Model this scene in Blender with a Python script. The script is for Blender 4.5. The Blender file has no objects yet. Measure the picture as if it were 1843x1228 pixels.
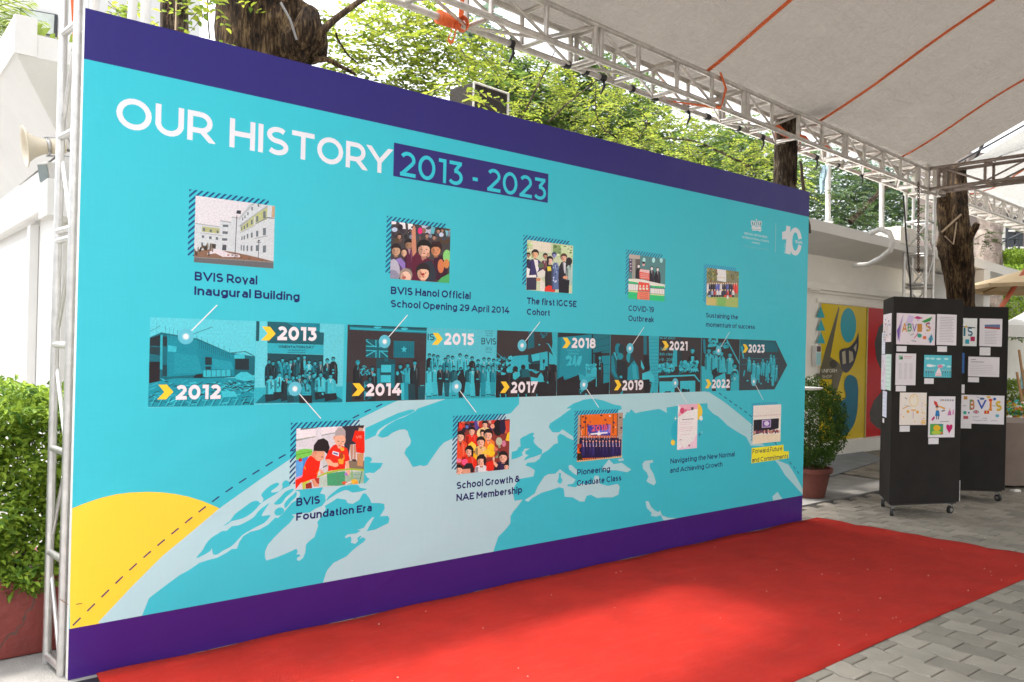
import bpy, bmesh, math, random
import numpy as np
from mathutils import Vector, Matrix

scene = bpy.context.scene
# ------------------------------------------------------------------ camera
CR = [[0.770609, -0.636842, 0.024389], [0.020963, -0.012918, -0.999697], [0.636964, 0.770886, 0.003395]]
CC = [-0.8245, -4.0448, 1.5467]
cam_data = bpy.data.cameras.new('camera')
cam = bpy.data.objects.new('camera', cam_data)
scene.collection.objects.link(cam)
rot = Matrix(((CR[0][0], -CR[1][0], -CR[2][0]), (CR[0][1], -CR[1][1], -CR[2][1]), (CR[0][2], -CR[1][2], -CR[2][2])))
cam.matrix_world = Matrix.Translation(CC) @ rot.to_4x4()
cam_data.sensor_width = 36.0
cam_data.lens = 28.733
cam_data.clip_start = 0.05
cam_data.clip_end = 400
cam_data.dof.use_dof = True
cam_data.dof.focus_distance = 5.9
cam_data.dof.aperture_fstop = 4.0
scene.camera = cam
# ------------------------------------------------------------------ sky, sun, exposure
SUN_AZ, SUN_EL = math.radians(-30), math.radians(75)      # azimuth from +y towards +x
world = bpy.data.worlds.new('World'); scene.world = world; world.use_nodes = True
nt = world.node_tree; nt.nodes.clear()
wo = nt.nodes.new('ShaderNodeOutputWorld'); bg = nt.nodes.new('ShaderNodeBackground')
sky = nt.nodes.new('ShaderNodeTexSky'); sky.sky_type = 'NISHITA'; sky.sun_disc = False
sky.sun_elevation = SUN_EL; sky.sun_rotation = SUN_AZ; sky.dust_density = 6.0; sky.air_density = 1.2; sky.ozone_density = 1.0
hs = nt.nodes.new('ShaderNodeHueSaturation'); hs.inputs['Saturation'].default_value = 0.22; hs.inputs['Value'].default_value = 1.0
nt.links.new(sky.outputs[0], hs.inputs['Color']); nt.links.new(hs.outputs[0], bg.inputs['Color'])
bg.inputs['Strength'].default_value = 0.15
nt.links.new(bg.outputs[0], wo.inputs[0])
sd = bpy.data.lights.new('sun', 'SUN'); sd.energy = 1.1; sd.angle = math.radians(4.5); sd.color = (1.0, 0.94, 0.85)
sun = bpy.data.objects.new('sun', sd); scene.collection.objects.link(sun)
sv = Vector((math.sin(SUN_AZ) * math.cos(SUN_EL), math.cos(SUN_AZ) * math.cos(SUN_EL), math.sin(SUN_EL)))
sun.rotation_euler = sv.to_track_quat('Z', 'Y').to_euler()
sun.location = sv * 40
vs = scene.view_settings
vs.view_transform = 'Standard'; vs.look = 'None'; vs.gamma = 1.0; vs.use_curve_mapping = False
vs.exposure = 1.95
scene.render.engine = 'CYCLES'
scene.cycles.max_bounces = 8; scene.cycles.diffuse_bounces = 4; scene.cycles.transparent_max_bounces = 8

# ------------------------------------------------------------------ helpers
COL = scene.collection
rnd = random.Random(11)
V = Vector

def lin(h):
    if isinstance(h, str): c = [int(h[i:i + 2], 16) / 255 for i in (0, 2, 4)]
    else: c = list(h[:3])
    return tuple(x / 12.92 if x <= .04045 else ((x + .055) / 1.055) ** 2.4 for x in c)

def tag(o, label=None, cat=None, group=None, kind=None):
    if label: o['label'] = label
    if cat: o['category'] = cat
    if group: o['group'] = group
    if kind: o['kind'] = kind
    return o

def thing(name, label, cat, loc=(0, 0, 0), group=None):
    o = bpy.data.objects.new(name, None); o.empty_display_size = .1
    COL.objects.link(o); o.location = loc
    return tag(o, label, cat, group)

class MB:
    def __init__(s): s.v = []; s.f = []; s.c = []
    def add(s, vs_, fs, col=None):
        b = len(s.v); s.v += [tuple(x) for x in vs_]; s.f += [tuple(i + b for i in f) for f in fs]
        s.c += [col] * len(fs); return s
    def box(s, a, b, m=None):
        x0, y0, z0 = a; x1, y1, z1 = b
        vs_ = [V(p) for p in ((x0, y0, z0), (x1, y0, z0), (x1, y1, z0), (x0, y1, z0), (x0, y0, z1), (x1, y0, z1), (x1, y1, z1), (x0, y1, z1))]
        if m: vs_ = [m @ p for p in vs_]
        return s.add(vs_, [(0, 3, 2, 1), (4, 5, 6, 7), (0, 1, 5, 4), (1, 2, 6, 5), (2, 3, 7, 6), (3, 0, 4, 7)])
    def prism(s, pts, z0, z1):
        n = len(pts)
        return s.add([(p[0], p[1], z0) for p in pts] + [(p[0], p[1], z1) for p in pts],
                     [tuple(range(n))[::-1], tuple(range(n, 2 * n))] + [(i, (i + 1) % n, (i + 1) % n + n, i + n) for i in range(n)])
    def tube(s, pts, r, n=10, cap=True, wob=0, rg=None):
        pts = [V(p) for p in pts]; rs = r if isinstance(r, (list, tuple)) else [r] * len(pts)
        b = len(s.v); t0 = (pts[1] - pts[0]).normalized()
        up = V((0, 0, 1)) if abs(t0.z) < .9 else V((1, 0, 0))
        u = t0.cross(up).normalized()
        for i, p in enumerate(pts):
            t = (pts[min(i + 1, len(pts) - 1)] - pts[max(i - 1, 0)]).normalized()
            u = (u - t * u.dot(t)).normalized(); w = t.cross(u)
            for k in range(n):
                a = 2 * math.pi * k / n; rr = rs[i] * (1 + (rg.uniform(-wob, wob) if wob else 0))
                s.v.append(tuple(p + (u * math.cos(a) + w * math.sin(a)) * rr))
        for i in range(len(pts) - 1):
            for k in range(n):
                k2 = (k + 1) % n
                s.f.append((b + i * n + k, b + i * n + k2, b + (i + 1) * n + k2, b + (i + 1) * n + k)); s.c.append(None)
        if cap:
            s.f.append(tuple(b + k for k in range(n))[::-1]); s.f.append(tuple(b + (len(pts) - 1) * n + k for k in range(n))); s.c += [None, None]
        return s
    def lathe(s, prof, m, n=24):
        b = len(s.v)
        for (r, z) in prof:
            for k in range(n):
                a = 2 * math.pi * k / n; s.v.append(tuple(m @ V((r * math.cos(a), r * math.sin(a), z))))
        for i in range(len(prof) - 1):
            for k in range(n):
                k2 = (k + 1) % n; s.f.append((b + i * n + k, b + i * n + k2, b + (i + 1) * n + k2, b + (i + 1) * n + k)); s.c.append(None)
        return s
    def mesh(s, name, mat, smooth=False, bevel=0):
        me = bpy.data.meshes.new(name); me.from_pydata(s.v, [], s.f); me.update()
        if any(c is not None for c in s.c):
            at = me.attributes.new('ink', 'FLOAT_COLOR', 'FACE')
            at.data.foreach_set('color', np.array([(*lin(c or 'ffffff'), 1.0) for c in s.c], dtype=np.float32).ravel())
        for m_ in (mat if isinstance(mat, (list, tuple)) else [mat]): me.materials.append(m_)
        if bevel:
            bm = bmesh.new(); bm.from_mesh(me)
            bmesh.ops.bevel(bm, geom=[e for e in bm.edges if len(e.link_faces) == 2 and e.calc_face_angle(0) > .6], offset=bevel, segments=2, affect='EDGES', profile=.5)
            bm.to_mesh(me); bm.free()
        if smooth:
            me.polygons.foreach_set('use_smooth', [True] * len(me.polygons))
            try: me.set_sharp_from_angle(angle=math.radians(40))
            except Exception: pass
        return me
    def build(s, name, mat, parent=None, smooth=False, bevel=0, label=None, kind=None, at=None):
        o = bpy.data.objects.new(name, s.mesh(name, mat, smooth, bevel)); COL.objects.link(o)
        if parent is not None:
            o.parent = parent; r = parent
            off = V((0, 0, 0))
            while r is not None: off -= V(r.location); r = r.parent
            o.location = off
        if label: o['label'] = label
        if kind: o['kind'] = kind
        return o

def np_obj(name, verts, faces, mat, parent=None, kind=None, label=None):
    """verts (n,3) array, faces (m,k) array of one size"""
    me = bpy.data.meshes.new(name); n = len(verts); m_, k = faces.shape
    me.vertices.add(n); me.vertices.foreach_set('co', verts.astype(np.float32).ravel())
    me.loops.add(m_ * k); me.loops.foreach_set('vertex_index', faces.astype(np.int32).ravel())
    me.polygons.add(m_); me.polygons.foreach_set('loop_start', np.arange(0, m_ * k, k, dtype=np.int32))
    me.update(calc_edges=True); me.materials.append(mat)
    o = bpy.data.objects.new(name, me); COL.objects.link(o)
    if parent is not None: o.parent = parent; o.location = -V(parent.location)
    if kind: o['kind'] = kind
    if label: o['label'] = label
    return o

# ------------------------------------------------------------------ materials
def mat(name, col, rough=.6, metal=0, noise=0, nscale=8, bump=0, bscale=40, spec=.5, col2=None, detail=6, trans=0, stretch=None, coat=0):
    m_ = bpy.data.materials.new(name); m_.use_nodes = True; t = m_.node_tree; N = t.nodes; Lk = t.links
    p = N['Principled BSDF']; p.inputs['Roughness'].default_value = rough; p.inputs['Metallic'].default_value = metal
    p.inputs['Specular IOR Level'].default_value = spec; p.inputs['Coat Weight'].default_value = coat
    c = col if isinstance(col, tuple) else lin(col)
    p.inputs['Base Color'].default_value = (*c, 1)
    tc = N.new('ShaderNodeTexCoord'); vec = tc.outputs['Object']
    if stretch:
        mp = N.new('ShaderNodeMapping'); mp.inputs['Scale'].default_value = stretch; Lk.new(vec, mp.inputs[0]); vec = mp.outputs[0]
    if noise or col2:
        n = N.new('ShaderNodeTexNoise'); n.inputs['Scale'].default_value = nscale; n.inputs['Detail'].default_value = detail; n.inputs['Roughness'].default_value = .6
        Lk.new(vec, n.inputs['Vector'])
        r = N.new('ShaderNodeValToRGB'); r.color_ramp.elements[0].position = .32; r.color_ramp.elements[1].position = .68
        c2 = col2 if isinstance(col2, tuple) else (lin(col2) if col2 else tuple(min(1, x * (1 + noise)) for x in c))
        c1 = c if col2 else tuple(x * (1 - noise) for x in c)
        r.color_ramp.elements[0].color = (*c1, 1); r.color_ramp.elements[1].color = (*c2, 1)
        Lk.new(n.outputs[0], r.inputs[0]); Lk.new(r.outputs[0], p.inputs['Base Color'])
    if bump:
        n2 = N.new('ShaderNodeTexNoise'); n2.inputs['Scale'].default_value = bscale; n2.inputs['Detail'].default_value = 5; Lk.new(vec, n2.inputs['Vector'])
        b = N.new('ShaderNodeBump'); b.inputs['Strength'].default_value = min(1, bump); b.inputs['Distance'].default_value = .01 * max(1, bump)
        Lk.new(n2.outputs[0], b.inputs['Height']); Lk.new(b.outputs[0], p.inputs['Normal'])
    return m_

def leafmat(name, a, b, trans=.45):
    m_ = bpy.data.materials.new(name); m_.use_nodes = True; t = m_.node_tree; N = t.nodes; Lk = t.links
    p = N['Principled BSDF']; p.inputs['Roughness'].default_value = .58; p.inputs['Specular IOR Level'].default_value = .3
    g = N.new('ShaderNodeNewGeometry'); r = N.new('ShaderNodeValToRGB')
    r.color_ramp.elements[0].color = (*a, 1); r.color_ramp.elements[1].color = (*b, 1)
    Lk.new(g.outputs['Random Per Island'], r.inputs[0]); Lk.new(r.outputs[0], p.inputs['Base Color'])
    tr = N.new('ShaderNodeBsdfTranslucent'); mx = N.new('ShaderNodeMixShader'); mx.inputs[0].default_value = trans
    hs_ = N.new('ShaderNodeHueSaturation'); hs_.inputs['Value'].default_value = 1.25; hs_.inputs['Hue'].default_value = .485; Lk.new(r.outputs[0], hs_.inputs['Color'])
    Lk.new(hs_.outputs[0], tr.inputs[0]); Lk.new(p.outputs[0], mx.inputs[1]); Lk.new(tr.outputs[0], mx.inputs[2])
    Lk.new(mx.outputs[0], N['Material Output'].inputs[0])
    return m_

def inkmat(name, rough=.30, weave=True, scale=1.0):
    m_ = bpy.data.materials.new(name); m_.use_nodes = True; t = m_.node_tree; N = t.nodes; Lk = t.links
    p = N['Principled BSDF']; p.inputs['Roughness'].default_value = rough; p.inputs['Specular IOR Level'].default_value = .22
    a = N.new('ShaderNodeAttribute'); a.attribute_name = 'ink'; col = a.outputs['Color']
    tc = N.new('ShaderNodeTexCoord')
    if weave:
        mp = N.new('ShaderNodeMapping'); mp.inputs['Scale'].default_value = (120, 1, 4); Lk.new(tc.outputs['Object'], mp.inputs[0])
        n = N.new('ShaderNodeTexNoise'); n.inputs['Scale'].default_value = 1; n.inputs['Detail'].default_value = 3; Lk.new(mp.outputs[0], n.inputs[0])
        mp2 = N.new('ShaderNodeMapping'); mp2.inputs['Scale'].default_value = (5, 1, 160); Lk.new(tc.outputs['Object'], mp2.inputs[0])
        n2 = N.new('ShaderNodeTexNoise'); n2.inputs['Scale'].default_value = 1; n2.inputs['Detail'].default_value = 3; Lk.new(mp2.outputs[0], n2.inputs[0])
        ad = N.new('ShaderNodeMath'); ad.operation = 'ADD'; Lk.new(n.outputs[0], ad.inputs[0]); Lk.new(n2.outputs[0], ad.inputs[1])
        mr = N.new('ShaderNodeMapRange'); mr.inputs[1].default_value = .6; mr.inputs[2].default_value = 1.4; mr.inputs[3].default_value = .97; mr.inputs[4].default_value = 1.015
        Lk.new(ad.outputs[0], mr.inputs[0])
        mx = N.new('ShaderNodeVectorMath'); mx.operation = 'SCALE'; Lk.new(col, mx.inputs[0]); Lk.new(mr.outputs[0], mx.inputs['Scale']); col = mx.outputs[0]
        n3 = N.new('ShaderNodeTexNoise'); n3.inputs['Scale'].default_value = 1.7; n3.inputs['Detail'].default_value = 3; n3.inputs['Distortion'].default_value = .8; Lk.new(tc.outputs['Object'], n3.inputs[0])
        sm = N.new('ShaderNodeMath'); sm.operation = 'MULTIPLY_ADD'; sm.inputs[1].default_value = .02; Lk.new(ad.outputs[0], sm.inputs[0]); Lk.new(n3.outputs[0], sm.inputs[2])
        b = N.new('ShaderNodeBump'); b.inputs['Strength'].default_value = .5; b.inputs['Distance'].default_value = .026
        Lk.new(sm.outputs[0], b.inputs['Height']); Lk.new(b.outputs[0], p.inputs['Normal'])
    Lk.new(col, p.inputs['Base Color'])
    return m_

M = {}
M['vinyl'] = inkmat('printed vinyl')
M['photo_ink'] = inkmat('printed photograph')
_t = M['photo_ink'].node_tree; _p = _t.nodes['Principled BSDF']; _s = _p.inputs['Base Color'].links[0].from_socket
_c = _t.nodes.new('ShaderNodeTexCoord'); _n = _t.nodes.new('ShaderNodeTexNoise'); _n.inputs['Scale'].default_value = 110; _n.inputs['Detail'].default_value = 6; _n.inputs['Roughness'].default_value = .75
_t.links.new(_c.outputs['Object'], _n.inputs[0]); _r = _t.nodes.new('ShaderNodeMapRange'); _r.inputs[1].default_value = .28; _r.inputs[2].default_value = .72; _r.inputs[3].default_value = .74; _r.inputs[4].default_value = 1.2
_t.links.new(_n.outputs[0], _r.inputs[0]); _v = _t.nodes.new('ShaderNodeVectorMath'); _v.operation = 'SCALE'; _t.links.new(_s, _v.inputs[0]); _t.links.new(_r.outputs[0], _v.inputs['Scale']); _t.links.new(_v.outputs[0], _p.inputs['Base Color'])
M['paper'] = inkmat('printed paper', .55, False)
M['alu'] = mat('aluminium tube', (.62, .61, .60), .34, .75, noise=.12, nscale=14, bump=.15, bscale=90)
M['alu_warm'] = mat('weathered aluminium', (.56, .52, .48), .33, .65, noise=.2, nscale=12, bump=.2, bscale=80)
M['alu_dark'] = mat('truss with painted shade', (.25, .20, .17), .5, .5, noise=.2, nscale=12, bump=.2, bscale=80)  # shade of the crossing truss is put into this darker brown
M['white'] = mat('white wall paint', (.72, .71, .69), .6, noise=.035, nscale=2.2, bump=.25, bscale=60)
M['cream'] = mat('cream wall paint', (.86, .83, .76), .6, noise=.06, nscale=1.6, bump=.25, bscale=50)
M['black_board'] = mat('black foam board', (.017, .015, .0135), .75, spec=.25, noise=.15, nscale=5, bump=.1, bscale=200)
M['black'] = mat('black plastic', (.012, .012, .013), .5)
M['rubber'] = mat('rubber', (.02, .02, .02), .7)
M['steel'] = mat('steel', (.5, .5, .5), .35, .9)
M['orange'] = mat('orange webbing', (.72, .14, .035), .75, noise=.15, nscale=60, bump=.4, bscale=300)
def barkmat(name, dark, mid, light, sc):
    m_ = mat(name, dark, .92, spec=.2); t = m_.node_tree; N = t.nodes; Lk = t.links; p = N['Principled BSDF']; tc = N.new('ShaderNodeTexCoord')
    mp = N.new('ShaderNodeMapping'); mp.inputs['Scale'].default_value = (sc, sc, sc * .16); Lk.new(tc.outputs['Object'], mp.inputs[0])
    w = N.new('ShaderNodeTexNoise'); w.inputs['Scale'].default_value = 1; w.inputs['Detail'].default_value = 10; w.inputs['Roughness'].default_value = .72; w.inputs['Distortion'].default_value = .6; Lk.new(mp.outputs[0], w.inputs[0])
    mp2 = N.new('ShaderNodeMapping'); mp2.inputs['Scale'].default_value = (sc * .16, sc * .16, sc * .10); Lk.new(tc.outputs['Object'], mp2.inputs[0])
    b = N.new('ShaderNodeTexNoise'); b.inputs['Scale'].default_value = 1; b.inputs['Detail'].default_value = 6; Lk.new(mp2.outputs[0], b.inputs[0])
    mm_ = N.new('ShaderNodeMath'); mm_.operation = 'MULTIPLY_ADD'; mm_.inputs[1].default_value = .45; Lk.new(b.outputs[0], mm_.inputs[0]); Lk.new(w.outputs[0], mm_.inputs[2])
    r = N.new('ShaderNodeValToRGB'); e = r.color_ramp.elements; e[0].position = .60; e[1].position = .88; e[0].color = (*dark, 1); e[1].color = (*light, 1); k = e.new(.73); k.color = (*mid, 1)
    Lk.new(mm_.outputs[0], r.inputs[0]); Lk.new(r.outputs[0], p.inputs['Base Color'])
    bp = N.new('ShaderNodeBump'); bp.inputs['Strength'].default_value = 1; bp.inputs['Distance'].default_value = .06; Lk.new(w.outputs[0], bp.inputs['Height']); Lk.new(bp.outputs[0], p.inputs['Normal']); return m_
M['bark'] = barkmat('rough bark', (.012, .009, .007), (.07, .05, .033), (.24, .19, .13), 52)
M['bark_red'] = barkmat('peeling brown bark', (.010, .006, .004), (.06, .035, .018), (.24, .16, .08), 38)
M['twig'] = mat('twig bark', (.10, .075, .055), .9, noise=.3, nscale=20)
M['leaf_bright'] = leafmat('yellow green leaves', (.07, .14, .014), (.30, .36, .045), .5)
M['leaf_mid'] = leafmat('mid green leaves', (.035, .085, .02), (.13, .21, .04), .4)
M['leaf_dark'] = leafmat('dark green leaves', (.02, .06, .02), (.08, .14, .035), .35)
M['leaf_haze'] = leafmat('leaves tinted with haze', (.07, .12, .09), (.20, .28, .20), .35)  # distance haze is mixed into the leaf colour itself
M['hedge'] = leafmat('hedge leaves', (.055, .14, .012), (.34, .48, .05), .32)
M['palm'] = leafmat('palm fronds', (.05, .11, .02), (.22, .28, .05), .4)
M['shrub'] = leafmat('shrub leaves', (.02, .06, .008), (.10, .19, .025), .3)
M['terracotta'] = mat('terracotta', (.15, .042, .03), .7, noise=.2, nscale=10, bump=.3)
M['soil'] = mat('soil', (.04, .03, .02), .95, noise=.4, nscale=30, bump=1)
M['cable'] = mat('black cable', (.01, .01, .01), .5)
M['ivory'] = mat('ivory plastic', (.62, .55, .43), .4, noise=.06, nscale=6)
M['wood'] = mat('beech wood', (.42, .23, .10), .6, noise=.2, nscale=12, stretch=(1, 1, .2))
M['cloth_taupe'] = mat('taupe tablecloth', (.20, .155, .13), .85, noise=.1, nscale=5, bump=.3, bscale=14)
M['parasol'] = mat('beige canvas', (.62, .47, .28), .8, noise=.08, nscale=4)
M['rust'] = mat('rusted steel chain', (.09, .045, .03), .75, .4, noise=.4, nscale=30)
M['rope'] = mat('pale rope', (.5, .38, .26), .9)
M['glass_dark'] = mat('window glass', (.28, .33, .34), .12, noise=.3, nscale=1.5)
M['frame_dark'] = mat('dark window frame', (.03, .035, .04), .5)
M['red_cover'] = mat('faded red steel', (.52, .12, .06), .55, noise=.15, nscale=8)
# ================================================================== GROUND
def gmat():
    m_ = mat('concrete pavers', (.2, .19, .17), .85); t = m_.node_tree; N = t.nodes; Lk = t.links; p = N['Principled BSDF']
    oi = N.new('ShaderNodeNewGeometry'); tc = N.new('ShaderNodeTexCoord')
    geo = N.new('ShaderNodeNewGeometry')
    # each paver has its own tone: cell id from position
    sx = N.new('ShaderNodeSeparateXYZ'); Lk.new(geo.outputs['Position'], sx.inputs[0])
    oinf = N.new('ShaderNodeObjectInfo')
    add = N.new('ShaderNodeMath'); add.operation = 'ADD'; Lk.new(oinf.outputs['Random'], add.inputs[0]); Lk.new(oi.outputs['Random Per Island'], add.inputs[1])
    fr = N.new('ShaderNodeMath'); fr.operation = 'FRACT'; Lk.new(add.outputs[0], fr.inputs[0])
    big = N.new('ShaderNodeTexNoise'); big.inputs['Scale'].default_value = .9; big.inputs['Detail'].default_value = 5; Lk.new(geo.outputs['Position'], big.inputs['Vector'])
    fine = N.new('ShaderNodeTexNoise'); fine.inputs['Scale'].default_value = 70; fine.inputs['Detail'].default_value = 8; fine.inputs['Roughness'].default_value = .75; Lk.new(geo.outputs['Position'], fine.inputs['Vector'])
    med = N.new('ShaderNodeTexNoise'); med.inputs['Scale'].default_value = 7; med.inputs['Detail'].default_value = 6; Lk.new(geo.outputs['Position'], med.inputs['Vector'])
    r = N.new('ShaderNodeValToRGB'); e = r.color_ramp.elements
    e[0].color = (.10, .09, .074, 1); e[1].color = (.33, .297, .245, 1); e[0].position = .25; e[1].position = .75
    def mul(a, k, b, kb):
        x = N.new('ShaderNodeMath'); x.operation = 'MULTIPLY'; Lk.new(a, x.inputs[0]); x.inputs[1].default_value = k
        y = N.new('ShaderNodeMath'); y.operation = 'MULTIPLY_ADD'; Lk.new(b, y.inputs[0]); y.inputs[1].default_value = kb; Lk.new(x.outputs[0], y.inputs[2]); return y.outputs[0]
    s1 = mul(fr.outputs[0], .22, big.outputs[0], .42); s2 = mul(s1, 1.0, fine.outputs[0], .18); s3 = mul(s2, 1.0, med.outputs[0], .24)
    Lk.new(s3, r.inputs[0]); Lk.new(r.outputs[0], p.inputs['Base Color'])
    b = N.new('ShaderNodeBump'); b.inputs['Strength'].default_value = .6; b.inputs['Distance'].default_value = .004; Lk.new(fine.outputs[0], b.inputs['Height']); Lk.new(b.outputs[0], p.inputs['Normal'])
    return m_
M['paver'] = gmat()
M['bed'] = mat('joint sand', (.035, .032, .028), .95, noise=.3, nscale=20)
M['concrete'] = mat('smooth concrete', (.20, .195, .185), .85, col2=(.30, .29, .275), nscale=3, bump=.5, bscale=120)
g = MB().add([(-120, -120, -.02), (140, -120, -.02), (140, 140, -.02), (-120, 140, -.02)], [(0, 1, 2, 3)]).build('ground', M['bed'], kind='structure')
MB().box((-8, -9, -.10), (.12, .40, .0)).build('concrete_path', M['concrete'], kind='structure')
MB().box((-8, .40, -.10), (9.0, 14, -.003)).build('service_path', M['concrete'], kind='structure')
# pavers
PW, PL = .1635, .2055
A_ = .0115
def wav(y): return A_ * (math.sin(2 * math.pi * y / PL) + .35 * math.sin(4 * math.pi * y / PL + .6))
def paver_mesh(ph, name):
    gap = .0034; gx_ = .0052
    ys = [gap + (PL - 2 * gap) * k / 6 for k in range(7)]
    def ring(ins, z):
        L_ = [(wav(y + ph) + gx_ + ins, max(gap + ins, min(PL - gap - ins, y)), z) for y in ys]
        R_ = [(PW + wav(y + ph) - gx_ - ins, max(gap + ins, min(PL - gap - ins, y)), z) for y in ys[::-1]]
        return L_ + R_
    m_ = MB(); a = ring(.0045, 0); b = ring(0, -.004); c = ring(0, -.03); n = len(a)
    m_.v = a + b + c
    m_.f = [tuple(range(n))[::-1]] + [(i, (i + 1) % n, (i + 1) % n + n, i + n) for i in range(n)] + [(i + n, (i + 1) % n + n, (i + 1) % n + 2 * n, i + 2 * n) for i in range(n)]
    m_.c = [None] * len(m_.f)
    return m_
pav = [paver_mesh(0, 'paver'), paver_mesh(PL / 2, 'paver')]
pav_me = [p_.mesh('paver', M['paver']) for p_ in pav]
Rm_ = np.array(CR); Cm = np.array(CC)
def project(P):
    q = Rm_ @ (np.array(P) - Cm); return (921.5 + 1471 * q[0] / q[2], 614 + 1471 * q[1] / q[2], q[2])
cells = []
for i in range(-2, 118):
    for j in range(-46, 12):
        x = .14 + i * PW; y = 2.30 - 11 * PL + j * PL + (PL / 2 if i % 2 else 0)
        if y > 2.28 or (x < 9.0 and y > .19) or x < .12: continue
        cx, cy = x + PW / 2, y + PL / 2
        if .3 < cx < 6.1 and -1.75 < cy < -.1: continue
        u, v_, d = project((cx, cy, 0)) if (Rm_ @ (np.array((cx, cy, 0)) - Cm))[2] > .4 else (-1, -1, 99)
        vis = -20 < u < 1863 and -20 < v_ < 1250 and not (cx < 6.2 and cy > -1.8)
        cells.append((0 if vis else 1, d, x, y, i % 2))
cells.sort()
pr_ = random.Random(4)
bulk_v, bulk_f, nb = [], {}, 0
base = [(np.array(p_.v), p_.f) for p_ in pav]
quads = []; ngs = []
vv = []; off = 0
for k, (nv, d, x, y, par) in enumerate(cells):
    z = pr_.uniform(-.0025, .0015); tx, ty = pr_.uniform(-.006, .006), pr_.uniform(-.006, .006)
    if nv == 0 and k < 300:
        o = bpy.data.objects.new('paver', pav_me[par]); COL.objects.link(o); o.parent = g; o.location = (x, y, z); o.rotation_euler = (tx, ty, 0)
        if k == 0: pass
    else:
        a, f = base[par]; b = a.copy(); b[:, 2] += z + a[:, 0] * ty * -1 + a[:, 1] * tx; b[:, 0] += x; b[:, 1] += y
        vv.append(b); ngs.append([tuple(q + off for q in ff) for ff in f]); off += len(a)
me = bpy.data.meshes.new('pavers_beyond'); me.from_pydata(np.concatenate(vv).tolist(), [], [f for n_ in ngs for f in n_]); me.materials.append(M['paver'])
o = bpy.data.objects.new('pavers_beyond', me); COL.objects.link(o); o.parent = g; o['kind'] = 'stuff'
# pale worn mat by the wall
tagm = MB().prism([(8.35, 1.15), (10.95, 1.62), (11.5, 2.25), (9.6, 2.25)], .003, .012).build('floor_mat', mat('worn grey rubber mat', (.22, .24, .26), .8, noise=.15, nscale=4, bump=.3))
tag(tagm, 'flat pale grey mat lying on the pavers by the mural wall', 'mat')
# ================================================================== CARPET
def carpetmat():
    m_ = mat('red felt', (.45, .020, .012), .95, noise=.13, nscale=3.2, bump=.8, bscale=420, spec=.1); t = m_.node_tree; N = t.nodes; Lk = t.links; p = N['Principled BSDF']
    p.inputs['Sheen Weight'].default_value = .06; p.inputs['Sheen Roughness'].default_value = .5; p.inputs['Sheen Tint'].default_value = (1, .5, .45, 1)
    old = p.inputs['Base Color'].links[0].from_socket
    tc = N.new('ShaderNodeTexCoord'); mp = N.new('ShaderNodeMapping'); mp.inputs['Scale'].default_value = (2, 9, 1); mp.inputs['Rotation'].default_value = (0, 0, .3)
    n = N.new('ShaderNodeTexNoise'); n.inputs['Scale'].default_value = 2.5; n.inputs['Detail'].default_value = 8; n.inputs['Roughness'].default_value = .7
    Lk.new(tc.outputs['Object'], mp.inputs[0]); Lk.new(mp.outputs[0], n.inputs[0])
    r = N.new('ShaderNodeValToRGB'); r.color_ramp.elements[0].position = .5; r.color_ramp.elements[1].position = .8; r.color_ramp.elements[0].color = (0, 0, 0, 1); r.color_ramp.elements[1].color = (.2, .2, .2, 1)
    Lk.new(n.outputs[0], r.inputs[0])
    mx = N.new('ShaderNodeMix'); mx.data_type = 'RGBA'; Lk.new(r.outputs[0], mx.inputs[0]); Lk.new(old, mx.inputs[6]); mx.inputs[7].default_value = (.56, .10, .085, 1)
    fn = N.new('ShaderNodeTexNoise'); fn.inputs['Scale'].default_value = 260; fn.inputs['Detail'].default_value = 4; Lk.new(tc.outputs['Object'], fn.inputs[0])
    mr = N.new('ShaderNodeMapRange'); mr.inputs[1].default_value = .3; mr.inputs[2].default_value = .7; mr.inputs[3].default_value = .82; mr.inputs[4].default_value = 1.15; Lk.new(fn.outputs[0], mr.inputs[0])
    sc = N.new('ShaderNodeVectorMath'); sc.operation = 'SCALE'; Lk.new(mx.outputs[2], sc.inputs[0]); Lk.new(mr.outputs[0], sc.inputs['Scale'])
    Lk.new(sc.outputs[0], p.inputs['Base Color']); return m_
cm = MB(); NX, NY = 90, 26
for j in range(NY + 1):
    for i in range(NX + 1):
        s_, t_ = i / NX, j / NY
        y = -.03 - t_ * 1.93 + .006 * math.sin(9 * s_ + 2) * (t_ > .9)
        x = .11 - .05 * t_ + s_ * (6.20 + .17 * t_ - (.11 - .05 * t_)) + (.010 * math.sin(t_ * 23) + .006 * math.sin(t_ * 57)) * (s_ > .98)
        z = .0065 + .0016 * math.sin(x * 3.1 + y * 2) + .001 * math.sin(x * 7 + y * 5) + (.008 * abs(math.sin(t_ * 17)) if s_ == 1 else 0)
        if t_ == 0: z += .006 + .004 * math.sin(x * 8)
        cm.v.append((x, y, z))
for j in range(NY):
    for i in range(NX):
        a = j * (NX + 1) + i; cm.f.append((a, a + NX + 1, a + NX + 2, a + 1)); cm.c.append(None)
cp = cm.build('red_carpet', carpetmat(), smooth=True)
sm_ = cp.modifiers.new('thick', 'SOLIDIFY'); sm_.thickness = .004; sm_.offset = -1
tag(cp, 'long bright red felt carpet laid on the ground in front of the printed backdrop', 'carpet')
MB().box((.02, -.10, .001), (.14, -.045, .004)).build('gaffer_tape', M['black'])
tag(bpy.data.objects['gaffer_tape'], 'short strip of black tape under the near bottom corner of the backdrop', 'tape')
dm = MB(); dr = random.Random(9)
for k in range(46):
    x = dr.uniform(.5, 6.1); y = dr.uniform(-1.9, -.1); s_ = dr.uniform(.0015, .004); dm.box((x, y, .0105), (x + s_ * 1.6, y + s_, .0135))
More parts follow.
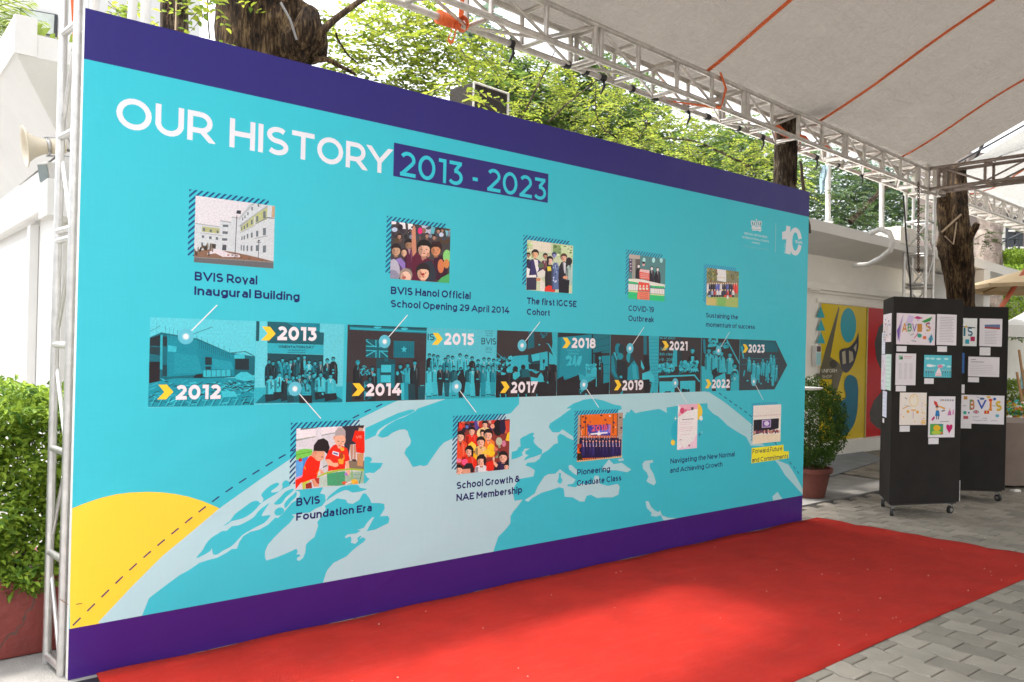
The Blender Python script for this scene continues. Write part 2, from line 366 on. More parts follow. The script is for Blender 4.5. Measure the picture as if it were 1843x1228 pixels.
for k in range(50):
    x = dr.uniform(4, 9.5); y = dr.uniform(-2.6, 1.2)
    if x < 6.5 and y > -2.0: continue
    s_ = dr.uniform(.002, .006); dm.box((x, y, .0005), (x + s_ * 2, y + s_, .003))
tag(dm.build('ground_crumbs', mat('pale crumbs', (.6, .55, .45), .8)), 'scattered pale crumbs on the red carpet and pavers', 'litter', kind='stuff')
lf = MB()
def crumple(name, loc, s_, col, label, cat):
    m_ = MB(); r = random.Random(int(loc[0] * 100)); bm = bmesh.new(); bmesh.ops.create_icosphere(bm, subdivisions=2, radius=s_)
    for v_ in bm.verts: v_.co *= r.uniform(.6, 1.15); v_.co.z *= .5; v_.co += V(loc)
    me = bpy.data.meshes.new(name); bm.to_mesh(me); bm.free(); me.materials.append(col); o = bpy.data.objects.new(name, me); COL.objects.link(o); tag(o, label, cat)
M['tissue'] = mat('white tissue', (.75, .74, .72), .8)
crumple('crumpled_paper', (10.391, -0.287, 0.000), .07, M['tissue'], 'white crumpled paper on the pavers nearest the right edge', 'litter')
crumple('crumpled_paper', (9.630, -0.521, 0.000), .06, M['tissue'], 'white crumpled paper lying beside the rear black display stand', 'litter')
# ================================================================== BANNER
ban = thing('history_backdrop', 'large turquoise printed backdrop reading OUR HISTORY 2013 - 2023 behind the red carpet', 'backdrop', (0, 0, 0))
HT, HB = 2.772, .229
TURQ = '40cadc'
# stretched fabric body with wrapped sides
MB().box((0, .0012, 0), (6, .045, 3.0)).build('fabric_panel', M['white'], ban)
# ---- flat print of the backdrop. Shapes were read off enlarged views of the artwork; hit() rectifies those
# readings onto the plane of the print (y = 0) so every shape below ends up in metres on the panel
def hit(u, v, ax_, val):
    d = Rm_.T @ np.array(((u - 921.5) / 1471, (v - 614) / 1471, 1.0)); k = (val - Cm[ax_]) / d[ax_]; return Cm + k * d
parts=[]   # (name,label,shapes)
cur=None; clip=None
def begin(name,label=''):
    global cur,clip
    cur=[];clip=None;parts.append((name,label,cur))
Z=(0,0,1)
def zone(*a):
    global Z; Z=a
def mm(x,y):
    p=hit(Z[0]+x/Z[2],Z[1]+y/Z[2],1,0); return float(p[0]),float(p[2])
def _clip(pts,r):
    for ax,s,v in ((0,1,r[0]),(0,-1,r[2]),(1,1,r[1]),(1,-1,r[3])):
        out=[]
        for i in range(len(pts)):
            a=pts[i-1];b=pts[i];da=(a[ax]-v)*s;db=(b[ax]-v)*s
            if (da<0)!=(db<0):
                t=da/(da-db);out.append((a[0]+(b[0]-a[0])*t,a[1]+(b[1]-a[1])*t))
            if db>=0: out.append(b)
        pts=out
        if len(pts)<3:return []
    return pts
def emit(col,pts):
    if clip: pts=_clip(pts,clip)
    q=[];
    for p in pts:
        p=(round(p[0],4),round(p[1],4))
        if not q or q[-1]!=p: q.append(p)
    if len(q)>2 and q[0]==q[-1]: q.pop()
    if len(q)<3:return
    a=sum(q[i-1][0]*q[i][1]-q[i][0]*q[i-1][1] for i in range(len(q)))
    if abs(a)<16e-6: return
    cur.append((hexc(col),q))
gain=1.0
def hexc(c):
    if isinstance(c,str): c=[int(c[i:i+2],16) for i in (0,2,4)]
    return ''.join('%02x'%max(0,min(255,int(v*gain))) for v in c)
def smooth(p,n=3):
    out=[];N=len(p)
    for i in range(N):
        a,b,c,d=[np.array(p[(i+k)%N],float) for k in (-1,0,1,2)]
        for j in range(n):
            t=j/n
            out.append(tuple(.5*(2*b+(c-a)*t+(2*a-5*b+4*c-d)*t*t+(3*b-a-3*c+d)*t**3)))
    return out
def shp(col,*xy,s=0):
    p=[(xy[i],xy[i+1]) for i in range(0,len(xy),2)]
    if s:p=smooth(p,s)
    emit(col,[mm(*q) for q in p])
def Rm(col,x0,z0,x1,z1): emit(col,[(x0,z0),(x1,z0),(x1,z1),(x0,z1)])
def oval(col,cx,cy,rx,ry,n=10,a=0):
    ca,sa=math.cos(a),math.sin(a)
    pts=[]
    for i in range(n):
        t=2*math.pi*i/n;x=rx*math.cos(t);y=ry*math.sin(t)
        pts.append(mm(cx+x*ca-y*sa,cy+x*sa+y*ca))
    emit(col,pts)
def seg(col,x0,y0,x1,y1,w):
    dx,dy=x1-x0,y1-y0;l=math.hypot(dx,dy) or 1;nx,ny=-dy/l*w/2,dx/l*w/2
    shp(col,x0+nx,y0+ny,x1+nx,y1+ny,x1-nx,y1-ny,x0-nx,y0-ny)
def rectof(TL,TR,BR,BL):
    a,b,c,d=[mm(*p) for p in (TL,TR,BR,BL)]
    return ((a[0]+d[0])/2,(c[1]+d[1])/2,(b[0]+c[0])/2,(a[1]+b[1])/2)
texts=[]
def cap(s,bl,tl,br,col='1c1f68',w=.15):
    x0,z0=mm(*bl);_,z1=mm(*tl);x1,zr=mm(*br)
    texts.append((s,round(x0,4),round(z0,4),round(z1-z0,4),round(x1-x0,4),col,w,round(zr-z0,4)))
# ---------- background
def px(*a): zone(0,0,1)
CY='62d4e4';PALE='b4e2ea';NAVY='2c2c72'
HT=2.772;HB=.229
begin('sun_disc_print','yellow half disc printed at the lower left')
clip=(0,HB,6,HT)
zone(0,780,2.741)
shp('ffdc46',345,375,420,345,500,318,580,300,650,292,730,289,800,292,860,299,930,313,1000,335,1060,360,1090,375,1110,400,900,560,700,760,500,960,345,1010)
begin('globe_print','pale globe with cyan continents')
clip=(0,HB,6,1.231)
zone(0,0,1)
globe=[(176,1121),(236,1057),(292,1001),(344,958),(395,915),(464,866),(520,828),(580,792),(647,754),(709,724)]
gm=[mm(*p) for p in globe]
rt=[(1272.8,706),(1301.5,724),(1351,763),(1405.7,832),(1426.6,854.6),(1444.8,882)]
gm2=[mm(*p) for p in rt]
Aq=np.array([[2*x,2*z,1] for x,z in gm+gm2]);bb=np.array([x*x+z*z for x,z in gm+gm2])
cx,cz,k=np.linalg.lstsq(Aq,bb,rcond=None)[0];rr=math.sqrt(k+cx*cx+cz*cz)
# ellipse: use measured curve with circle top in between
pts=gm+[(x,z) for x,z in [(gm[-1][0]+.35,1.30),(gm2[0][0]-.3,1.30)]]+gm2+[(6,.2),(.2,.2)]
emit(PALE,pts)
zone(340,820,5.846)
# island group upper left
shp(CY,355,740,430,690,480,620,560,560,640,500,690,478,730,480,745,500,770,490,785,455,760,420,780,385,850,320,920,287,950,300,920,335,870,370,870,390,940,380,975,355,985,330,980,300,1000,270,1030,262,1060,285,1060,320,1000,345,920,400,850,445,760,500,700,570,640,620,580,655,520,675,450,690,410,720,s=2)
shp(CY,75,1080,140,1000,180,930,230,870,300,825,350,795,400,790,450,745,520,735,600,700,680,650,720,600,760,560,830,510,850,495,800,570,770,620,775,640,850,625,840,660,790,710,720,745,640,790,560,840,500,905,440,960,360,1000,300,1040,255,1040,240,975,225,1005,150,1050,s=2)
shp(CY,895,505,960,440,1010,385,1060,360,1105,350,1080,390,1020,440,980,500,930,518,s=2)
shp(CY,1005,545,1005,510,1050,450,1100,410,1130,380,1130,430,1080,480,1040,530,1015,553,s=2)
oval(CY,950,590,55,40,12,-.5)
# main mass
zone(340,820,5.846)
shp(CY,-500,1700,-420,1500,-250,1370,-100,1260,0,1205,110,1130,200,1100,300,1075,400,1020,450,985,505,980,530,910,570,850,640,805,740,780,830,730,880,680,905,655,940,655,990,610,1020,570,1080,500,1130,470,1170,420,1165,380,1120,370,1120,340,1300,330,1420,320,1380,400,1430,410,1440,480,1400,530,1330,560,1270,600,1150,610,1080,625,1110,640,1060,710,980,780,890,870,830,940,800,1010,800,1070,815,1105,900,1080,1000,1040,1090,1000,1130,980,1145,1010,1130,1040,1160,1040,1175,1055,1140,1075,1135,1100,1160,1108,1200,1080,1225,1020,1230,940,1260,905,1320,860,1360,740,1350,700,1400,640,1440,560,1430,530,1500,490,1560,450,1650,465,1670,500,1720,510,1790,470,1830,400,1860,400,1900,450,1920,500,2000,500,2055,510,2060,560,2010,640,2090,635,2110,660,2100,710,2040,740,2000,760,1960,780,1900,790,1870,800,1900,740,1950,650,1930,650,1880,700,1840,760,1770,785,1810,790,1760,820,1670,830,1640,855,1650,870,1700,850,1710,880,1705,920,1750,930,1780,900,1770,870,1800,845,1815,850,1790,880,1830,860,1860,880,1840,910,1780,950,1720,1000,1660,1060,1600,1090,1520,1130,1460,1200,1440,1240,1300,1700)
shp(CY,1445,480,1470,430,1530,380,1600,330,1700,310,1780,310,1800,340,1870,350,1860,360,1800,380,1760,385,1720,390,1680,370,1640,365,1560,400,1480,450,s=2)
zone(500,820,5.846)
shp(CY,905,20,950,10,985,25,990,50,970,75,1105,78,1080,130,1010,185,960,180,915,190,940,230,965,245,930,285,905,300)
# greenland
zone(600,700,6.582)
shp(CY,370,470,500,410,650,340,760,290,900,248,960,245,960,265,900,300,800,340,700,385,600,440,530,490,510,530,500,555,440,580,375,610)
shp(CY,525,560,560,500,640,430,740,370,850,330,960,270,1000,235,1100,200,1300,132,1600,100,2000,60,2200,60,2200,180,2100,290,1950,320,1900,400,1800,430,1500,560,1400,595,1310,635,1250,700,1180,800,1110,905,1070,915,1030,905,980,920,940,925,920,890,880,820,840,765,860,710,910,660,920,610,895,560,880,500,840,478,780,485,700,520,640,565,580,580)
zone(860,700,4.093)
shp(CY,-250,60,210,65,200,95,140,110,118,145,110,190,-200,185)
# UK + ireland
shp(CY,248,520,250,465,285,455,300,430,315,425,310,370,330,355,355,345,370,335,400,322,415,325,405,350,420,360,410,380,415,400,445,430,475,450,470,480,430,495,380,510,340,530,350,505,375,490,350,480,350,460,385,440,345,440,325,470,330,490,290,510,s=1)
# scandinavia+europe+africa
shp(CY,530,255,600,210,660,165,690,145,650,145,700,110,780,80,850,72,920,85,1000,115,1055,125,1060,150,1035,160,1035,180,1065,175,1070,210,1090,190,1100,160,1130,150,1160,180,1200,170,1500,120,2600,40,2600,900,1150,1020,110,1210,150,1090,200,1040,240,990,240,940,260,905,290,870,330,815,270,825,260,780,265,730,300,665,410,645,420,600,380,575,350,565,365,545,420,540,455,515,470,480,520,450,560,410,590,400,585,350,605,330,640,345,645,310,620,300,600,320,550,320,522,285)
shp(PALE,640,310,700,350,705,380,650,355,630,330)
# mediterranean
shp(PALE,345,820,420,770,440,720,490,645,520,628,570,625,605,592,640,620,690,650,720,670,700,700,660,705,660,718,720,725,750,700,845,700,860,640,890,640,900,700,960,715,1030,700,1045,720,1035,780,990,800,920,800,880,805,830,780,800,790,785,830,750,830,700,800,640,795,632,735,600,725,540,745,470,765,400,805,370,832)
shp(CY,598,620,612,622,610,650,622,670,615,695,600,700,585,685,595,655)
shp(CY,668,708,710,695,715,715,690,722)
shp(PALE,668,565,690,560,720,590,735,600,735,640,700,620,670,590)
shp(PALE,910,590,965,520,1000,555,1060,545,1100,575,1130,595,1100,615,1020,600,940,600)
shp(PALE,1030,520,1070,510,1075,528,1040,535)
zone(1000,690,4.547)
shp(PALE,-100,150,0,105,850,88,740,125,735,150,800,180,850,195,905,240,910,190,890,170,950,155,1240,150,1230,120,1180,95,-100,95,-100,120) if 0 else None
shp(PALE,300,104,690,95,680,130,690,165,720,180,780,185,790,205,700,200,650,215,615,215,600,240,550,230,540,190,500,165,440,150,400,140,340,122)
shp(PALE,740,125,780,110,865,90,1090,82,1090,110,1160,140,1010,150,905,165,910,243,860,215,830,205,790,175,735,150)
shp(PALE,1105,82,1200,82,1260,80,1364,150,1364,290,1290,250,1245,205,1240,150,1160,145,1180,135)
oval(PALE,557,272,10,15)
zone(1000,690,4.547)
shp(PALE,710,660,730,635,795,628,798,648,770,655,770,690,800,740,822,810,805,835,760,815,742,800,760,765,745,730,715,700)
shp(PALE,735,965,760,965,780,1010,810,1040,840,1055,855,1040,870,1080,920,1100,1010,1105,960,1125,880,1120,860,1080,820,1092,780,1085,785,1060,745,1020)
zone(1080,680,3.8375)
shp(PALE,745,95,860,170,960,250,1045,320,1110,440,1200,560,1300,600,1340,660,1400,770,1400,810,1335,735,1275,670,1240,610,1200,560,1130,470,1040,470,1010,410,950,375,880,330,840,290,770,225,745,200)
shp(PALE,1190,820,1225,788,1250,825,1260,840,1195,850)
begin('dashed_line_print','fine navy dashed orbit line')
clip=(0,HB,6,1.231)
dl=[(1+125,1130),(152,1105)]
zone(0,0,1)
dash=[(131,1126),(240,1020),(330,944),(400,890),(480,838),(560,793),(640,750),(700,722)]
def along(pts,step,dl_,w,col):
    P_=[np.array(mm(*p)) for p in pts]
    sm=[]
    for i in range(len(P_)-1):
        a=P_[max(i-1,0)];b=P_[i];c=P_[i+1];d=P_[min(i+2,len(P_)-1)]
        for j in range(12):
            t=j/12; sm.append(.5*(2*b+(c-a)*t+(2*a-5*b+4*c-d)*t*t+(3*b-a-3*c+d)*t**3))
    sm.append(P_[-1]);acc=0;s=[0]
    for a,b in zip(sm,sm[1:]): s.append(s[-1]+np.linalg.norm(b-a))
    def at(v):
        i=int(np.searchsorted(s,v))-1;i=max(0,min(i,len(sm)-2));f=(v-s[i])/(s[i+1]-s[i]);return sm[i]+(sm[i+1]-sm[i])*f
    v=0
    while v+dl_<s[-1]:
        a=at(v);b=at(v+dl_);d=(b-a)/np.linalg.norm(b-a);n=np.array([-d[1],d[0]])*w/2
        emit(col,[tuple(a+n),tuple(b+n),tuple(b-n),tuple(a-n)]);v+=step
along(dash,.078,.042,.007,NAVY)
along([(1293.7,707.4),(1322,728),(1351,749),(1385,785),(1418.8,828.5),(1443.5,859.8)],.078,.042,.007,NAVY)
# ---------- insets
rects={}
def inset(key,zn,TL,TR,BR,BL,hTL,hr,hb,label,hc='1f4e86'):
    global clip
    zone(*zn);r=rectof(TL,TR,BR,BL);rects[key]=r
    hx,hz=mm(*hTL)
    begin('hatched_shadow','');
    w=.009;n=0
    # hatch 45deg lines between frame (hx,?)..; region = L-shape left+top
    x1=mm(hr,hTL[1])[0];z0=mm(hTL[0],hb)[1]
    zt=hz
    step=.0285;v=(x1-hx)+(zt-z0)
    def hl(c,rect):
        global clip
        clip=rect
        emit(hc,[(hx+c-5,z0-5),(hx+c+5,z0+5),(hx+c+5+w*1.4,z0+5),(hx+c-5+w*1.4,z0-5)])
    k=-(zt-z0)
    while k<(x1-hx):
        hl(k,(hx,z0,r[0],zt)); hl(k,(r[0],r[3],x1,zt)); k+=step
    begin('photo_print',label);clip=r
    return r
def ground_tone(c): Rm(c,*clip)
def lerp(a,b,t): return ''.join('%02x'%int(int(a[i:i+2],16)*(1-t)+int(b[i:i+2],16)*t) for i in (0,2,4))
def head(x,y,r,skin,hair,face=1):
    oval(hair,x,y-r*.25,r*1.08,r*1.15,12);oval(skin,x,y+r*.12,r*.84,r*1.0,12);oval(lerp(skin,'4a2c24',.28),x-r*.5,y+r*.2,r*.3,r*.72,8)
    shp(lerp(skin,'6a4034',.4),x-r*.3,y+r*1.05,x+r*.3,y+r*1.05,x+r*.34,y+r*1.4,x-r*.34,y+r*1.4)
    if face:
        shp(hair,x-r*.85,y-r*.2,x-r*.6,y-r*.95,x+r*.6,y-r*.95,x+r*.85,y-r*.2,x+r*.4,y-r*.48,x-r*.4,y-r*.5)
        if face>1:
            oval('3a2620',x-r*.34,y+r*.05,r*.12,r*.07,6);oval('3a2620',x+r*.34,y+r*.05,r*.12,r*.07,6)
            oval('b06a5c',x,y+r*.62,r*.22,r*.1,6);oval(lerp(skin,'7a4030',.3),x,y+r*.3,r*.1,r*.13,6)
def torso(x,y,w,h,c,sl=.25):
    shp(c,x-w*.22,y,x+w*.22,y,x+w*.48,y+h*.14,x+w*.55,y+h*.5,x+w*.5,y+h,x-w*.5,y+h,x-w*.55,y+h*.5,x-w*.48,y+h*.14)
    shp(lerp(c,'101018',.35),x-w*.5,y+h*.2,x-w*.26,y+h*.16,x-w*.3,y+h,x-w*.5,y+h)
    shp(lerp(c,'f4f0f0',.22),x+w*.12,y+h*.1,x+w*.3,y+h*.2,x+w*.24,y+h*.8)
    shp(lerp(c,'f8f4f4',.5) if rnd.random()<.5 else lerp(c,'181820',.5),x-w*.14,y,x+w*.14,y,x,y+h*.3)
rnd=random.Random(5)
# 1 royal building
inset(1,(335,335,7.92),(135,140),(1265,283),(1243,1178),(110,1085),(45,45),1180,992,'photograph of white school building under grey sky')
ground_tone('e6e4ea')
shp('d5dde2',130,525,470,575,485,490,640,515,660,440,740,450,910,250,1040,245,1270,290,1260,1100,110,1010)
shp('a9b0b4',130,525,480,578,480,590,130,540);shp('aab2b8',485,485,640,512,640,530,485,502);shp('aab2b8',655,435,745,450,740,465,650,452)
shp('bcc3c8',745,460,930,250,980,250,760,480);shp('a7aeb4',760,560,1160,275,1160,300,770,590)
shp('b9bf8a',228,575,480,605,475,680,222,650);shp('bec58c',775,590,970,420,965,560,775,650);shp('bec58c',985,410,1160,300,1150,480,985,530)
shp('c9a98a',1225,285,1270,290,1260,450,1215,440);shp('8c9196',985,535,1160,440,1260,455,1260,470,1160,460,985,550)
shp('9aa0a6',975,745,1160,705,1160,715,975,755);shp('9aa0a6',770,660,980,560,980,568,770,670);shp('9aa0a6',200,665,520,705,520,712,200,672)
for x,y,w,h in [(255,620,30,44),(350,638,28,40),(448,655,26,40),(240,722,34,36),(345,738,36,40),(438,748,34,40),(560,568,78,34),(555,665,76,38),(548,762,74,36),(228,830,28,50)]:
    shp('69747c',x-w/2,y-h/2-2,x+w/2,y-h/2+2,x+w/2,y+h/2+2,x-w/2,y+h/2-2)
for x,y,w,h in [(792,610,16,50),(830,590,18,52),(872,560,22,60),(935,515,26,66),(1012,470,30,80),(1115,410,36,100),(795,745,18,54),(828,735,20,56),(875,715,22,64),(935,700,26,72),(1012,680,32,84),(1115,650,42,104),(785,880,16,80),(822,885,20,80),(872,887,22,80),(932,890,26,78),(1010,885,34,84),(1115,898,44,100),(805,470,16,40),(838,440,16,40),(880,395,18,44),(940,325,20,50),(1030,275,22,46)]:
    shp('6f7c84',x-w/2,y-h/2+4,x+w/2,y-h/2-4,x+w/2,y+h/2-2,x-w/2,y+h/2+2)
shp('4a4442',340,818,425,828,420,895,330,885);shp('51535c',520,835,575,840,570,920,510,915)
shp('8f6d5a',110,940,300,900,600,930,760,960,900,990,1250,1075,1250,1110,700,1060,110,1020)
shp('e7dfe6',310,950,400,900,480,905,620,960,760,985,770,1015,520,1010,420,960,300,975)
for i in range(16): oval(rnd.choice(['5d4a40','3c3430','8b7d70','6c5b4b']),120+i*17,rnd.randint(850,970),rnd.randint(8,16),rnd.randint(25,60),7)
for i in range(10): oval(rnd.choice(['7d5442','a1644a','5e544a']),600+i*60,980+i*9+rnd.randint(-10,14),22,10,6)
shp('6c6e72',110,1010,1260,1090,1250,1190,100,1100);shp('8c8b86',110,1008,1260,1080,1260,1095,110,1022)
seg('46464e',694,1035,722,420,10);shp('3c3e4c',725,345,785,350,778,402,712,392);seg('4a4a4e',1027,1040,1035,790,9);seg('4a4a4e',1005,800,1062,806,9);oval('4a4a50',1035,780,16,14,6)
# 2 opening
inset(2,(690,385,9.446),(133,120),(1138,262),(1122,1178),(120,1103),(58,35),1062,1005,'photograph of crowd of children, one boy raising his arm','1f4e86')
ground_tone('4a4648');gain=1.08
shp('efe6ea',133,120,220,135,215,175,140,180);shp('f2e8ec',270,140,370,155,380,260,300,250);shp('f6ecef',415,165,500,175,495,310,425,325)
shp('b9bdd0',640,195,810,215,805,340,720,350);shp('62b4c4',810,215,880,235,860,340,810,340);shp('78c0ce',1050,260,1138,270,1130,400,1070,380)
for i in range(46):
    x=rnd.randint(140,1120);y=rnd.randint(200,470);oval(rnd.choice(['2c2a32','3b3440','6a5048','8a6a58','54402f','404a5a','7a8aa0','363a30']),x,y,rnd.randint(20,46),rnd.randint(24,56),8)
oval('e02c7c',625,290,40,58);oval('b8c8e0',190,270,50,40);oval('c8d4ea',985,355,40,40)
for x,y,r in [(270,380,38),(930,290,34),(1000,280,28),(860,400,34),(740,370,36)]: head(x,y,r,'b08a78','2a2226',1)
head(430,520,70,'a07c62','241d20');torso(440,600,170,330,'5a2040')
head(215,620,85,'c29c80','2c2428',2);shp('8e78c0',200,780,290,745,370,830,370,930,300,960,230,900);shp('5a4468',130,760,200,760,330,940,280,1060,130,1000)
head(350,660,55,'d4ae90','3a2a2a',0)
shp('c88a70',480,300,500,230,520,190,545,240,560,640,540,730,500,730,480,600)
shp('5e1c38',480,760,560,650,640,700,760,760,900,820,900,1150,480,1140)
shp('b87c68',630,700,740,740,660,800);head(690,600,118,'deb29a','1f1a1e',2);oval('c08a72',760,700,30,40)
shp('3c1830',860,760,1000,700,1100,800,1080,1160,830,1100);shp('2d3440',680,830,820,790,900,1000,880,1140,700,1140)
head(890,610,95,'d29068','261c1e',2);shp('3a2024',820,480,960,470,1000,560,960,600,900,520,830,540)
oval('d27c52',975,890,55,120,12)
oval('b4b4c4',170,980,110,210,16);oval('8c8ca4',150,1080,120,130,14)
head(380,1070,105,'e8c4ae','9a8a80',0);oval('b45c50',350,1085,34,24)
head(675,1000,118,'f0bea0','2a2226',2);oval('c45044',668,1030,34,26);oval('7a2420',668,1034,18,12)
oval('8ad07a',1080,720,70,110,12);oval('d08850',1070,850,50,80);shp('4cae64',900,1180,980,1090,1130,1010,1140,1180)
gain=1.0
# 3 IGCSE
gain=1.12
inset(3,(935,420,10.68),(143,125),(1028,240),(1012,1160),(130,1090),(75,30),962,990,'photograph of students with flowers outdoors','1f4e86')
ground_tone('c4cfae');shp('ddd8c6',250,140,600,190,600,380,250,330);shp('8fae78',640,210,800,230,800,420,640,380);shp('c8d8b0',820,240,1028,260,1028,480,820,420)
for i in range(40): oval(rnd.choice(['7fae62','a8cc84','5c7c48','c2dc9c','e2ecd0']),rnd.choice([rnd.randint(150,260),rnd.randint(620,1020)]),rnd.randint(180,470),rnd.randint(14,34),rnd.randint(10,30),7)
for i in range(6): seg('55683e',645,250+i*24,790,262+i*24,6)
torso(165,500,110,200,'34303c');head(170,420,38,'a07860','241e26',1)
torso(290,500,250,340,'3b3568');shp('eee4ea',270,500,350,520,370,700,330,760);head(300,400,68,'e2b48c','2c211e',2)
torso(480,520,130,240,'6a3a44');head(495,440,44,'c08c74','241c1e',1)
shp('d8d8d0',330,760,450,690,540,780,430,860,350,850);oval('5a6a50',410,620,60,50)
torso(590,610,190,500,'2f2a33');head(585,520,60,'f0c0b0','2a2228',2);shp('2a2228',520,460,560,440,560,620,530,640);shp('ead24a',530,640,600,640,610,720,540,730)
shp('d8392c',490,1040,560,1000,660,1020,680,1140,480,1120)
torso(690,560,130,520,'5b6f9e');head(665,420,44,'8a90c8','2f3560',1)
for i in range(12): oval(rnd.choice(['8fa4c8','3c4a78','c2cce0']),rnd.randint(650,760),rnd.randint(560,980),14,22,6)
torso(850,550,190,640,'2b2734');head(850,470,62,'dfb096','54382c',2)
shp('cfd2da',845,560,890,570,880,780,860,760);torso(970,600,130,400,'a8c4bc');oval('2c262c',950,540,62,78);oval('dca080',880,850,48,32)
shp('35304a',135,850,330,850,320,1090,130,1090);shp('e8e4f0',140,810,320,800,320,850,140,850);shp('ded6d0',395,880,485,950,480,1130,390,1100);oval('d08c64',360,890,46,30);shp('eef0e4',140,660,200,690,180,810,140,810)
shp('1f1c28',780,900,960,900,940,1150,790,1150)
gain=1
# 4 covid
gain=1.25
inset(4,(1120,445,12.28),(148,145),(952,265),(938,1200),(130,1138),(85,50),890,1040,'photograph of masked people behind stacked rice sacks','2b5a82')
ground_tone('4f7a7c');shp('a69a92',145,145,395,185,390,265,145,250);shp('8c8a84',220,260,290,265,280,700,215,700);shp('544a5e',150,260,220,260,215,560,150,560);shp('5a5452',290,270,400,270,390,700,290,700)
for x in (480,690,860): oval('9fd0e4',x,290,34,60,10)
for y in (290,370,430,520): oval('c8c0cc',185,y,16,12,6)
for x,y in [(360,420),(650,470),(780,490)]:
    torso(x,y+40,120,300,'26222c');head(x,y,34,'d8cccf','201c22',0);oval('e8e8ee',x,y+14,22,16,6)
oval('c09a96',470,380,32,44);oval('26222a',470,345,36,26)
shp('e86058',375,540,400,480,600,510,600,740,380,690);shp('f0b0b0',390,490,600,510,600,580,380,540)
for y in (590,630,670): seg('f8c8c0',400,y,580,y+14,8)
shp('d8d8c4',135,700,320,700,460,720,620,760,950,830,940,900,130,760);shp('3caa68',135,750,340,780,340,820,135,800);shp('3caa68',640,850,930,870,930,910,640,890)
shp('e6d8cc',130,810,350,830,340,960,135,950);shp('e6d8d4',620,910,930,930,930,1040,620,1020);shp('28b070',135,990,330,1010,320,1150,130,1140);shp('28b070',610,1040,930,1080,930,1200,610,1180)
shp('b8c48a',135,955,340,970,340,1005,135,985);shp('b8c48a',620,1030,930,1050,930,1080,620,1055)
for x in (190,240,290,720,770,825,880): seg('a48c84',x,830+(x>500)*80,x,940+(x>500)*90,7)
shp('e24a3c',360,765,600,800,600,980,350,960);shp('e87860',340,975,600,985,600,1170,325,1150)
for x in (395,470,545): oval('f6c8b8',x,860,20,26,7);shp('f6c8b8',x-26,890,x+26,900,x+24,950,x-22,940)
for y in (1010,1050,1095,1130): seg('b03c34',385,y,570,y+12,9)
gain=1
# 5 sustaining
gain=1.35
inset(5,(1260,470,13.65),(165,150),(950,275),(935,1145),(150,1080),(95,65),885,1010,'photograph of group on lawn before pale building','2a6496')
ground_tone('6f6f58');shp('d8d2cc',420,190,640,215,640,520,420,480);shp('b8b0a4',440,380,620,400,620,430,440,410)
for i in range(60): oval(rnd.choice(['5e5f3a','75713f','4d5a3c','6a5236','84844a']),rnd.choice([rnd.randint(165,410),rnd.randint(650,940)]),rnd.randint(180,520),rnd.randint(16,36),rnd.randint(20,44),7)
shp('8a9a58',150,860,940,900,935,1150,150,1085);shp('a89a60',150,900,400,930,380,1090,150,1080);shp('6c9a54',420,900,640,900,620,1120,430,1110)
for i in range(14):
    x=190+i*54;c=rnd.choice(['2c2a3c','3a3850','5058a0','2a2430','403a48','ddd0cc','302c34']);
    if i>=12:c='d03a34'
    torso(x,560,62,230,c);head(x,545,20,'d8ac94','2a2222',0)
for i in range(10):
    x=230+i*64;c=rnd.choice(['c8c0c8','302c38','2c3040','7c8ca8','a03c38','e4dcd8']);torso(x,730,64,150,c);head(x,712,20,'d8ac94','2a2222',0);oval(rnd.choice(['2c2c34','c83c30','7c96b8']),x,860,34,30,8)
shp('e8e4e0',655,840,700,850,695,935,650,930)
gain=1
# 6 foundation era
inset(6,(515,755,9.447),(170,155),(1337,100),(1325,1095),(155,1190),(80,60),1250,1100,'photograph of two small children in red shirts at a play table')
ground_tone('dde2ea');shp('f0f0f6',165,200,500,150,500,290,165,350);shp('9fb0a8',165,340,500,285,500,300,165,372);shp('f2f2f8',600,130,860,110,860,220,600,270);shp('6c7c80',240,150,520,130,520,150,240,180);shp('8c98a0',600,265,860,215,860,228,600,280)
shp('e6eaf2',530,130,600,130,600,330,540,330);shp('f4f0f6',190,150,245,150,245,200,190,200)
shp('3a3440',950,110,1240,100,1200,420,1090,430,1060,640,1000,560);shp('8a7f6a',1060,700,1330,700,1330,860,1060,860)
shp('c49a80',1085,430,1140,430,1130,690,1100,690);shp('c89e84',1150,430,1190,430,1180,690,1145,690);shp('4c3a40',1120,680,1190,680,1190,720,1120,710)
shp('f02a14',1170,190,1330,200,1335,560,1300,580,1190,560,1180,400,1120,360);shp('d2a070',1200,580,1320,580,1300,800,1210,790);shp('3a2c2c',1210,100,1330,100,1310,150,1230,150);shp('d6a88e',1235,140,1310,150,1300,200,1225,195)
texts_in6=[('VIS',(1185,320),(1185,272),(1285,325))]
shp('7ed85c',165,545,240,510,340,500,450,510,440,600,350,640,250,680,165,690);shp('5cb83c',165,600,440,540,440,552,165,615)
shp('3f8fe0',165,700,380,630,300,820,280,940,165,990);shp('62b4f4',170,720,290,700,270,930,170,980);oval('c82c28',240,690,32,34);shp('e88ac0',160,1000,275,950,270,980,160,1020)
shp('cfd6d8',620,640,800,620,720,900,620,900);shp('586068',620,810,700,770,700,790,630,825)
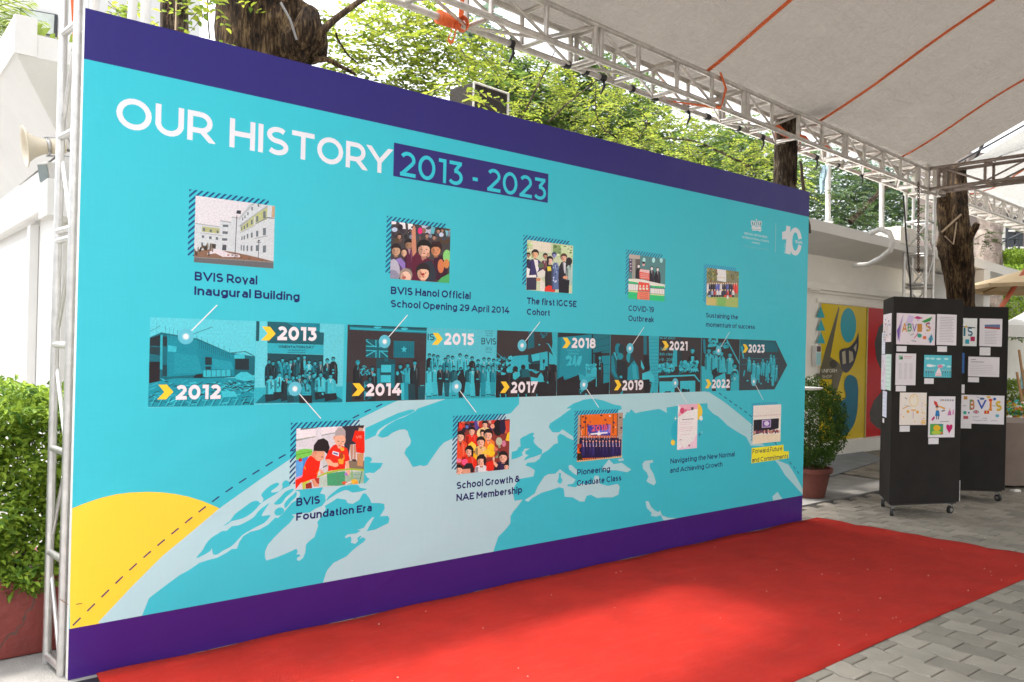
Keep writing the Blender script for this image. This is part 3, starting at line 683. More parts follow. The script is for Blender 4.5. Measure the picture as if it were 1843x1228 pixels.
# child right
shp('f0301c',660,670,720,530,800,440,860,420,960,450,1040,500,1085,690,1010,720,1000,840,850,860,710,880,720,700)
shp('f6be9a',660,680,740,680,800,740,880,740,890,790,840,810,720,780);shp('f6be9a',1005,715,1065,710,1080,880,1060,950,1030,940)
oval('f2bea0',915,340,95,125,16);shp('b6b0b0',825,300,835,200,880,145,960,140,1005,190,1010,290,960,270,860,280);oval('d8d0d0',905,125,26,16,8);oval('eeb090',815,310,18,32,8)
oval('4a3430',890,372,20,7,6);oval('4a3430',965,378,18,7,6);oval('c85c58',910,440,26,9,6);oval('dc9a80',930,410,14,16,6);shp('f0b090',870,450,940,460,930,500,880,490)
shp('f0f0ff',795,535,900,565,890,630,780,590);shp('4a5a8a',805,560,880,580,876,605,800,582)
oval('f8b838',955,505,34,34);shp('f8b43c',880,680,980,650,970,760,900,760);seg('f8a838',980,600,985,680,14);oval('b04c20',940,620,30,60,8)
# child left
shp('f42c16',290,830,340,700,400,620,470,620,580,710,570,800,520,1000,400,1030,360,1060,250,1080,160,1190,155,1030,270,980)
shp('e6a482',430,1030,500,1010,560,1140,470,1150);shp('eaa888',580,840,620,880,665,920,630,960,580,920)
oval('eab08e',560,600,95,110,14);shp('e6a684',440,560,520,540,500,670,420,620);shp('2a2426',460,560,470,440,540,345,640,320,710,370,740,480,700,590,640,540,560,540,480,540);oval('e09a7c',490,570,30,38,8);oval('40302c',610,640,20,8,6);oval('d88a7c',585,690,20,9,6)
seg('f8a838',310,800,325,850,14);seg('f6a42c',520,930,570,850,16)
shp('4cae7c',690,920,1000,880,1000,1130,700,1130);shp('bcd8cc',560,980,690,960,700,1140,560,1150);shp('a0c8b0',1000,900,1330,880,1325,1100,1000,1110)
shp('a8d040',520,970,700,890,900,850,1100,830,1330,850,1330,880,1100,860,900,880,700,925,530,990);shp('c8d84c',270,1080,400,1030,410,1050,330,1100,320,1190,280,1190);shp('9c3428',330,1100,430,1060,440,1170,330,1180)
shp('b83c30',480,1010,560,990,560,1110,520,1080) ;oval('b884e0',1030,930,44,26);oval('f4ba98',1060,900,26,50,8)
seg('8cc860',1115,860,1120,1080,18);seg('3c8c5c',1290,880,1240,1100,14);seg('6c8c70',860,890,890,1120,8);oval('f0c83c',1160,1060,60,46);oval('e4603c',990,1080,46,26);shp('f0e8e8',1000,1090,1100,1050,1110,1070,1020,1110);oval('f8a848',1190,1080,36,26);seg('7aa0a0',1140,940,1280,930,8);seg('7aa0a0',1140,1000,1250,1000,8)
# 7 growth
gain=1.05
inset(7,(810,740,10.235),(140,195),(1095,155),(1085,1075),(115,1160),(55,90),1025,1080,'photograph of crowd of children in red and yellow')
ground_tone('8a3a34')
for i in range(26): oval(rnd.choice(['2b2430','c83a28','3c2c5c','e07048','1f1c22','d4b0a0']),rnd.randint(140,1090),rnd.randint(190,360),rnd.randint(30,60),rnd.randint(30,70),8)
shp('e8402c',170,200,240,280,220,340,160,300);oval('5a78c0',310,290,30,30);shp('5a4ca0',440,190,500,185,520,330,460,340)
def kid(x,y,r,sh,f=2,w=3.2,h=3.4,skin='f0c0a4'):
    torso(x,y+r*.9,r*w,r*h,sh);head(x,y,r,skin,'241e20',f)
oval('f6e2a0',560,420,70,100);kid(640,250,54,'f4dc90',2);kid(400,370,62,'e4301c',2,3.6)
oval('1f1b22',880,310,90,150,14);oval('2a2040',970,280,60,150,12);oval('b8c4a8',900,560,60,80);oval('d0809c',990,600,40,60);oval('e8a88c',780,280,40,44)
kid(600,410,52,'f0c030',1);shp('f8d02c',1020,540,1060,390,1095,370,1095,560);shp('d04834',1010,200,1090,170,1095,380,1040,420)
kid(700,440,84,'f08030',2,2.8,4);kid(190,470,76,'e8502c',2,3.2,5.5)
shp('fad84c',330,620,400,560,470,620,490,700,400,760);kid(565,570,78,'e8c47c',2,2.6,3)
oval('f8cc20',755,720,78,120,12);shp('fad040',560,780,640,720,740,700,740,820,680,800);kid(350,740,74,'e0301c',2,3.6,3.4);shp('231c1e',290,700,320,640,380,630,430,700,420,840,390,840,390,720,320,700)
for i in range(8): oval(rnd.choice(['f0c8a8','c8b878','4c5a58','d87c60','88a078']),rnd.randint(820,930),rnd.randint(620,880),26,26,7)
shp('f8bc20',430,760,500,820,480,900,420,840);kid(575,920,86,'dfe8ec',2,2.6,2.2);shp('221c20',495,900,540,800,620,790,655,880,650,960,620,1000,610,880,520,880)
shp('e02c1c',670,950,800,900,800,1100,660,1100);shp('2c2430',800,1090,870,930,1000,990,1000,1090);kid(975,850,84,'3a2c54',2,2.2,2);shp('1e1c22',1000,980,1090,840,1095,980)
kid(1035,1020,50,'d0a890',2);oval('f05c8c',270,940,60,60,10);oval('e87c9c',160,910,50,40);kid(165,1080,70,'f0d0c0',2);shp('28262c',240,1040,300,960,400,960,440,1060,420,1130,230,1100);shp('dca488',220,1070,370,1060,370,1150,220,1150);oval('f2c4a4',800,880,20,44,8);shp('eeb898',790,900,880,990,850,1040,800,980)
# 8 graduates
gain=1.15
inset(8,(1025,730,11.16),(165,190),(1070,150),(1050,1040),(150,1135),(100,110),970,1060,'photograph of graduates in navy gowns on a hall stage')
ground_tone('d86a20');shp('a89884',165,190,220,190,210,780,150,780);shp('a08e80',970,155,1070,150,1055,640,960,600);shp('8c4014',215,190,235,190,230,600,215,600);shp('8c4014',310,190,330,190,325,600,305,600);shp('8c4014',865,170,885,170,885,560,860,560);shp('7a3a18',950,165,968,165,965,600,948,600)
for y in range(240,760,40): seg('8c7c6c',165,y,212,y,5);seg('887868',970,y-20,1060,y-22,5)
shp('3c3c98',360,400,830,380,820,600,360,600);shp('5c6cd0',540,500,780,480,780,560,560,590);shp('a478b8',780,390,830,385,820,560,780,540)
texts.append(None)
for i in range(22): oval(rnd.choice(['4c2a50','702844','2c2040','8c3a60','3c1c30']),rnd.choice([rnd.randint(215,420),rnd.randint(520,760),rnd.randint(860,1050)]),rnd.randint(200,470),rnd.randint(14,28),rnd.randint(14,24),6)
oval('f4e4e8',810,210,18,18);oval('f0c0a0',925,435,12,12);oval('f0a848',262,475,14,14)
shp('f8f4ff',430,560,760,530,760,560,430,590);oval('ffffff',590,570,40,34);oval('f0f0ff',590,570,16,80,8)
shp('a09c98',960,600,1060,560,1050,1040,960,1000)
for i in range(15):
    x=230+i*52;torso(x,640,70,300,'1f1c40');head(x,625,18,'d89c90','201828',0)
shp('241c48',215,700,1040,680,1030,1030,220,1060);shp('2c2418',150,960,250,960,250,1110,150,1110);shp('a04028',155,770,240,770,230,850,155,860)
for i in range(12):
    x=270+i*66;torso(x,740,64,260,rnd.choice(['2a2058','221a4a','30286a']));head(x,710+ (i%2)*12,20,'dca090','1c1624',0);seg('c8c0d8',x,750,x+4,820,10);oval('d8a8a0',x+rnd.randint(-8,8),820,12,9,6)
seg('d8a090',230,490,240,600,14);seg('d8a090',375,530,400,620,14);seg('d8a090',420,560,410,640,12)
shp('c8ae84',150,1100,400,1080,700,1050,1050,1000,1050,1060,150,1140)
for i in range(20): oval(rnd.choice(['2c2030','7c5c40','1e1824']),170+i*44,1100-i*4.6,14,14,6)
gain=1
# 9 certificate
gain=1.2
begin('certificate_decoration','teal and yellow discs behind the certificate');zone(1080,680,3.8375)
oval('22a0b4',560,375,70,95,24);oval('f4b83c',672,235,34,57,20);oval('f4b83c',503,448,15,20,12);oval('c4e4e8',697,280,12,17,10)
seg('ffffff',511,282,530,280,4);seg('ffffff',520,270,520,294,4);shp('2c2f78',690,372,678,398,688,396,680,418,696,390,686,391);oval('8ab8c8',703,376,5,5,6)
r=rectof((538,190),(675,178),(668,487),(531,498));begin('photo_print','pink and white certificate sheet');clip=r;rects[9]=r
ground_tone('f0dde4');shp('d8a4b4',531,270,560,215,538,185,675,175,675,215,600,225,555,265);shp('e8bccc',531,420,570,470,531,505,668,490,672,380,640,440,580,490)
oval('c04870',567,228,17,22);oval('c85c80',592,228,8,12);shp('58484c',628,205,645,202,645,222,628,224);seg('d070a0',600,226,625,222,8);shp('faf4f6',545,270,600,228,655,222,662,350,640,420,580,470,545,440,545,400)
seg('8c8088',565,290,645,284,5)
for y in (312,325,345,357,370,395): seg('c8b4bc',552,y,640-(y%3)*9,y-6,3)
seg('a09098',548,430,565,428,5);oval('9c6c80',615,468,8,8,6)
begin('yellow_caption_block','');shp('f7cf2e',1047,486,1267,463,1267,508,1304,508,1302,556,1044,592)
inset(10,(1080,680,3.8375),(1058,193),(1250,184),(1245,437),(1052,462),(1047,175),1226,440,'photograph of an assembly in a pale hall','2f78a4')
ground_tone('e4d4cc');shp('dccfc8',1058,193,1250,184,1250,270,1058,280);shp('c8bcb8',1060,262,1250,250,1250,258,1060,270)
for x in range(1070,1245,18): seg('cfc2bc',x,200,x+8,275,2)
shp('201c28',1060,292,1235,280,1232,350,1058,395);shp('b8a8c8',1118,292,1180,288,1178,342,1116,346);shp('6c4c98',1123,298,1175,294,1174,337,1121,340);oval('c8c0dc',1150,316,18,17,8)
for i in range(22): oval(rnd.choice(['8c4c48','5c3c54','a87c70','c09488','703848']),1062+i*8.2,378-i*.5+rnd.randint(-6,6),6,12,6)
shp('e6c9b0',1055,398,1248,384,1245,440,1052,465)
gain=1.0
# ---------- timeline
tz0=mm(0,0)
zone(0,0,1)
TZt=np.mean([mm(270,567)[1],mm(624,583)[1],mm(900,596)[1],mm(1331,613)[1]]);TZb=np.mean([mm(267,731)[1],mm(624,723)[1],mm(893,716.5)[1],mm(1331,705)[1]])
def duo(k):
    k=max(0,min(1,k)); return lerp('29262c','128ca0',k*2) if k<.5 else lerp('128ca0','44d0e2',k*2-1)
def tl(zn,xa,xb,label):
    global clip
    zone(0,0,1);x0=mm(xa,650)[0];x1=mm(xb,650)[0]
    begin('timeline_photo',label);clip=(x0,TZb,x1,TZt);zone(*zn)
def noise(n,x0,y0,x1,y1,rx,ry,ks,seed=1,a=0):
    r=random.Random(seed)
    for i in range(n): oval(duo(r.choice(ks)),r.uniform(x0,x1),r.uniform(y0,y1),rx*r.uniform(.5,1.4),ry*r.uniform(.5,1.4),6,r.uniform(-a,a))
# 2012
tl((265,560,7.015),268.5,459,'teal tinted photograph of a building site');ground_tone('5fd3e3')
shp(duo(.8),35,50,35,330,180,270,480,340,640,350,1360,560,1360,60)
shp('62d8e8',35,50,1400,90,1360,560,1240,510,1040,525,640,350,480,340,230,285,180,265,30,330)
shp(duo(.35),28,335,180,270,640,350,1040,525,1360,575,1355,810,20,930)
shp(duo(.55),250,300,640,370,640,560,700,560,700,800,250,830);shp(duo(.5),640,370,1040,530,1100,560,1100,820,640,820)
shp(duo(.62),340,530,640,560,690,780,340,790);shp(duo(.66),820,600,1060,640,1090,740,820,730)
shp(duo(.05),28,345,165,300,165,450,110,440,28,440);shp(duo(.0),22,640,165,640,155,900,22,915);shp(duo(.08),195,320,250,320,250,450,195,440);shp(duo(.15),195,680,250,680,250,820,190,820)
shp(duo(.12),28,450,165,460,165,560,28,540);shp(duo(.8),165,300,195,300,190,740,160,740);shp(duo(.9),260,430,370,450,365,520,260,510)
shp(duo(.1),730,580,815,585,815,680,730,680);shp(duo(.12),735,700,805,700,805,740,735,740);shp(duo(.08),1110,605,1285,600,1285,745,1110,740);shp(duo(.95),1100,550,1230,540,1230,600,1100,600);seg(duo(.2),1050,530,1240,510,8);seg(duo(.2),1240,510,1355,575,8)
for i in range(16): x=660+i*25;seg(duo(.25),x,360+i*11,x,470+i*9,5)
for i in range(9): x=230+i*50;seg(duo(.35),x,190+i*16,x,330+i*12,4)
for i in range(7): x=620+i*70;seg(duo(.4),x,290+i*30,x,370+i*28,4)
seg(duo(.3),30,260,165,185,5);seg(duo(.3),560,300,820,200,7);seg(duo(.5),120,150,120,290,3)
shp(duo(.9),710,750,1060,740,1060,820,710,835);
for i in range(6): x=745+i*62;seg(duo(.2),x,735,x,825,8)
shp(duo(.02),575,840,620,800,700,790,700,850);shp(duo(.15),660,840,765,840,765,925,660,925)
shp(duo(.6),15,915,340,850,760,850,1355,840,1350,1200,10,1210)
shp(duo(.98),1110,820,1180,770,1260,770,1350,830,1340,900,1120,860)
noise(130,20,880,1350,1200,60,7,[.1,.2,.35,.9,1,.8,.5],3,.5);noise(60,850,900,1350,1000,46,6,[.05,.1,.9,1,.3],4,.6)
for i in range(14): seg(duo(.95),40+i*95,1200,100+i*95,1090,9);seg(duo(.2),60+i*95,1200,120+i*95,1100,6)
shp(duo(.95),930,1010,1100,1010,1140,1080,950,1090);seg(duo(1),820,1110,1020,900,7)
# 2013
tl((455,565,7.224),459.5,618,'teal tinted staff group photograph below an orientation day screen');ground_tone('66d8e8')
shp(duo(.25),38,68,88,68,80,355,38,355);shp(duo(.3),190,75,875,100,870,240,925,245,920,405,190,380);shp(duo(.5),380,85,875,105,870,230,600,200);shp(duo(.82),190,380,920,408,918,530,190,510);shp(duo(.2),190,512,918,535,915,900,185,900)
shp(duo(.85),25,960,1210,945,1215,1150,20,1165);shp(duo(.4),30,1165,140,1050,1050,1040,1215,1148)
for (x,y,k,h) in [(210,620,.15,.7),(262,640,.12,.7),(335,625,.2,.8),(385,600,.65,.8),(440,640,.5,.8),(492,620,.55,.8),(545,610,.1,.8),(590,575,.3,.75),(670,562,.08,.85),(728,625,.9,.8),(805,640,.45,.8),(880,630,.2,.7),(968,610,.15,.75),(1045,590,.05,.75)]:
    torso(x,y+30,105,290,duo(k));head(x,y,24,duo(h),duo(.05),1)
shp(duo(.9),655,610,690,610,680,730,660,730)
for (x,y,k,pk) in [(235,820,.95,.1),(345,790,.95,.05),(438,810,.1,.1),(520,830,.85,.2),(605,810,.2,.3),(735,770,.4,.1),(790,800,.3,.3),(880,790,.95,.05),(1008,810,.9,.05)]:
    torso(x,y+32,135,230,duo(k));shp(duo(pk),x-80,y+230,x+75,y+220,x+85,y+300,x-70,y+330);head(x,y,27,duo(.8),duo(.04),1)
    if k>.9: seg(duo(.1),x,y+45,x+2,y+160,12)
x,y=675,870;torso(x,y+34,150,210,duo(.75));shp(duo(.03),x-80,y+190,x+90,y+190,x+95,y+290,x-70,y+290);head(x,y,28,duo(.8),duo(.04),1);seg(duo(.05),x,y+50,x+15,y+140,14)
for i in range(4): seg(duo(.45),x-60,y+80+i*28,x+70,y+80+i*28,5)
noise(40,150,700,1100,1060,14,16,[.1,.3,.8,.9],6)
# 2014
tl((615,575,7.925),624,766.5,'teal tinted opening ceremony with two flags');ground_tone('3e383c')
shp(duo(.35),110,60,1215,100,1210,205,110,145);shp(duo(.75),115,110,1210,165,1210,190,115,145);oval(duo(1),512,108,60,22);oval(duo(1),895,130,52,22);seg(duo(.05),160,85,1210,135,10)
shp(duo(.28),345,285,660,300,660,550,345,545)
for a in [((345,300),(460,380),14),((345,525),(470,455),14),((655,535),(560,455),14),((345,290),(380,285),6)]: seg(duo(.95),*a[0],*a[1],a[2]);
seg(duo(.05),365,300,450,368,6);seg(duo(.05),370,530,455,470,5)
for y in (382,444): seg(duo(.95),345,y,660,y+12,13)
for x in (487,540): seg(duo(.95),x,292,x,548,12)
shp(duo(.35),496,292,532,294,532,548,496,548);shp(duo(.3),345,395,660,405,660,445,345,436)
shp(duo(.42),740,305,1035,315,1030,550,738,545)
for i in range(8): seg(duo(.3),750+i*36,320,765+i*34,540,6)
st=[]
for i in range(10):
    a=-math.pi/2+i*math.pi/5;rr_=(46 if i%2==0 else 19);st+=[888+rr_*math.cos(a),428+rr_*1.15*math.sin(a)]
shp(duo(.95),*st)
shp(duo(.2),495,560,765,570,760,980,490,980);shp(duo(.45),700,640,755,640,750,980,700,980);shp(duo(.95),562,650,705,650,700,755,560,755);shp(duo(.95),555,795,700,795,698,900,552,900);shp(duo(.5),505,700,550,700,540,980,495,980);oval(duo(.3),635,575,30,34)
for (x,y,k,h) in [(228,620,.03,.75),(435,705,.05,.7),(835,670,.1,.75),(938,655,.75,.7),(1040,620,.05,.75)]:
    torso(x,y+34,130,270,duo(k));shp(duo(k*.9),x-50,y+290,x+50,y+290,x+45,y+520,x-40,y+520);head(x,y,30,duo(h),duo(.02 if x>300 else .5),1)
seg(duo(.9),1045,665,1035,730,10);seg(duo(.9),235,665,225,720,8)
noise(36,270,660,400,800,16,10,[.8,.95,.6,.2],8,1);shp(duo(.6),870,900,960,900,950,1150,880,1150);shp(duo(.75),380,890,320,890,320,1150,350,1150)
oval(duo(.85),460,790,26,22);oval(duo(.85),795,770,20,30);oval(duo(.8),870,760,40,20,8,.6);shp(duo(.9),840,910,890,910,890,1150,850,1150)
noise(14,340,830,410,1150,22,30,[.1,.3,.6],9);shp(duo(.15),60,900,150,895,150,1170,55,1170);shp(duo(.18),1090,955,1195,955,1195,1150,1090,1150);seg(duo(.8),1120,945,1180,945,12)
for i in range(6): seg(duo(.35),1100+i*16,965,1100+i*16,1140,4)
shp(duo(.15),945,920,1040,920,1050,1150,950,1150)
# 2015
tl((760,580,8.471),767,892.5,'teal tinted group photograph of two rows of people');ground_tone('58cbdc')
shp(duo(.8),50,1080,1130,1060,1120,1170,50,1185)
for (x,y,k) in [(108,510,.02),(172,520,.85),(235,535,.9),(350,575,.5),(392,535,.5),(460,545,.95),(575,510,.95),(672,530,.95),(758,555,.02),(850,600,.5),(940,570,.8),(1015,575,.7),(1088,590,.7)]:
    torso(x,y+34,100,240,duo(k));head(x,y,26,duo(.8),duo(.03),1)
    if k>.8: seg(duo(.1),x,y+45,x,y+130,9)
for (x,y,k,lk) in [(100,705,.98,.98),(190,690,.9,.9),(272,690,.05,.08),(372,700,.15,.3),(475,695,.3,.8),(585,720,.03,.05),(700,690,.3,.85),(765,710,.9,.95),(840,700,.03,.05),(925,700,.5,.6),(1010,680,.95,.95),(1075,690,.5,.7)]:
    shp(duo(lk),x-50,y+180,x+50,y+180,x+40,y+300,x+30,y+430,x-30,y+430,x-40,y+300);torso(x,y+34,98,190,duo(k));head(x,y,26,duo(.8),duo(.03),1);oval(duo(.05),x-14,y+425,16,9,6);oval(duo(.05),x+18,y+425,16,9,6)
    if k<.2: oval(duo(.85),x,y+170,26,10,8)
shp(duo(.03),520,740,620,720,660,900,640,1080,560,1060,540,900);shp(duo(.9),530,800,570,740,580,760,545,820)
# 2017
tl((890,585,9.1),893.3,1002.5,'teal tinted photograph of a dark hall with people at a stage');ground_tone('3d3639')
shp(duo(.85),940,120,1030,125,1020,640,930,430,950,300);shp(duo(.35),560,110,645,110,650,370,540,395)
shp(duo(.85),180,560,330,510,560,490,865,435,880,740,760,740,580,750,380,790,200,780);shp(duo(.2),550,490,745,460,745,640,600,640,550,600);shp(duo(.95),600,490,740,460,740,580,620,600);shp(duo(.05),555,640,745,640,740,750,560,720)
shp(duo(.9),890,440,1020,560,1020,660,890,640);seg(duo(.95),880,310,1020,560,14);seg(duo(.9),850,305,890,315,8);oval(duo(.9),733,325,15,13,8);shp(duo(.05),790,565,825,565,820,625,790,625);seg(duo(.2),805,625,805,740,6);shp(duo(.2),870,430,895,430,890,740,870,740)
shp(duo(.9),590,850,700,870,760,780,830,900,820,950,700,930,600,960);shp(duo(.85),590,745,740,765,680,800);shp(duo(.9),880,890,980,890,900,950,880,1010,850,960)
noise(90,20,520,300,760,22,16,[.05,.9,.3,.8,0,1],11,1);noise(20,760,130,860,220,16,12,[.3,.5,.1],12,1);seg(duo(.8),30,450,200,600,6);seg(duo(.7),20,600,160,520,5)
for (x,y,r,k) in [(160,740,36,.02),(340,720,44,.05),(468,690,38,.25),(850,700,26,.05),(965,690,44,.0)]:
    torso(x,y+r*.7,r*3.6,r*8,duo(k if k<.2 else .2));oval(duo(0),x,y,r,r*1.1)
shp(duo(.9),300,790,410,760,420,830,340,900,300,880);shp(duo(.95),100,770,190,790,160,820,110,825);shp(duo(.3),440,720,560,730,590,860,450,850)
oval(duo(0),790,1060,130,130,14);oval(duo(.0),960,1050,110,140);shp(duo(0),360,880,560,850,600,1190,360,1190);shp(duo(.0),20,820,200,820,220,1190,20,1190)
for x in (385,515,180,90,690): seg(duo(.8),x,1130,x+6,1190,16)
# 2018
tl((1000,590,9.7),1003,1097.5,'teal tinted photograph of speaker at a graduation ceremony');ground_tone('3a3639')
shp(duo(.5),30,80,640,120,620,900,550,940,30,900);shp(duo(.6),100,160,620,180,600,860,400,900,60,860);shp(duo(.05),30,80,640,110,400,140,30,170)
shp(duo(.4),650,110,950,120,950,440,650,450);shp(duo(.55),805,490,950,480,930,950,800,980);
for y in (200,330,420): seg(duo(.15),655,y+30,945,y-40,6)
for y in (490,650,805): seg(duo(.15),805,y,945,y-6,6)
shp(duo(.0),650,440,800,420,800,980,650,990);shp(duo(.35),655,460,685,460,680,700,655,700);seg(duo(.02),640,110,640,640,22)
shp(duo(.0),30,900,60,880,130,840,150,920,380,830,410,810,420,920,540,940,720,1000,950,960,950,1190,20,1195)
shp(duo(.85),525,715,750,705,745,860,525,860);shp(duo(.8),400,790,530,860,720,870,560,960,420,920);seg(duo(.9),710,870,708,1030,14)
for y in (725,745,768,790): seg(duo(.15),545,y,615,y,9)
noise(30,530,640,690,720,22,20,[.9,1,.7],14,1);torso(775,570,110,420,duo(.02));head(770,530,26,duo(.85),duo(.3),0);seg(duo(.9),775,570,765,660,12);oval(duo(.9),770,710,18,22,8);seg(duo(1),790,610,800,600,10)
shp(duo(.92),170,665,200,640,250,570,240,540,190,560,170,520,210,480,260,490,290,540,260,620,290,640,320,490,350,480,350,660,380,560,400,500,460,490,450,560,430,640,400,670,370,640,350,690,330,640,250,660)
oval(duo(.5),450,1090,40,40);noise(12,410,1050,490,1150,14,14,[.2,.8,.9],15,1);oval(duo(.8),530,1170,18,26,8)
# 2019
tl((1000,590,9.7),1098,1184.5,'teal tinted photograph of people greeting each other');ground_tone('40373a')
shp(duo(.8),1625,140,1810,150,1800,1160,1700,1160,1640,700);shp(duo(.4),1535,140,1590,140,1590,470,1535,470)
for i in range(14): seg(duo(.65),1640,200+i*60,1800,200+i*60,12)
shp(duo(.3),970,480,1020,420,1080,600,1060,780,1110,890,1060,940,970,800);shp(duo(.5),975,500,1010,480,1040,760,1090,880,1040,860,970,760);shp(duo(.05),1070,560,1240,600,1260,900,1140,940,1060,790)
oval(duo(.5),1090,370,56,100,12);oval(duo(.12),1145,380,50,90,12);oval(duo(.6),1125,500,56,60,12);shp(duo(.9),1010,430,1040,430,1080,570,1060,560)
oval(duo(.7),1280,520,46,90,12);shp(duo(.2),1310,440,1370,560,1320,640,1280,640);shp(duo(.6),1260,700,1370,570,1440,680,1460,900,1250,920);shp(duo(.8),1330,640,1400,640,1430,900,1350,900);oval(duo(.85),1140,860,26,26,8);shp(duo(.7),1110,1160,1180,1090,1170,1160)
shp(duo(.0),1540,480,1620,480,1650,720,1580,770,1530,640);shp(duo(.95),1490,560,1550,700,1530,740,1490,680);shp(duo(.98),1510,800,1650,750,1720,850,1720,950,1640,940,1630,900,1510,910);shp(duo(.0),1530,910,1640,910,1640,1160,1550,1160);shp(duo(.85),1680,960,1730,960,1680,1150,1640,1160)
# 2021
tl((1180,595,7.522),1185,1261.5,'teal tinted photograph of a desk with flowers');ground_tone('3c3639')
shp(duo(.12),280,120,350,120,350,400,290,400);torso(500,330,110,160,duo(.0));head(498,270,34,duo(.85),duo(.1),1);shp(duo(.95),480,350,520,350,510,440,480,440);shp(duo(.8),240,260,290,260,290,490,220,490)
noise(70,45,450,250,560,22,22,[.95,1,.8,.6,.3],16,1);noise(80,330,420,560,560,22,22,[.95,1,.8,.6,.3],17,1);noise(16,40,560,570,590,20,12,[.1,.3],18)
shp(duo(.95),40,615,530,595,600,690,590,700,520,615,40,640);shp(duo(.98),50,690,255,690,255,850,50,850);shp(duo(.95),330,685,535,680,535,850,330,845);noise(14,360,780,470,850,16,20,[.05,.2],19);noise(8,120,830,240,850,16,12,[.1],20);seg(duo(.7),40,650,20,840,8)
# 2022
tl((1180,595,7.522),1262,1330.5,'teal tinted photograph of cheering students');ground_tone('3c383c')
shp(duo(.85),620,480,700,500,780,620,760,830,620,830);shp(duo(.85),680,330,760,320,780,520,740,600,680,480);noise(22,720,110,830,210,16,26,[.9,.8,.95],21,1);noise(26,830,170,980,240,20,22,[.8,.6,.9,.2],22,1)
for (x,y) in [(720,270),(795,290),(890,310),(1005,330),(1070,480),(1070,590)]: torso(x,y+40,100,220,duo(.85));head(x,y,32,duo(.8),duo(.05),1)
shp(duo(.9),800,640,940,570,960,830,820,830);shp(duo(.05),760,540,830,500,830,600,780,640);seg(duo(.9),960,120,1135,450,14);seg(duo(.8),1135,450,1130,820,10);seg(duo(.9),880,500,930,400,20);seg(duo(.9),950,560,910,400,18);shp(duo(.85),1020,700,1100,660,1130,760,1130,830,1010,830)
shp(duo(.5),640,120,670,120,680,330,650,300)
# 2023
zone(0,0,1);x0=mm(1331,650)[0];x1=mm(1395,650)[0];x2=mm(1417,652)[0]
begin('timeline_photo','teal tinted arrow shaped photograph of students on steps')
mid=(TZt+TZb)/2
emit('3f4a52',[(x0,TZb),(x1,TZb),(x2,mid),(x1,TZt),(x0,TZt)]);clip=(x0,TZb,x1+.04,TZt);zone(1180,595,7.522)
shp(duo(.35),1140,130,1610,150,1680,290,1140,290);seg(duo(.5),1150,460,1760,470,5);seg(duo(.5),1200,380,1720,380,5)
for (x,y,s) in [(1265,370,.7),(1330,420,.9),(1385,450,.9),(1450,400,.8),(1510,420,1),(1585,440,.9),(1640,480,.8),(1560,340,.5),(1600,350,.5),(1690,520,.7)]:
    torso(x,y+20,70*s,140*s,duo(.85));head(x,y,17,duo(.8),duo(.1),0);shp(duo(.8),x-26,y+150*s,x+22,y+150*s,x+20,y+270*s,x+4,y+270*s,x,y+190*s,x-14,y+270*s,x-24,y+260*s)
shp(duo(.9),1290,600,1340,570,1360,700,1320,740,1290,680);shp(duo(.9),1565,600,1610,600,1600,750,1570,750);seg(duo(.8),1165,210,1190,380,20);seg(duo(.8),1205,540,1190,620,18);noise(20,1200,600,1650,720,10,12,[.7,.9,.2],24,1)
clip=None
# chevrons, markers
begin('chevron','yellow chevrons before each year')
YC='ffd83c'
def chev(zn,x0,x1,yt,yb):
    zone(*zn);a=mm(x0,yb);b=mm(x1,(yt+yb)/2);t=mm(x0,yt);w=b[0]-a[0];z0=a[1];z1=t[1];mz=(z0+z1)/2
    emit(YC,[(a[0],z0),(a[0]+w*.55,z0),(a[0]+w,mz),(a[0]+w*.58,z1),(a[0]+w*.04,z1),(a[0]+w*.43,mz)])
Y=[('2012',(265,560,7.015),(355,1117),(355,930),(925,1112),125,328),('2013',(455,565,7.224),(315,345),(315,163),(830,352),108,298),('2014',(615,575,7.925),(340,1093),(340,912),(850,1088),142,325),('2015',(760,580,8.471),(328,345),(328,163),(787,352),148,310),('2017',(890,585,9.1),(262,1115),(262,928),(697,1110),90,245),('2018',(1000,590,9.7),(275,355),(275,173),(695,362),115,262),('2019',(1000,590,9.7),(1157,1093),(1157,915),(1528,1090),1017,1147),('2021',(1180,595,7.522),(182,268),(182,142),(430,272),80,180),('2022',(1180,595,7.522),(757,783),(757,662),(1003,778),670,753),('2023',(1180,595,7.522),(1253,300),(1253,185),(1475,304),1175,1252)]
for s,zn,bl,tl_,br,c0,c1 in Y: chev(zn,c0,c1,tl_[1],bl[1])
begin('marker','round markers and pointer lines joining photographs to the timeline')
def mark(zn,c,zn2,e):
    zone(*zn);a=np.array(mm(*c));zone(*zn2);b=np.array(mm(*e));d=(b-a)/np.linalg.norm(b-a);n=np.array([-d[1],d[0]])*.0026
    emit('f0f4f6',[tuple(a+d*.037+n),tuple(b+n),tuple(b-n),tuple(a+d*.04-n)])
    for r_,c_ in ((.038,'62c8de'),(.018,'9adcea'),(.012,'ffffff')): emit(c_,[(a[0]+r_*math.cos(t*math.pi/10),a[1]+r_*math.sin(t*math.pi/10)) for t in range(20)])
z1=(240,330,3.07);z2=(600,370,3.07);z3=(880,400,3.41);z4=(1160,360,3.232);z5=(380,700,3.07)
mark(z1,(290,847),z1,(463,673));mark(z1,(892,1136),z5,(605,163));mark(z2,(283,752),z2,(410,605));mark(z2,(680,1000),z2,(788,1143));mark(z3,(203,757),z3,(313,612));mark(z3,(582,998),z3,(673,1137));mark(z3,(865,775),z3,(952,645));mark(z3,(1142,988),z3,(1215,1112));mark(z4,(430,877),z4,(495,768));mark(z4,(635,1057),z4,(690,1163))
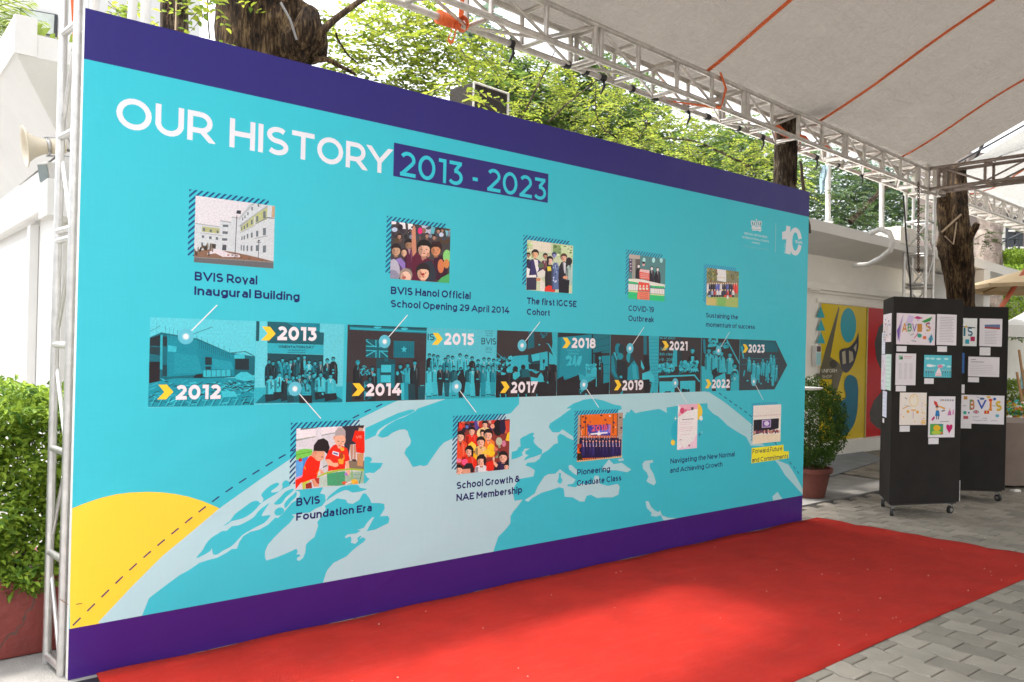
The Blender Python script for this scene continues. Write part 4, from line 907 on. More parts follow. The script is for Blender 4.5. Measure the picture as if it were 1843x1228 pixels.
# logo
begin('school_crest','pale crest and anniversary emblem');zone(1330,380,12.277)
W_='e4e8ee'
for (x,y,rx,ry,a) in [(300,280,34,75,-.25),(340,280,24,70,-.12),(385,270,20,75,0),(430,280,24,72,.12),(470,290,32,75,.25)]:
    oval(W_,x,y,rx,ry,12,a);oval('48a6b4',x+2,y,rx*.45,ry*.7,10,a)
oval(W_,385,190,12,16,8);shp(W_,280,350,330,340,385,355,440,350,500,370,480,400,500,420,460,465,440,440,385,430,330,435,290,430,300,400,275,385);seg('48a6b4',300,400,480,415,8)
seg('b8d8e0',815,260,805,915,7)
shp(W_,955,465,1035,440,1050,325,1135,345,1130,600,1140,960,1030,940,1045,620,955,630)
# C ring
def arc(cx,cy,rx,ry,w,a0,a1,n=22,col=W_):
    o=[];i_=[]
    for k in range(n+1):
        t=math.radians(a0+(a1-a0)*k/n);o+=[(cx+rx*math.cos(t),cy-ry*math.sin(t))];i_=[(cx+(rx-w)*math.cos(t),cy-(ry-w*1.35)*math.sin(t))]+i_
    shp(col,*[v for p in o+i_ for v in p])
arc(1245,675,145,310,78,12,342)
shp(W_,1240,530,1290,525,1330,570,1330,620,1240,600) if 0 else None
clip=None
texts=[t for t in texts if t]
# headline + captions
zone(0,0,1)
headline=[]
cap('OUR HISTORY',(208.5,234.2),(208.5,177),(702.7,310.5),'eef0f8',.148)
texts[-1]=list(texts[-1])
zone(*z1);cap('BVIS Royal',(338,540),(338,490),(684,558),w=.17);cap('Inaugural Building',(336,620),(336,572),(918,647),w=.17)
zone(*z2);cap('BVIS Hanoi Official',(317,490),(317,448),(758,518),w=.17);cap('School Opening 29 April 2014',(316,562),(316,522),(972,597),w=.16)
zone(*z3);cap('The first IGCSE',(232,503),(232,462),(537,522),w=.17);cap('Cohort',(232,568),(232,530),(375,577),w=.17);cap('COVID-19',(856,545),(856,510),(1012,555),w=.16);cap('Outbreak',(855,608),(855,573),(1012,614),w=.16)
zone(*z4);cap('Sustaining the',(357,682),(357,655),(543,697),w=.16);cap('momentum of success',(357,738),(357,711),(642,752),w=.16)
zone(*z5);cap('BVIS',(470,648),(470,603),(601,635),w=.17);cap('Foundation Era',(469,723),(469,680),(887,682),w=.17)
zone(740,700,3.07);cap('School Growth &',(250,552),(250,513),(600,517),w=.17);cap('NAE Membership',(250,617),(250,578),(612,580),w=.17);cap('Pioneering',(916,475),(916,443),(1098,460),w=.16);cap('Graduate Class',(915,534),(915,502),(1160,510),w=.16)
zone(1080,680,3.8375);cap('Navigating the New Normal',(485,592),(485,557),(928,545),w=.15);cap('and Achieving Growth',(482,657),(482,622),(844,615),w=.15);cap('Forward Future',(1052,523),(1052,492),(1257,505),'24305c',.13);cap('and Commitments',(1048,583),(1048,552),(1298,558),'24305c',.13)
for s,zn,bl,tl_,br,c0,c1 in Y: zone(*zn);cap(s,bl,tl_,br,'f2eef4',.25)
zone(0,0,1);cap('2013 - 2023',(719,315),(719,270),(983,362.5),'3acfe2',.125)
# small printed texts
zone(455,565,7.224);cap('ORIENTATION DAY',(335,440),(335,407),(795,455),duo(.1),.17);cap('04 AUGUST 2013',(462,478),(462,462),(685,486),duo(.2),.18);cap('ROYAL CITY CAMPUS',(460,506),(460,492),(682,514),duo(.2),.18)
zone(760,580,8.471);cap('IS',(80,275),(80,172),(185,280),duo(.12),.12);cap('BVIS',(900,338),(900,240),(1125,345),duo(.12),.12)
cap('UNG HOC SINH',(955,140),(955,125),(1085,145),duo(.35),.15);cap('TAO TRONG',(960,175),(960,160),(1075,182),duo(.35),.15);cap('VIET NAM',(968,212),(968,197),(1070,217),duo(.35),.15)
cap('NHAN CACH',(965,398),(965,383),(1065,402),duo(.3),.15);cap('TRI TUE',(960,428),(960,413),(1060,432),duo(.3),.15);cap('VAN HOA',(965,466),(965,450),(1055,468),duo(.3),.15)
zone(1000,590,9.7);cap('GRADUATION',(200,412),(200,382),(425,415),duo(.95),.14);cap('CEREMONY',(215,470),(215,435),(405,470),duo(.95),.14)
zone(1180,595,7.522);cap('ss of 2021',(52,115),(52,85),(262,118),duo(.9),.13);cap('June',(52,262),(52,225),(170,266),duo(.7),.13);cap('lish class',(55,335),(55,300),(250,340),duo(.9),.13);cap('r 9 - 2019',(52,415),(52,375),(245,415),duo(.9),.13)
zone(1025,730,11.16);cap('2018',(440,520),(440,400),(760,505),'e8607c',.2)
zone(515,755,9.447);cap('VIS',(1185,320),(1185,275),(1285,325),'f6b098',.12)
zone(1330,380,12.277);cap('BRITISH VIETNAMESE',(120,515),(120,465),(625,605),'c8e4ea',.16);cap('INTERNATIONAL SCHOOL',(78,590),(78,545),(672,705),'c8e4ea',.16);cap('HANOI',(285,705),(285,665),(462,745),'c8e4ea',.16);cap('A NORD ANGLIA EDUCATION SCHOOL',(78,768),(78,745),(660,878),'90c8d4',.12);cap('YEARS',(1235,705),(1235,640),(1400,735),'e4e8ee',.16)
zone(1330,380,12.277);vx,vz=mm(1003,935);_,vt=mm(1003,710)

TEXTS=texts

shapes = []     # (part index, rgb, [polygons])   painter order
plist = []      # (name, label)
def newpart(n, l=''): plist.append((n, l)); return len(plist) - 1
k0 = newpart('turquoise_print', 'plain turquoise field of the backdrop')
shapes.append((k0, lin(TURQ), [[(0, HB), (6, HB), (6, HT), (0, HT)]]))
k1 = newpart('purple_band', 'dark purple band along the top edge'); shapes.append((k1, lin('37327c'), [[(0, HT), (6, HT), (6, 3.0), (0, 3.0)]]))
k1 = newpart('purple_band', 'purple band along the bottom edge'); shapes.append((k1, lin('44237a'), [[(0, 0), (6, 0), (6, HB), (0, HB)]]))
for n_, l_, shs in parts:
    if not shs: continue
    k_ = newpart(n_, l_)
    for c_, pts in shs: shapes.append((k_, lin(TURQ if c_ == CY else c_), [pts]))
# ---- stroke alphabet (centre lines, cap height 100): L square ends, B butt ends, D clipped diagonal, A arc
O_ = 'A44,50,44,50,0,360'
GL = {'A': '90|D0,0 45,100 90,0;B16,26 74,26', 'B': '66|L0,0 0,100;B0,100 38,100;A38,76,24,24,90,-90;B0,52 40,52;A40,26,26,26,90,-90;B0,0 40,0',
 'C': '80|A44,50,44,50,46,314', 'D': '78|L0,0 0,100;B0,100 34,100;A34,50,44,50,90,-90;B0,0 34,0', 'E': '58|L0,0 0,100;L0,100 58,100;B0,51 52,51;L0,0 58,0',
 'F': '56|L0,0 0,100;L0,100 56,100;B0,45 50,45', 'G': '84|A44,50,44,50,48,325;B80,18 80,50', 'H': '72|L0,0 0,100;L72,0 72,100;B0,50 72,50', 'I': '0|L0,0 0,100',
 'J': '44|B10,100 44,100;L44,100 44,30;A22,30,22,30,0,-150', 'K': '70|L0,0 0,100;D68,100 2,34;D24,56 70,0', 'L': '56|L0,0 0,100;L0,0 56,0',
 'M': '86|L0,0 0,100;L86,0 86,100;B0,100 43,34;B43,34 86,100', 'N': '72|L0,0 0,100;L72,0 72,100;D0,100 72,0', 'O': '88|' + O_, 'P': '64|L0,0 0,100;B0,100 34,100;A34,68,30,32,90,-90;B0,36 34,36',
 'Q': '88|' + O_ + ';B56,24 84,-8', 'R': '66|L0,0 0,100;B0,100 34,100;A34,67,31,33,90,-90;B0,34 34,34;D36,36 66,0', 'S': '66|A33,75,31,25,40,270;A32,25,33,25,90,-143',
 'T': '70|L0,100 70,100;B35,0 35,100;L35,0 35,10', 'U': '72|L0,100 0,38;A36,38,36,38,180,360;L72,100 72,38', 'V': '88|D0,100 44,0 88,100', 'W': '136|D0,100 34,0 68,100 102,0 136,100',
 'X': '74|D0,0 74,100;D0,100 74,0', 'Y': '82|D0,100 41,42;D82,100 41,42;L41,0 41,44', 'Z': '66|L0,100 66,100;B66,100 0,0;L0,0 66,0',
 '0': '66|A33,50,33,50,0,360', '1': '26|L26,0 26,100;L4,100 26,100', '2': '58|A28,71,28,29,152,-28;B52.7,57.4 4,2;L2,0 58,0', '3': '58|L4,100 50,100;B50,98 24,60;A25,30,31,30,98,-145',
 '4': '74|D46,100 2,25;L2,25 74,25;L54,0 54,46', '5': '58|L10,100 52,100;B10,100 6,58;B5,59 26,59;A25,29.5,31,29.5,90,-145', '6': '62|A31,31,31,31,0,360;A40,50,40,50,62,205',
 '7': '60|L0,100 60,100;D60,100 20,0;L0,100 0,86', '8': '62|A31,75,26,25,0,360;A31,27,31,27,0,360', '9': '62|A31,69,31,31,0,360;A22,50,40,50,242,385', '-': '26|B0,38 26,38',
 '&': '76|A32,78,19,22,-60,240;B20,62 76,0;A28,27,28,27,110,345;B54,16 70,46',
 'a': '48|A24,50,24,24,145,0;L48,0 48,50;B48,43 22,43;A22,21.5,22,21.5,90,270;A22,21.5,26,21.5,270,350', 'b': '58|L0,0 0,106;A29,37,29,37,0,360', 'c': '52|A29,37,29,37,48,312',
 'd': '58|L58,0 58,106;A29,37,29,37,0,360', 'e': '58|B0,37 58,37;A29,37,29,37,0,318', 'f': '30|A30,84,18,22,75,180;L12,0 12,84;B-4,70 30,70', 'g': '58|A29,37,29,37,0,360;L58,-2 58,74;A29,-4,29,24,0,-150',
 'h': '52|L0,0 0,106;A26,46,26,28,180,0;L52,0 52,46', 'i': '0|L0,0 0,74;L0,105 0,106', 'k': '48|L0,0 0,106;B46,76 2,28;B16,42 50,-4', 'l': '0|L0,0 0,106',
 'm': '90|L0,0 0,74;A22.5,50,22.5,24,180,0;L45,0 45,50;A67.5,50,22.5,24,180,0;L90,0 90,50', 'n': '52|L0,0 0,74;A26,46,26,28,180,0;L52,0 52,46', 'o': '60|A30,37,30,37,0,360',
 'p': '58|L0,-28 0,74;A29,37,29,37,0,360', 'r': '26|L0,0 0,74;A26,48,26,26,180,90', 's': '44|A22,55.5,21,18.5,35,270;A22,18.5,23,18.5,90,-140', 't': '30|L12,18 12,92;A28,16,16,16,180,290;B-4,70 30,70',
 'u': '52|L0,74 0,28;A26,28,26,28,180,360;L52,0 52,74', 'v': '54|D0,74 27,0 54,74', 'w': '86|D0,74 21.5,0 43,74 64.5,0 86,74', 'x': '50|D0,0 50,74;D0,74 50,0', 'y': '54|D0,74 27,0;B55,76 20,-26', 'z': '46|L0,74 46,74;B46,74 0,0;L0,0 46,0', ',': '0|B0,4 -6,-14'}
def ribbon(pts, w, x0, x1):
    n = len(pts); L_ = []; R_ = []
    for i, p in enumerate(pts):
        a = V(pts[i] if i == 0 else pts[i - 1]); c = V(pts[i] if i == n - 1 else pts[i + 1]); b = V(p)
        d1 = (b - a).normalized() if i else (c - b).normalized(); d2 = (c - b).normalized() if i < n - 1 else d1
        n1 = V((-d1.y, d1.x)); n2 = V((-d2.y, d2.x)); mt = (n1 + n2).normalized(); k_ = w / 2 / max(.25, mt.dot(n1))
        L_.append(b + mt * k_); R_.append(b - mt * k_)
    return [[tuple(L_[i]), tuple(L_[i + 1]), tuple(R_[i + 1]), tuple(R_[i])] for i in range(n - 1)]
def clipz(poly, z0, z1):
    for s_, v_ in ((1, z0), (-1, z1)):
        out = []
        for i in range(len(poly)):
            a, b = poly[i - 1], poly[i]; da, db = (a[1] - v_) * s_, (b[1] - v_) * s_
            if (da < 0) != (db < 0): t_ = da / (da - db); out.append((a[0] + (b[0] - a[0]) * t_, a[1] + (b[1] - a[1]) * t_))
            if db >= 0: out.append(b)
        poly = out
        if len(poly) < 3: return []
    return poly
def glyph(ch, w):
    W_, body = GL[ch].split('|'); W_ = float(W_); low = ch.islower()
    def mp(x, y):
        if low and 0 <= y <= 74: y *= .975
        return (x / 100 + w / 2, w / 2 + y / 100 * (1 - w))
    strokes = []
    for st in body.split(';'):
        k_, r = st[0], st[1:]
        if k_ == 'A':
            cx, cy, rx, ry, a0, a1 = [float(q) for q in r.split(',')]; n = max(5, int(abs(a1 - a0) / 18))
            pts = [mp(cx + rx * math.cos(math.radians(a0 + (a1 - a0) * i / n)), cy + ry * math.sin(math.radians(a0 + (a1 - a0) * i / n))) for i in range(n + 1)]
            if abs(a1 - a0) >= 360:
                full = ribbon([pts[-2]] + pts + [pts[1]], w, 0, 0)[1:-1]; strokes.append(full)
            else: strokes.append(ribbon(pts, w, 0, 0))
            continue
        pts = [mp(*[float(q) for q in s_.split(',')]) for s_ in r.split()]
        ys = [float(s_.split(',')[1]) for s_ in r.split()]
        ext = w / 2 if k_ == 'L' else (w if k_ == 'D' else 0)
        if ext:
            a, b = V(pts[0]), V(pts[1]); e0 = ext if k_ == 'L' or ys[0] in (0, 100, 74) else 0; pts[0] = tuple(a + (a - b).normalized() * e0)
            a, b = V(pts[-1]), V(pts[-2]); e1 = ext if k_ == 'L' or ys[-1] in (0, 100, 74) else 0; pts[-1] = tuple(a + (a - b).normalized() * e1)
        rb = ribbon(pts, w, 0, 0)
        if k_ == 'D': top = 1.0 if max(ys) > 80 else .70 * (1 - w) + w; rb = [q for q in (clipz(p_, 0, top) for p_ in rb) if q]
        strokes.append(rb)
    return W_ / 100 + w, strokes
def text(s_, x0, z0, h, width, w, tilt=0, part_=None, col='000000', vert=False):
    x = 0; items = []; spc = .46 if s_ == 'OUR HISTORY' else .30
    for ch in s_:
        if ch == ' ': x += spc; continue
        W_, st = glyph(ch, w); items.append((x, st)); x += W_ + .115
    tot = x - .115; sx = width / tot
    for gx, st in items:
        for rb in st:
            polys = []
            for q in rb:
                if vert: polys.append([(x0 - p[1] * h, z0 + (gx + p[0]) * sx) for p in q])
                else: polys.append([(x0 + (gx + p[0]) * sx, z0 + p[1] * h + tilt * (gx + p[0]) / tot) for p in q])
            shapes.append((part_, lin(col), polys))
k_ = newpart('title_block', 'purple block behind the years of the title'); bx = [1.607, 2.488, 2.796, 2.680]
shapes.append((k_, lin('37327c'), [[(bx[0], bx[1]), (bx[2], bx[1]), (bx[2], bx[3]), (bx[0], bx[3])]]))
ordered = sorted(range(len(TEXTS)), key=lambda i: 1 if TEXTS[i][0].isdigit() and TEXTS[i][5].startswith('f2') else 0)
# chevrons, markers and years lie on top of the photographs: keep painter order as listed
for i in ordered:
    s_, x0, z0, h, wd, col, w, tilt = TEXTS[i]
    big = h > .028 or s_ in ('Forward Future',)
    kk = newpart('lettering', '' if any(q in s_ for q in ('BVIS', 'NAE', 'NORD', 'BRITISH', 'INTERNATIONAL')) or s_ in ('IS', 'VIS') else 'lettering reading ' + s_)
    z0b = z0 + tilt / 2 if abs(tilt) < .05 else z0
    if s_ in ('School Growth &', 'NAE Membership'): pass
    text(s_, x0, z0b, h, wd, w if w > .22 else (w * (1.2 if h > .09 else (1.27 if x0 < 3 else 1.17))), 0, kk, col)
kk = newpart('lettering', 'small lettering running upwards'); text('BVIS', 5.640, 2.405, .024, .089, .2, 0, kk, 'c8e4ea', vert=True)
# layer heights by overlap
LB = []; lay = []
arr = np.zeros((len(shapes), 4)); ly = np.zeros(len(shapes), int)
for i, (k_, c_, ps) in enumerate(shapes):
    xs = [p[0] for q in ps for p in q]; zs = [p[1] for q in ps for p in q]
    b_ = (min(xs), min(zs), max(xs), max(zs)); arr[i] = b_
    if i:
        h_ = (arr[:i, 0] < b_[2]) & (arr[:i, 2] > b_[0]) & (arr[:i, 1] < b_[3]) & (arr[:i, 3] > b_[1])
        ly[i] = ly[:i][h_].max() + 1 if h_.any() else 0
print('print layers', ly.max())
bag = {}
for i, (k_, c_, ps) in enumerate(shapes):
    bag.setdefault(k_, []).append((ly[i], c_, ps))
for k_, its in bag.items():
    vs_, fs_, cs_ = [], [], []
    for l_, c_, ps in its:
        y = -.0003 - .00004 * float(l_)
        for q in ps:
            ar = sum(q[i - 1][0] * q[i][1] - q[i][0] * q[i - 1][1] for i in range(len(q)))
            if ar < 0: q = q[::-1]
            b_ = len(vs_); vs_ += [(p[0], y, p[1]) for p in q]; fs_.append(tuple(range(b_, b_ + len(q)))); cs_.append(c_)
    me = bpy.data.meshes.new(plist[k_][0]); me.from_pydata(vs_, [], fs_)
    at = me.attributes.new('ink', 'FLOAT_COLOR', 'FACE'); at.data.foreach_set('color', np.array([(*c, 1) for c in cs_], dtype=np.float32).ravel())
    me.materials.append(M['photo_ink' if plist[k_][0] in ('photo_print', 'timeline_photo') else 'vinyl']); o = bpy.data.objects.new(plist[k_][0], me); COL.objects.link(o); o.parent = ban
    if plist[k_][1]: o['label'] = plist[k_][1]
# ================================================================== BANNER FRAME (aluminium truss uprights, top and bottom rails)
fr_ = thing('backdrop_truss', 'silver aluminium ladder truss frame holding up the printed backdrop', 'truss frame', (0, .18, 0))
def tri_ladder(y0, y1, x, z0, z1, parent, lean=0, step=.487, first=0, r=.019):
    for nm, y in (('chord', y0), ('chord', y1)): MB().tube([(x + (-.02 if y > .2 else 0), y, z0), (x + (-.02 if y > .2 else 0), y, z1)], r, 14).build(nm, M['alu'], parent, True)
    z = z0 + .03; k = 0
    while z < z1:
        MB().tube([(x, y0, z), (x - .02, y1, z)], .016, 12).build('rung', M['alu'], parent, True)
        if abs(z - (z0 + .03 + 4 * step)) < .05: MB().tube([(x, y0, z + .045), (x - .02, y1, z + .045)], .016, 12).build('rung', M['alu'], parent, True)
        if z + step < z1 + .1:
            a, b = (y1, y0) if k % 2 == 0 else (y0, y1)
            MB().tube([(x - .01, a, z + step * .78), (x - .01, b, z + step * .16)], .010, 10).build('brace', M['alu'], parent, True)
        z += step; k += 1
tri_ladder(.075, .285, -.012, 0, 3.32, fr_)
for x in (1.5, 3.0, 4.5, 5.95): tri_ladder(.075, .285, x, 0, 2.97, fr_)
for z in (.12, 2.9):
    for y in (.075, .285): MB().tube([(0, y, z + .0), (5.95, y, z)], .018, 10).build('rail', M['alu'], fr_, True)
wire = MB().tube([(-.03, .05, .355), (.0, .03, .33), (.03, -.004, .335), (.05, -.004, .335)], .0018, 6).build('tie_wire', mat('rusty wire', (.25, .14, .08), .6, .5), fr_)
# white pipes rising behind the backdrop
for (a, b, r, l) in [((0.398, 1.683, 3.245), (0.397, 1.681, 3.811), .028, 'white steel pipe rising just beside the left edge of the backdrop'),
                     ((0.680, 1.968, 3.382), (0.699, 1.950, 4.030), .03, 'leaning white pipe rising behind the purple band, second from the left'),
                     ((0.760, 1.903, 3.232), (0.761, 1.899, 4.032), .034, 'thick white pipe left of the slim tree trunk')]:
    o = MB().tube([(a[0], a[1], 0), a, b], r, 12).build('steel_pipe', M['white'], None, True); tag(o, l, 'pipe', 'white pipes behind the backdrop')
# orange strap hanging beside frame
ob = MB(); a = V((0.210, 1.448, 3.643)); b = V((0.264, 1.403, 3.645)); c = V((0.247, 1.420, 3.095))
ob.add([a, b, c + V((.004, 0, 0)), c - V((.004, 0, 0)), a + V((0, .006, 0)), b + V((0, .006, 0)), c + V((.004, .006, 0)), c + V((-.004, .006, 0))], [(0, 1, 2, 3), (7, 6, 5, 4), (0, 4, 5, 1), (1, 5, 6, 2), (2, 6, 7, 3), (3, 7, 4, 0)])
o = ob.build('webbing_strap', M['orange']); tag(o, 'faded orange webbing strap slanting down behind the top left truss upright', 'strap')
# ================================================================== HEDGE AND PLANTER
pl_ = thing('brick_planter', 'cracked dark red painted planter wall under the green hedge', 'planter', (-1, .45, 0))
def redpaint():
    m_ = mat('cracked red paint', (.20, .035, .028), .55, noise=.18, nscale=5, bump=.5, bscale=30); t = m_.node_tree; N = t.nodes; Lk = t.links; p = N['Principled BSDF']
    old = p.inputs['Base Color'].links[0].from_socket; tc = N.new('ShaderNodeTexCoord')
    n = N.new('ShaderNodeTexNoise'); n.inputs['Scale'].default_value = 5; n.inputs['Detail'].default_value = 3; Lk.new(tc.outputs['Object'], n.inputs[0])
    ma = N.new('ShaderNodeVectorMath'); ma.operation = 'MULTIPLY_ADD'; ma.inputs[1].default_value = (.25, .25, .25); Lk.new(n.outputs[1], ma.inputs[0]); Lk.new(tc.outputs['Object'], ma.inputs[2])
    vo = N.new('ShaderNodeTexVoronoi'); vo.feature = 'DISTANCE_TO_EDGE'; vo.inputs['Scale'].default_value = 2.1; Lk.new(ma.outputs[0], vo.inputs['Vector'])
    r = N.new('ShaderNodeValToRGB'); r.color_ramp.elements[0].position = .004; r.color_ramp.elements[1].position = .014; r.color_ramp.elements[0].color = (1, 1, 1, 1); r.color_ramp.elements[1].color = (0, 0, 0, 1)
    Lk.new(vo.outputs[0], r.inputs[0]); mx = N.new('ShaderNodeMix'); mx.data_type = 'RGBA'; Lk.new(r.outputs[0], mx.inputs[0]); Lk.new(old, mx.inputs[6]); mx.inputs[7].default_value = (.10, .05, .04, 1)
    n4 = N.new('ShaderNodeTexNoise'); n4.inputs['Scale'].default_value = 2.5; n4.inputs['Detail'].default_value = 8; Lk.new(tc.outputs['Object'], n4.inputs[0])
    r4 = N.new('ShaderNodeValToRGB'); r4.color_ramp.elements[0].position = .68; r4.color_ramp.elements[1].position = .74; Lk.new(n4.outputs[0], r4.inputs[0])
    mx4 = N.new('ShaderNodeMix'); mx4.data_type = 'RGBA'; Lk.new(r4.outputs[0], mx4.inputs[0]); Lk.new(mx.outputs[2], mx4.inputs[6]); mx4.inputs[7].default_value = (.34, .25, .22, 1)
    Lk.new(mx4.outputs[2], p.inputs['Base Color']); return m_
MB().box((-3.2, .43, 0), (1.4, .55, .36)).build('front_wall', redpaint(), pl_, bevel=.006)
MB().box((-3.2, .98, 0), (1.4, 1.1, .36)).build('back_wall', M['terracotta'], pl_)
MB().box((-3.2, .55, .1), (1.4, .98, .30)).build('soil', M['soil'], pl_)
lr = np.random.default_rng(3)
def leaf_mesh(name, pos, nrm, size, mat_, parent=None, kind=None, fold=.18, wid=.48, tangent=None, label=None):
    n = len(pos); nrm = nrm / np.linalg.norm(nrm, axis=1, keepdims=True)
    t_ = lr.normal(size=(n, 3)) if tangent is None else tangent
    t_ = t_ - nrm * (t_ * nrm).sum(1, keepdims=True); t_ /= np.linalg.norm(t_, axis=1, keepdims=True) + 1e-9
    b_ = np.cross(nrm, t_); s_ = size[:, None]
    v0 = pos; v3 = pos + t_ * s_; up = nrm * s_ * fold
    m1 = pos + t_ * s_ * .30; m2 = pos + t_ * s_ * .68
    L1 = m1 + b_ * s_ * wid * .46 + up; R1 = m1 - b_ * s_ * wid * .46 + up; L2 = m2 + b_ * s_ * wid * .40 + up * .8; R2 = m2 - b_ * s_ * wid * .40 + up * .8
    tip = v3 - nrm * s_ * .10
    verts = np.stack([v0, L1, L2, tip, R2, R1], 1).reshape(-1, 3)
    i = np.arange(n)[:, None] * 6
    faces = np.concatenate([i + np.array([[0, 1, 2, 3]]), i + np.array([[0, 3, 4, 5]])], 0)
    return np_obj(name, verts, faces, mat_, parent, kind, label)
hd = thing('hedge', 'dense glossy green clipped hedge growing in the red planter left of the backdrop', 'hedge', (-1, .75, .3))
def hedge_leaves(n, x0, x1, y0, y1, z0, z1, size):
    # shell-weighted volume with lumpy surface
    P = np.stack([lr.uniform(x0, x1, n), lr.uniform(y0, y1, n), lr.uniform(z0, z1, n)], 1)
    side = lr.random(n)
    fr = side < .55; P[fr, 1] = y0 + np.abs(lr.normal(0, .05, fr.sum()))
    tp = (side > .55) & (side < .8); P[tp, 2] = z1 - np.abs(lr.normal(0, .05, tp.sum()))
    lump = .045 * np.sin(P[:, 0] * 9 + P[:, 2] * 7) + .035 * np.sin(P[:, 0] * 17 - P[:, 2] * 13 + 1) + .03 * np.sin(P[:, 2] * 23 + P[:, 0] * 5)
    P[:, 1] += np.where(fr, -lump, 0); P[:, 2] += np.where(tp, lump * 1.2 + .02 * lr.normal(size=n), 0)
    N_ = np.stack([lr.normal(0, .5, n), lr.normal(-.6, .5, n), lr.normal(.9, .45, n)], 1)
    return P, N_, lr.uniform(.6, 1.25, n) * size
P, N_, S_ = hedge_leaves(62000, -2.6, 1.3, .47, 1.05, .30, 1.18, .040)
leaf_mesh('foliage', P, N_, S_, M['hedge'], hd)
sm2 = MB(); r = random.Random(2)
for k in range(90):
    x = r.uniform(-2.2, 1.2); y = r.uniform(.55, .9); z = .3
    pts = [(x, y, z)]
    for j in range(5): x += r.uniform(-.05, .05); y += r.uniform(-.05, .03); z += .16; pts.append((x, y, z))
    sm2.tube(pts, [.008 - .001 * q for q in range(6)], 5)
sm2.build('stems', M['twig'], hd, kind='stuff')
# ================================================================== LEFT WHITE BUILDING
lb = thing('white_building', 'white painted building with chamfered eaves and a door left of the backdrop', 'building', (.5, 4, 0))
X0, Y0 = .44, 2.69
MB().box((X0, Y0, 0), (3.0, 8.0, 2.88)).build('wall', M['white'], lb)
ax, ay, az = .06, 2.31, 3.41
# chamfered soffit from the walls out to the roof edge
so = MB(); so.add([(X0, Y0, 2.90), (3, Y0, 2.90), (3, ay, az), (ax, ay, az), (ax, 8, az), (X0, 8, 2.90)], [(0, 1, 2, 3), (0, 3, 4, 5)])
so.build('soffit', M['white'], lb)
MB().box((ax, ay, az), (3, ay + .12, az + .155)).build('parapet', M['white'], lb)
MB().box((ax - .012, ay - .012, az), (ax + .12, 8, az + .26)).build('parapet', M['white'], lb, label='taller side parapet')
MB().box((ax + .12, ay + .12, az - .0), (3, 8, az + .05)).build('roof', M['white'], lb)
MB().box((X0 - .10, Y0 + .0, 2.46), (X0 - .001, 8, 2.60)).build('cornice', M['white'], lb, bevel=.01)
MB().box((X0 - .16, Y0 - .3, 2.36), (X0 + .5, Y0 - .001, 2.62)).build('beam_end', M['white'], lb, bevel=.006)
d_ = MB().box((X0 - .05, 3.80, .02), (X0 - .002, 5.6, 2.34)).build('door', mat('white lacquered door', (.74, .73, .69), .35), lb, bevel=.004)
MB().box((X0 - .045, 3.74, .3), (X0 - .0015, 3.765, 2.3)).build('gap_shade', M['frame_dark'], lb)  # dark strip stands in for the shade inside the hinge gap
fr2 = MB().box((X0 - .07, 3.60, 0), (X0 - .0025, 3.71, 2.42)).build('door_frame', M['white'], lb, bevel=.004)
# barrier tape in the gap
bt = MB()
for k in range(7): bt.box((X0 - .06, 3.70, 1.02 + k * .05), (X0 - .055, 3.75, 1.045 + k * .05))
tag(bt.build('barrier_tape', mat('red tape', (.5, .05, .06), .5)), 'bits of red and white barrier tape hanging by the door edge', 'tape')
# horn loudspeaker
hp = V((0.389, 2.406, 2.857)); hm = V((0.143, 2.414, 2.816))
axd = (hm - hp).normalized(); q = axd.to_track_quat('Z', 'Y').to_matrix().to_4x4(); L_ = (hm - hp).length
hn = thing('horn_loudspeaker', 'ivory horn loudspeaker pointing left on the white wall', 'loudspeaker', tuple(hp))
mt = Matrix.Translation(hp) @ q
MB().lathe([(.0, .0), (.045, 0), (.052, .02), (.052, .085), (.046, .095)], mt).build('driver', M['ivory'], hn, True)
s0 = .095
prof = [(.050 + (.120 - .050) * ((t_ / 12) ** 2.2), s0 + (L_ - s0) * t_ / 12) for t_ in range(13)]
prof = [(.054, s0), ] + prof + [(.140, L_ - .002), (.143, L_ + .004), (.136, L_ + .006)] + [(r_ - .006, z_) for r_, z_ in prof[::-1]]
MB().lathe(prof, mt, 32).build('horn', M['ivory'], hn, True)
MB().lathe([(.056, .100), (.060, .104), (.060, .116), (.055, .120)], mt).build('collar', M['steel'], hn, True)
b1 = mt @ V((-.0, .07, .10)); b2 = mt @ V((0, -.07, .10)); wl = V((hp.x + .10, hp.y + .1, hp.z))
MB().tube([mt @ V((0, .066, .13)), mt @ V((0, .066, -.02)), wl + V((0, 0, -.04))], .006, 8).tube([mt @ V((0, -.066, .13)), mt @ V((0, -.066, -.02)), wl + V((0, 0, .04))], .006, 8).build('bracket', M['steel'], hn, True)
# small flood light below
fl = thing('flood_light', 'small white wall flood light under the horn loudspeaker', 'lamp', (0.322, 2.591, 2.686))
c_ = V((0.328, 2.586, 2.687)); rm = Matrix.Translation(c_) @ Matrix.Rotation(math.radians(-60), 4, 'Z') @ Matrix.Rotation(math.radians(12), 4, 'X')
MB().box((-.055, -.05, -.075), (.055, .055, .075), rm).build('housing', M['white'], fl, bevel=.008)
MB().box((-.045, -.056, -.06), (.045, -.052, .06), rm).build('lens', M['glass_dark'], fl)
MB().box((-.01, .05, -.05), (.01, .12, .07), rm).build('bracket', M['steel'], fl)
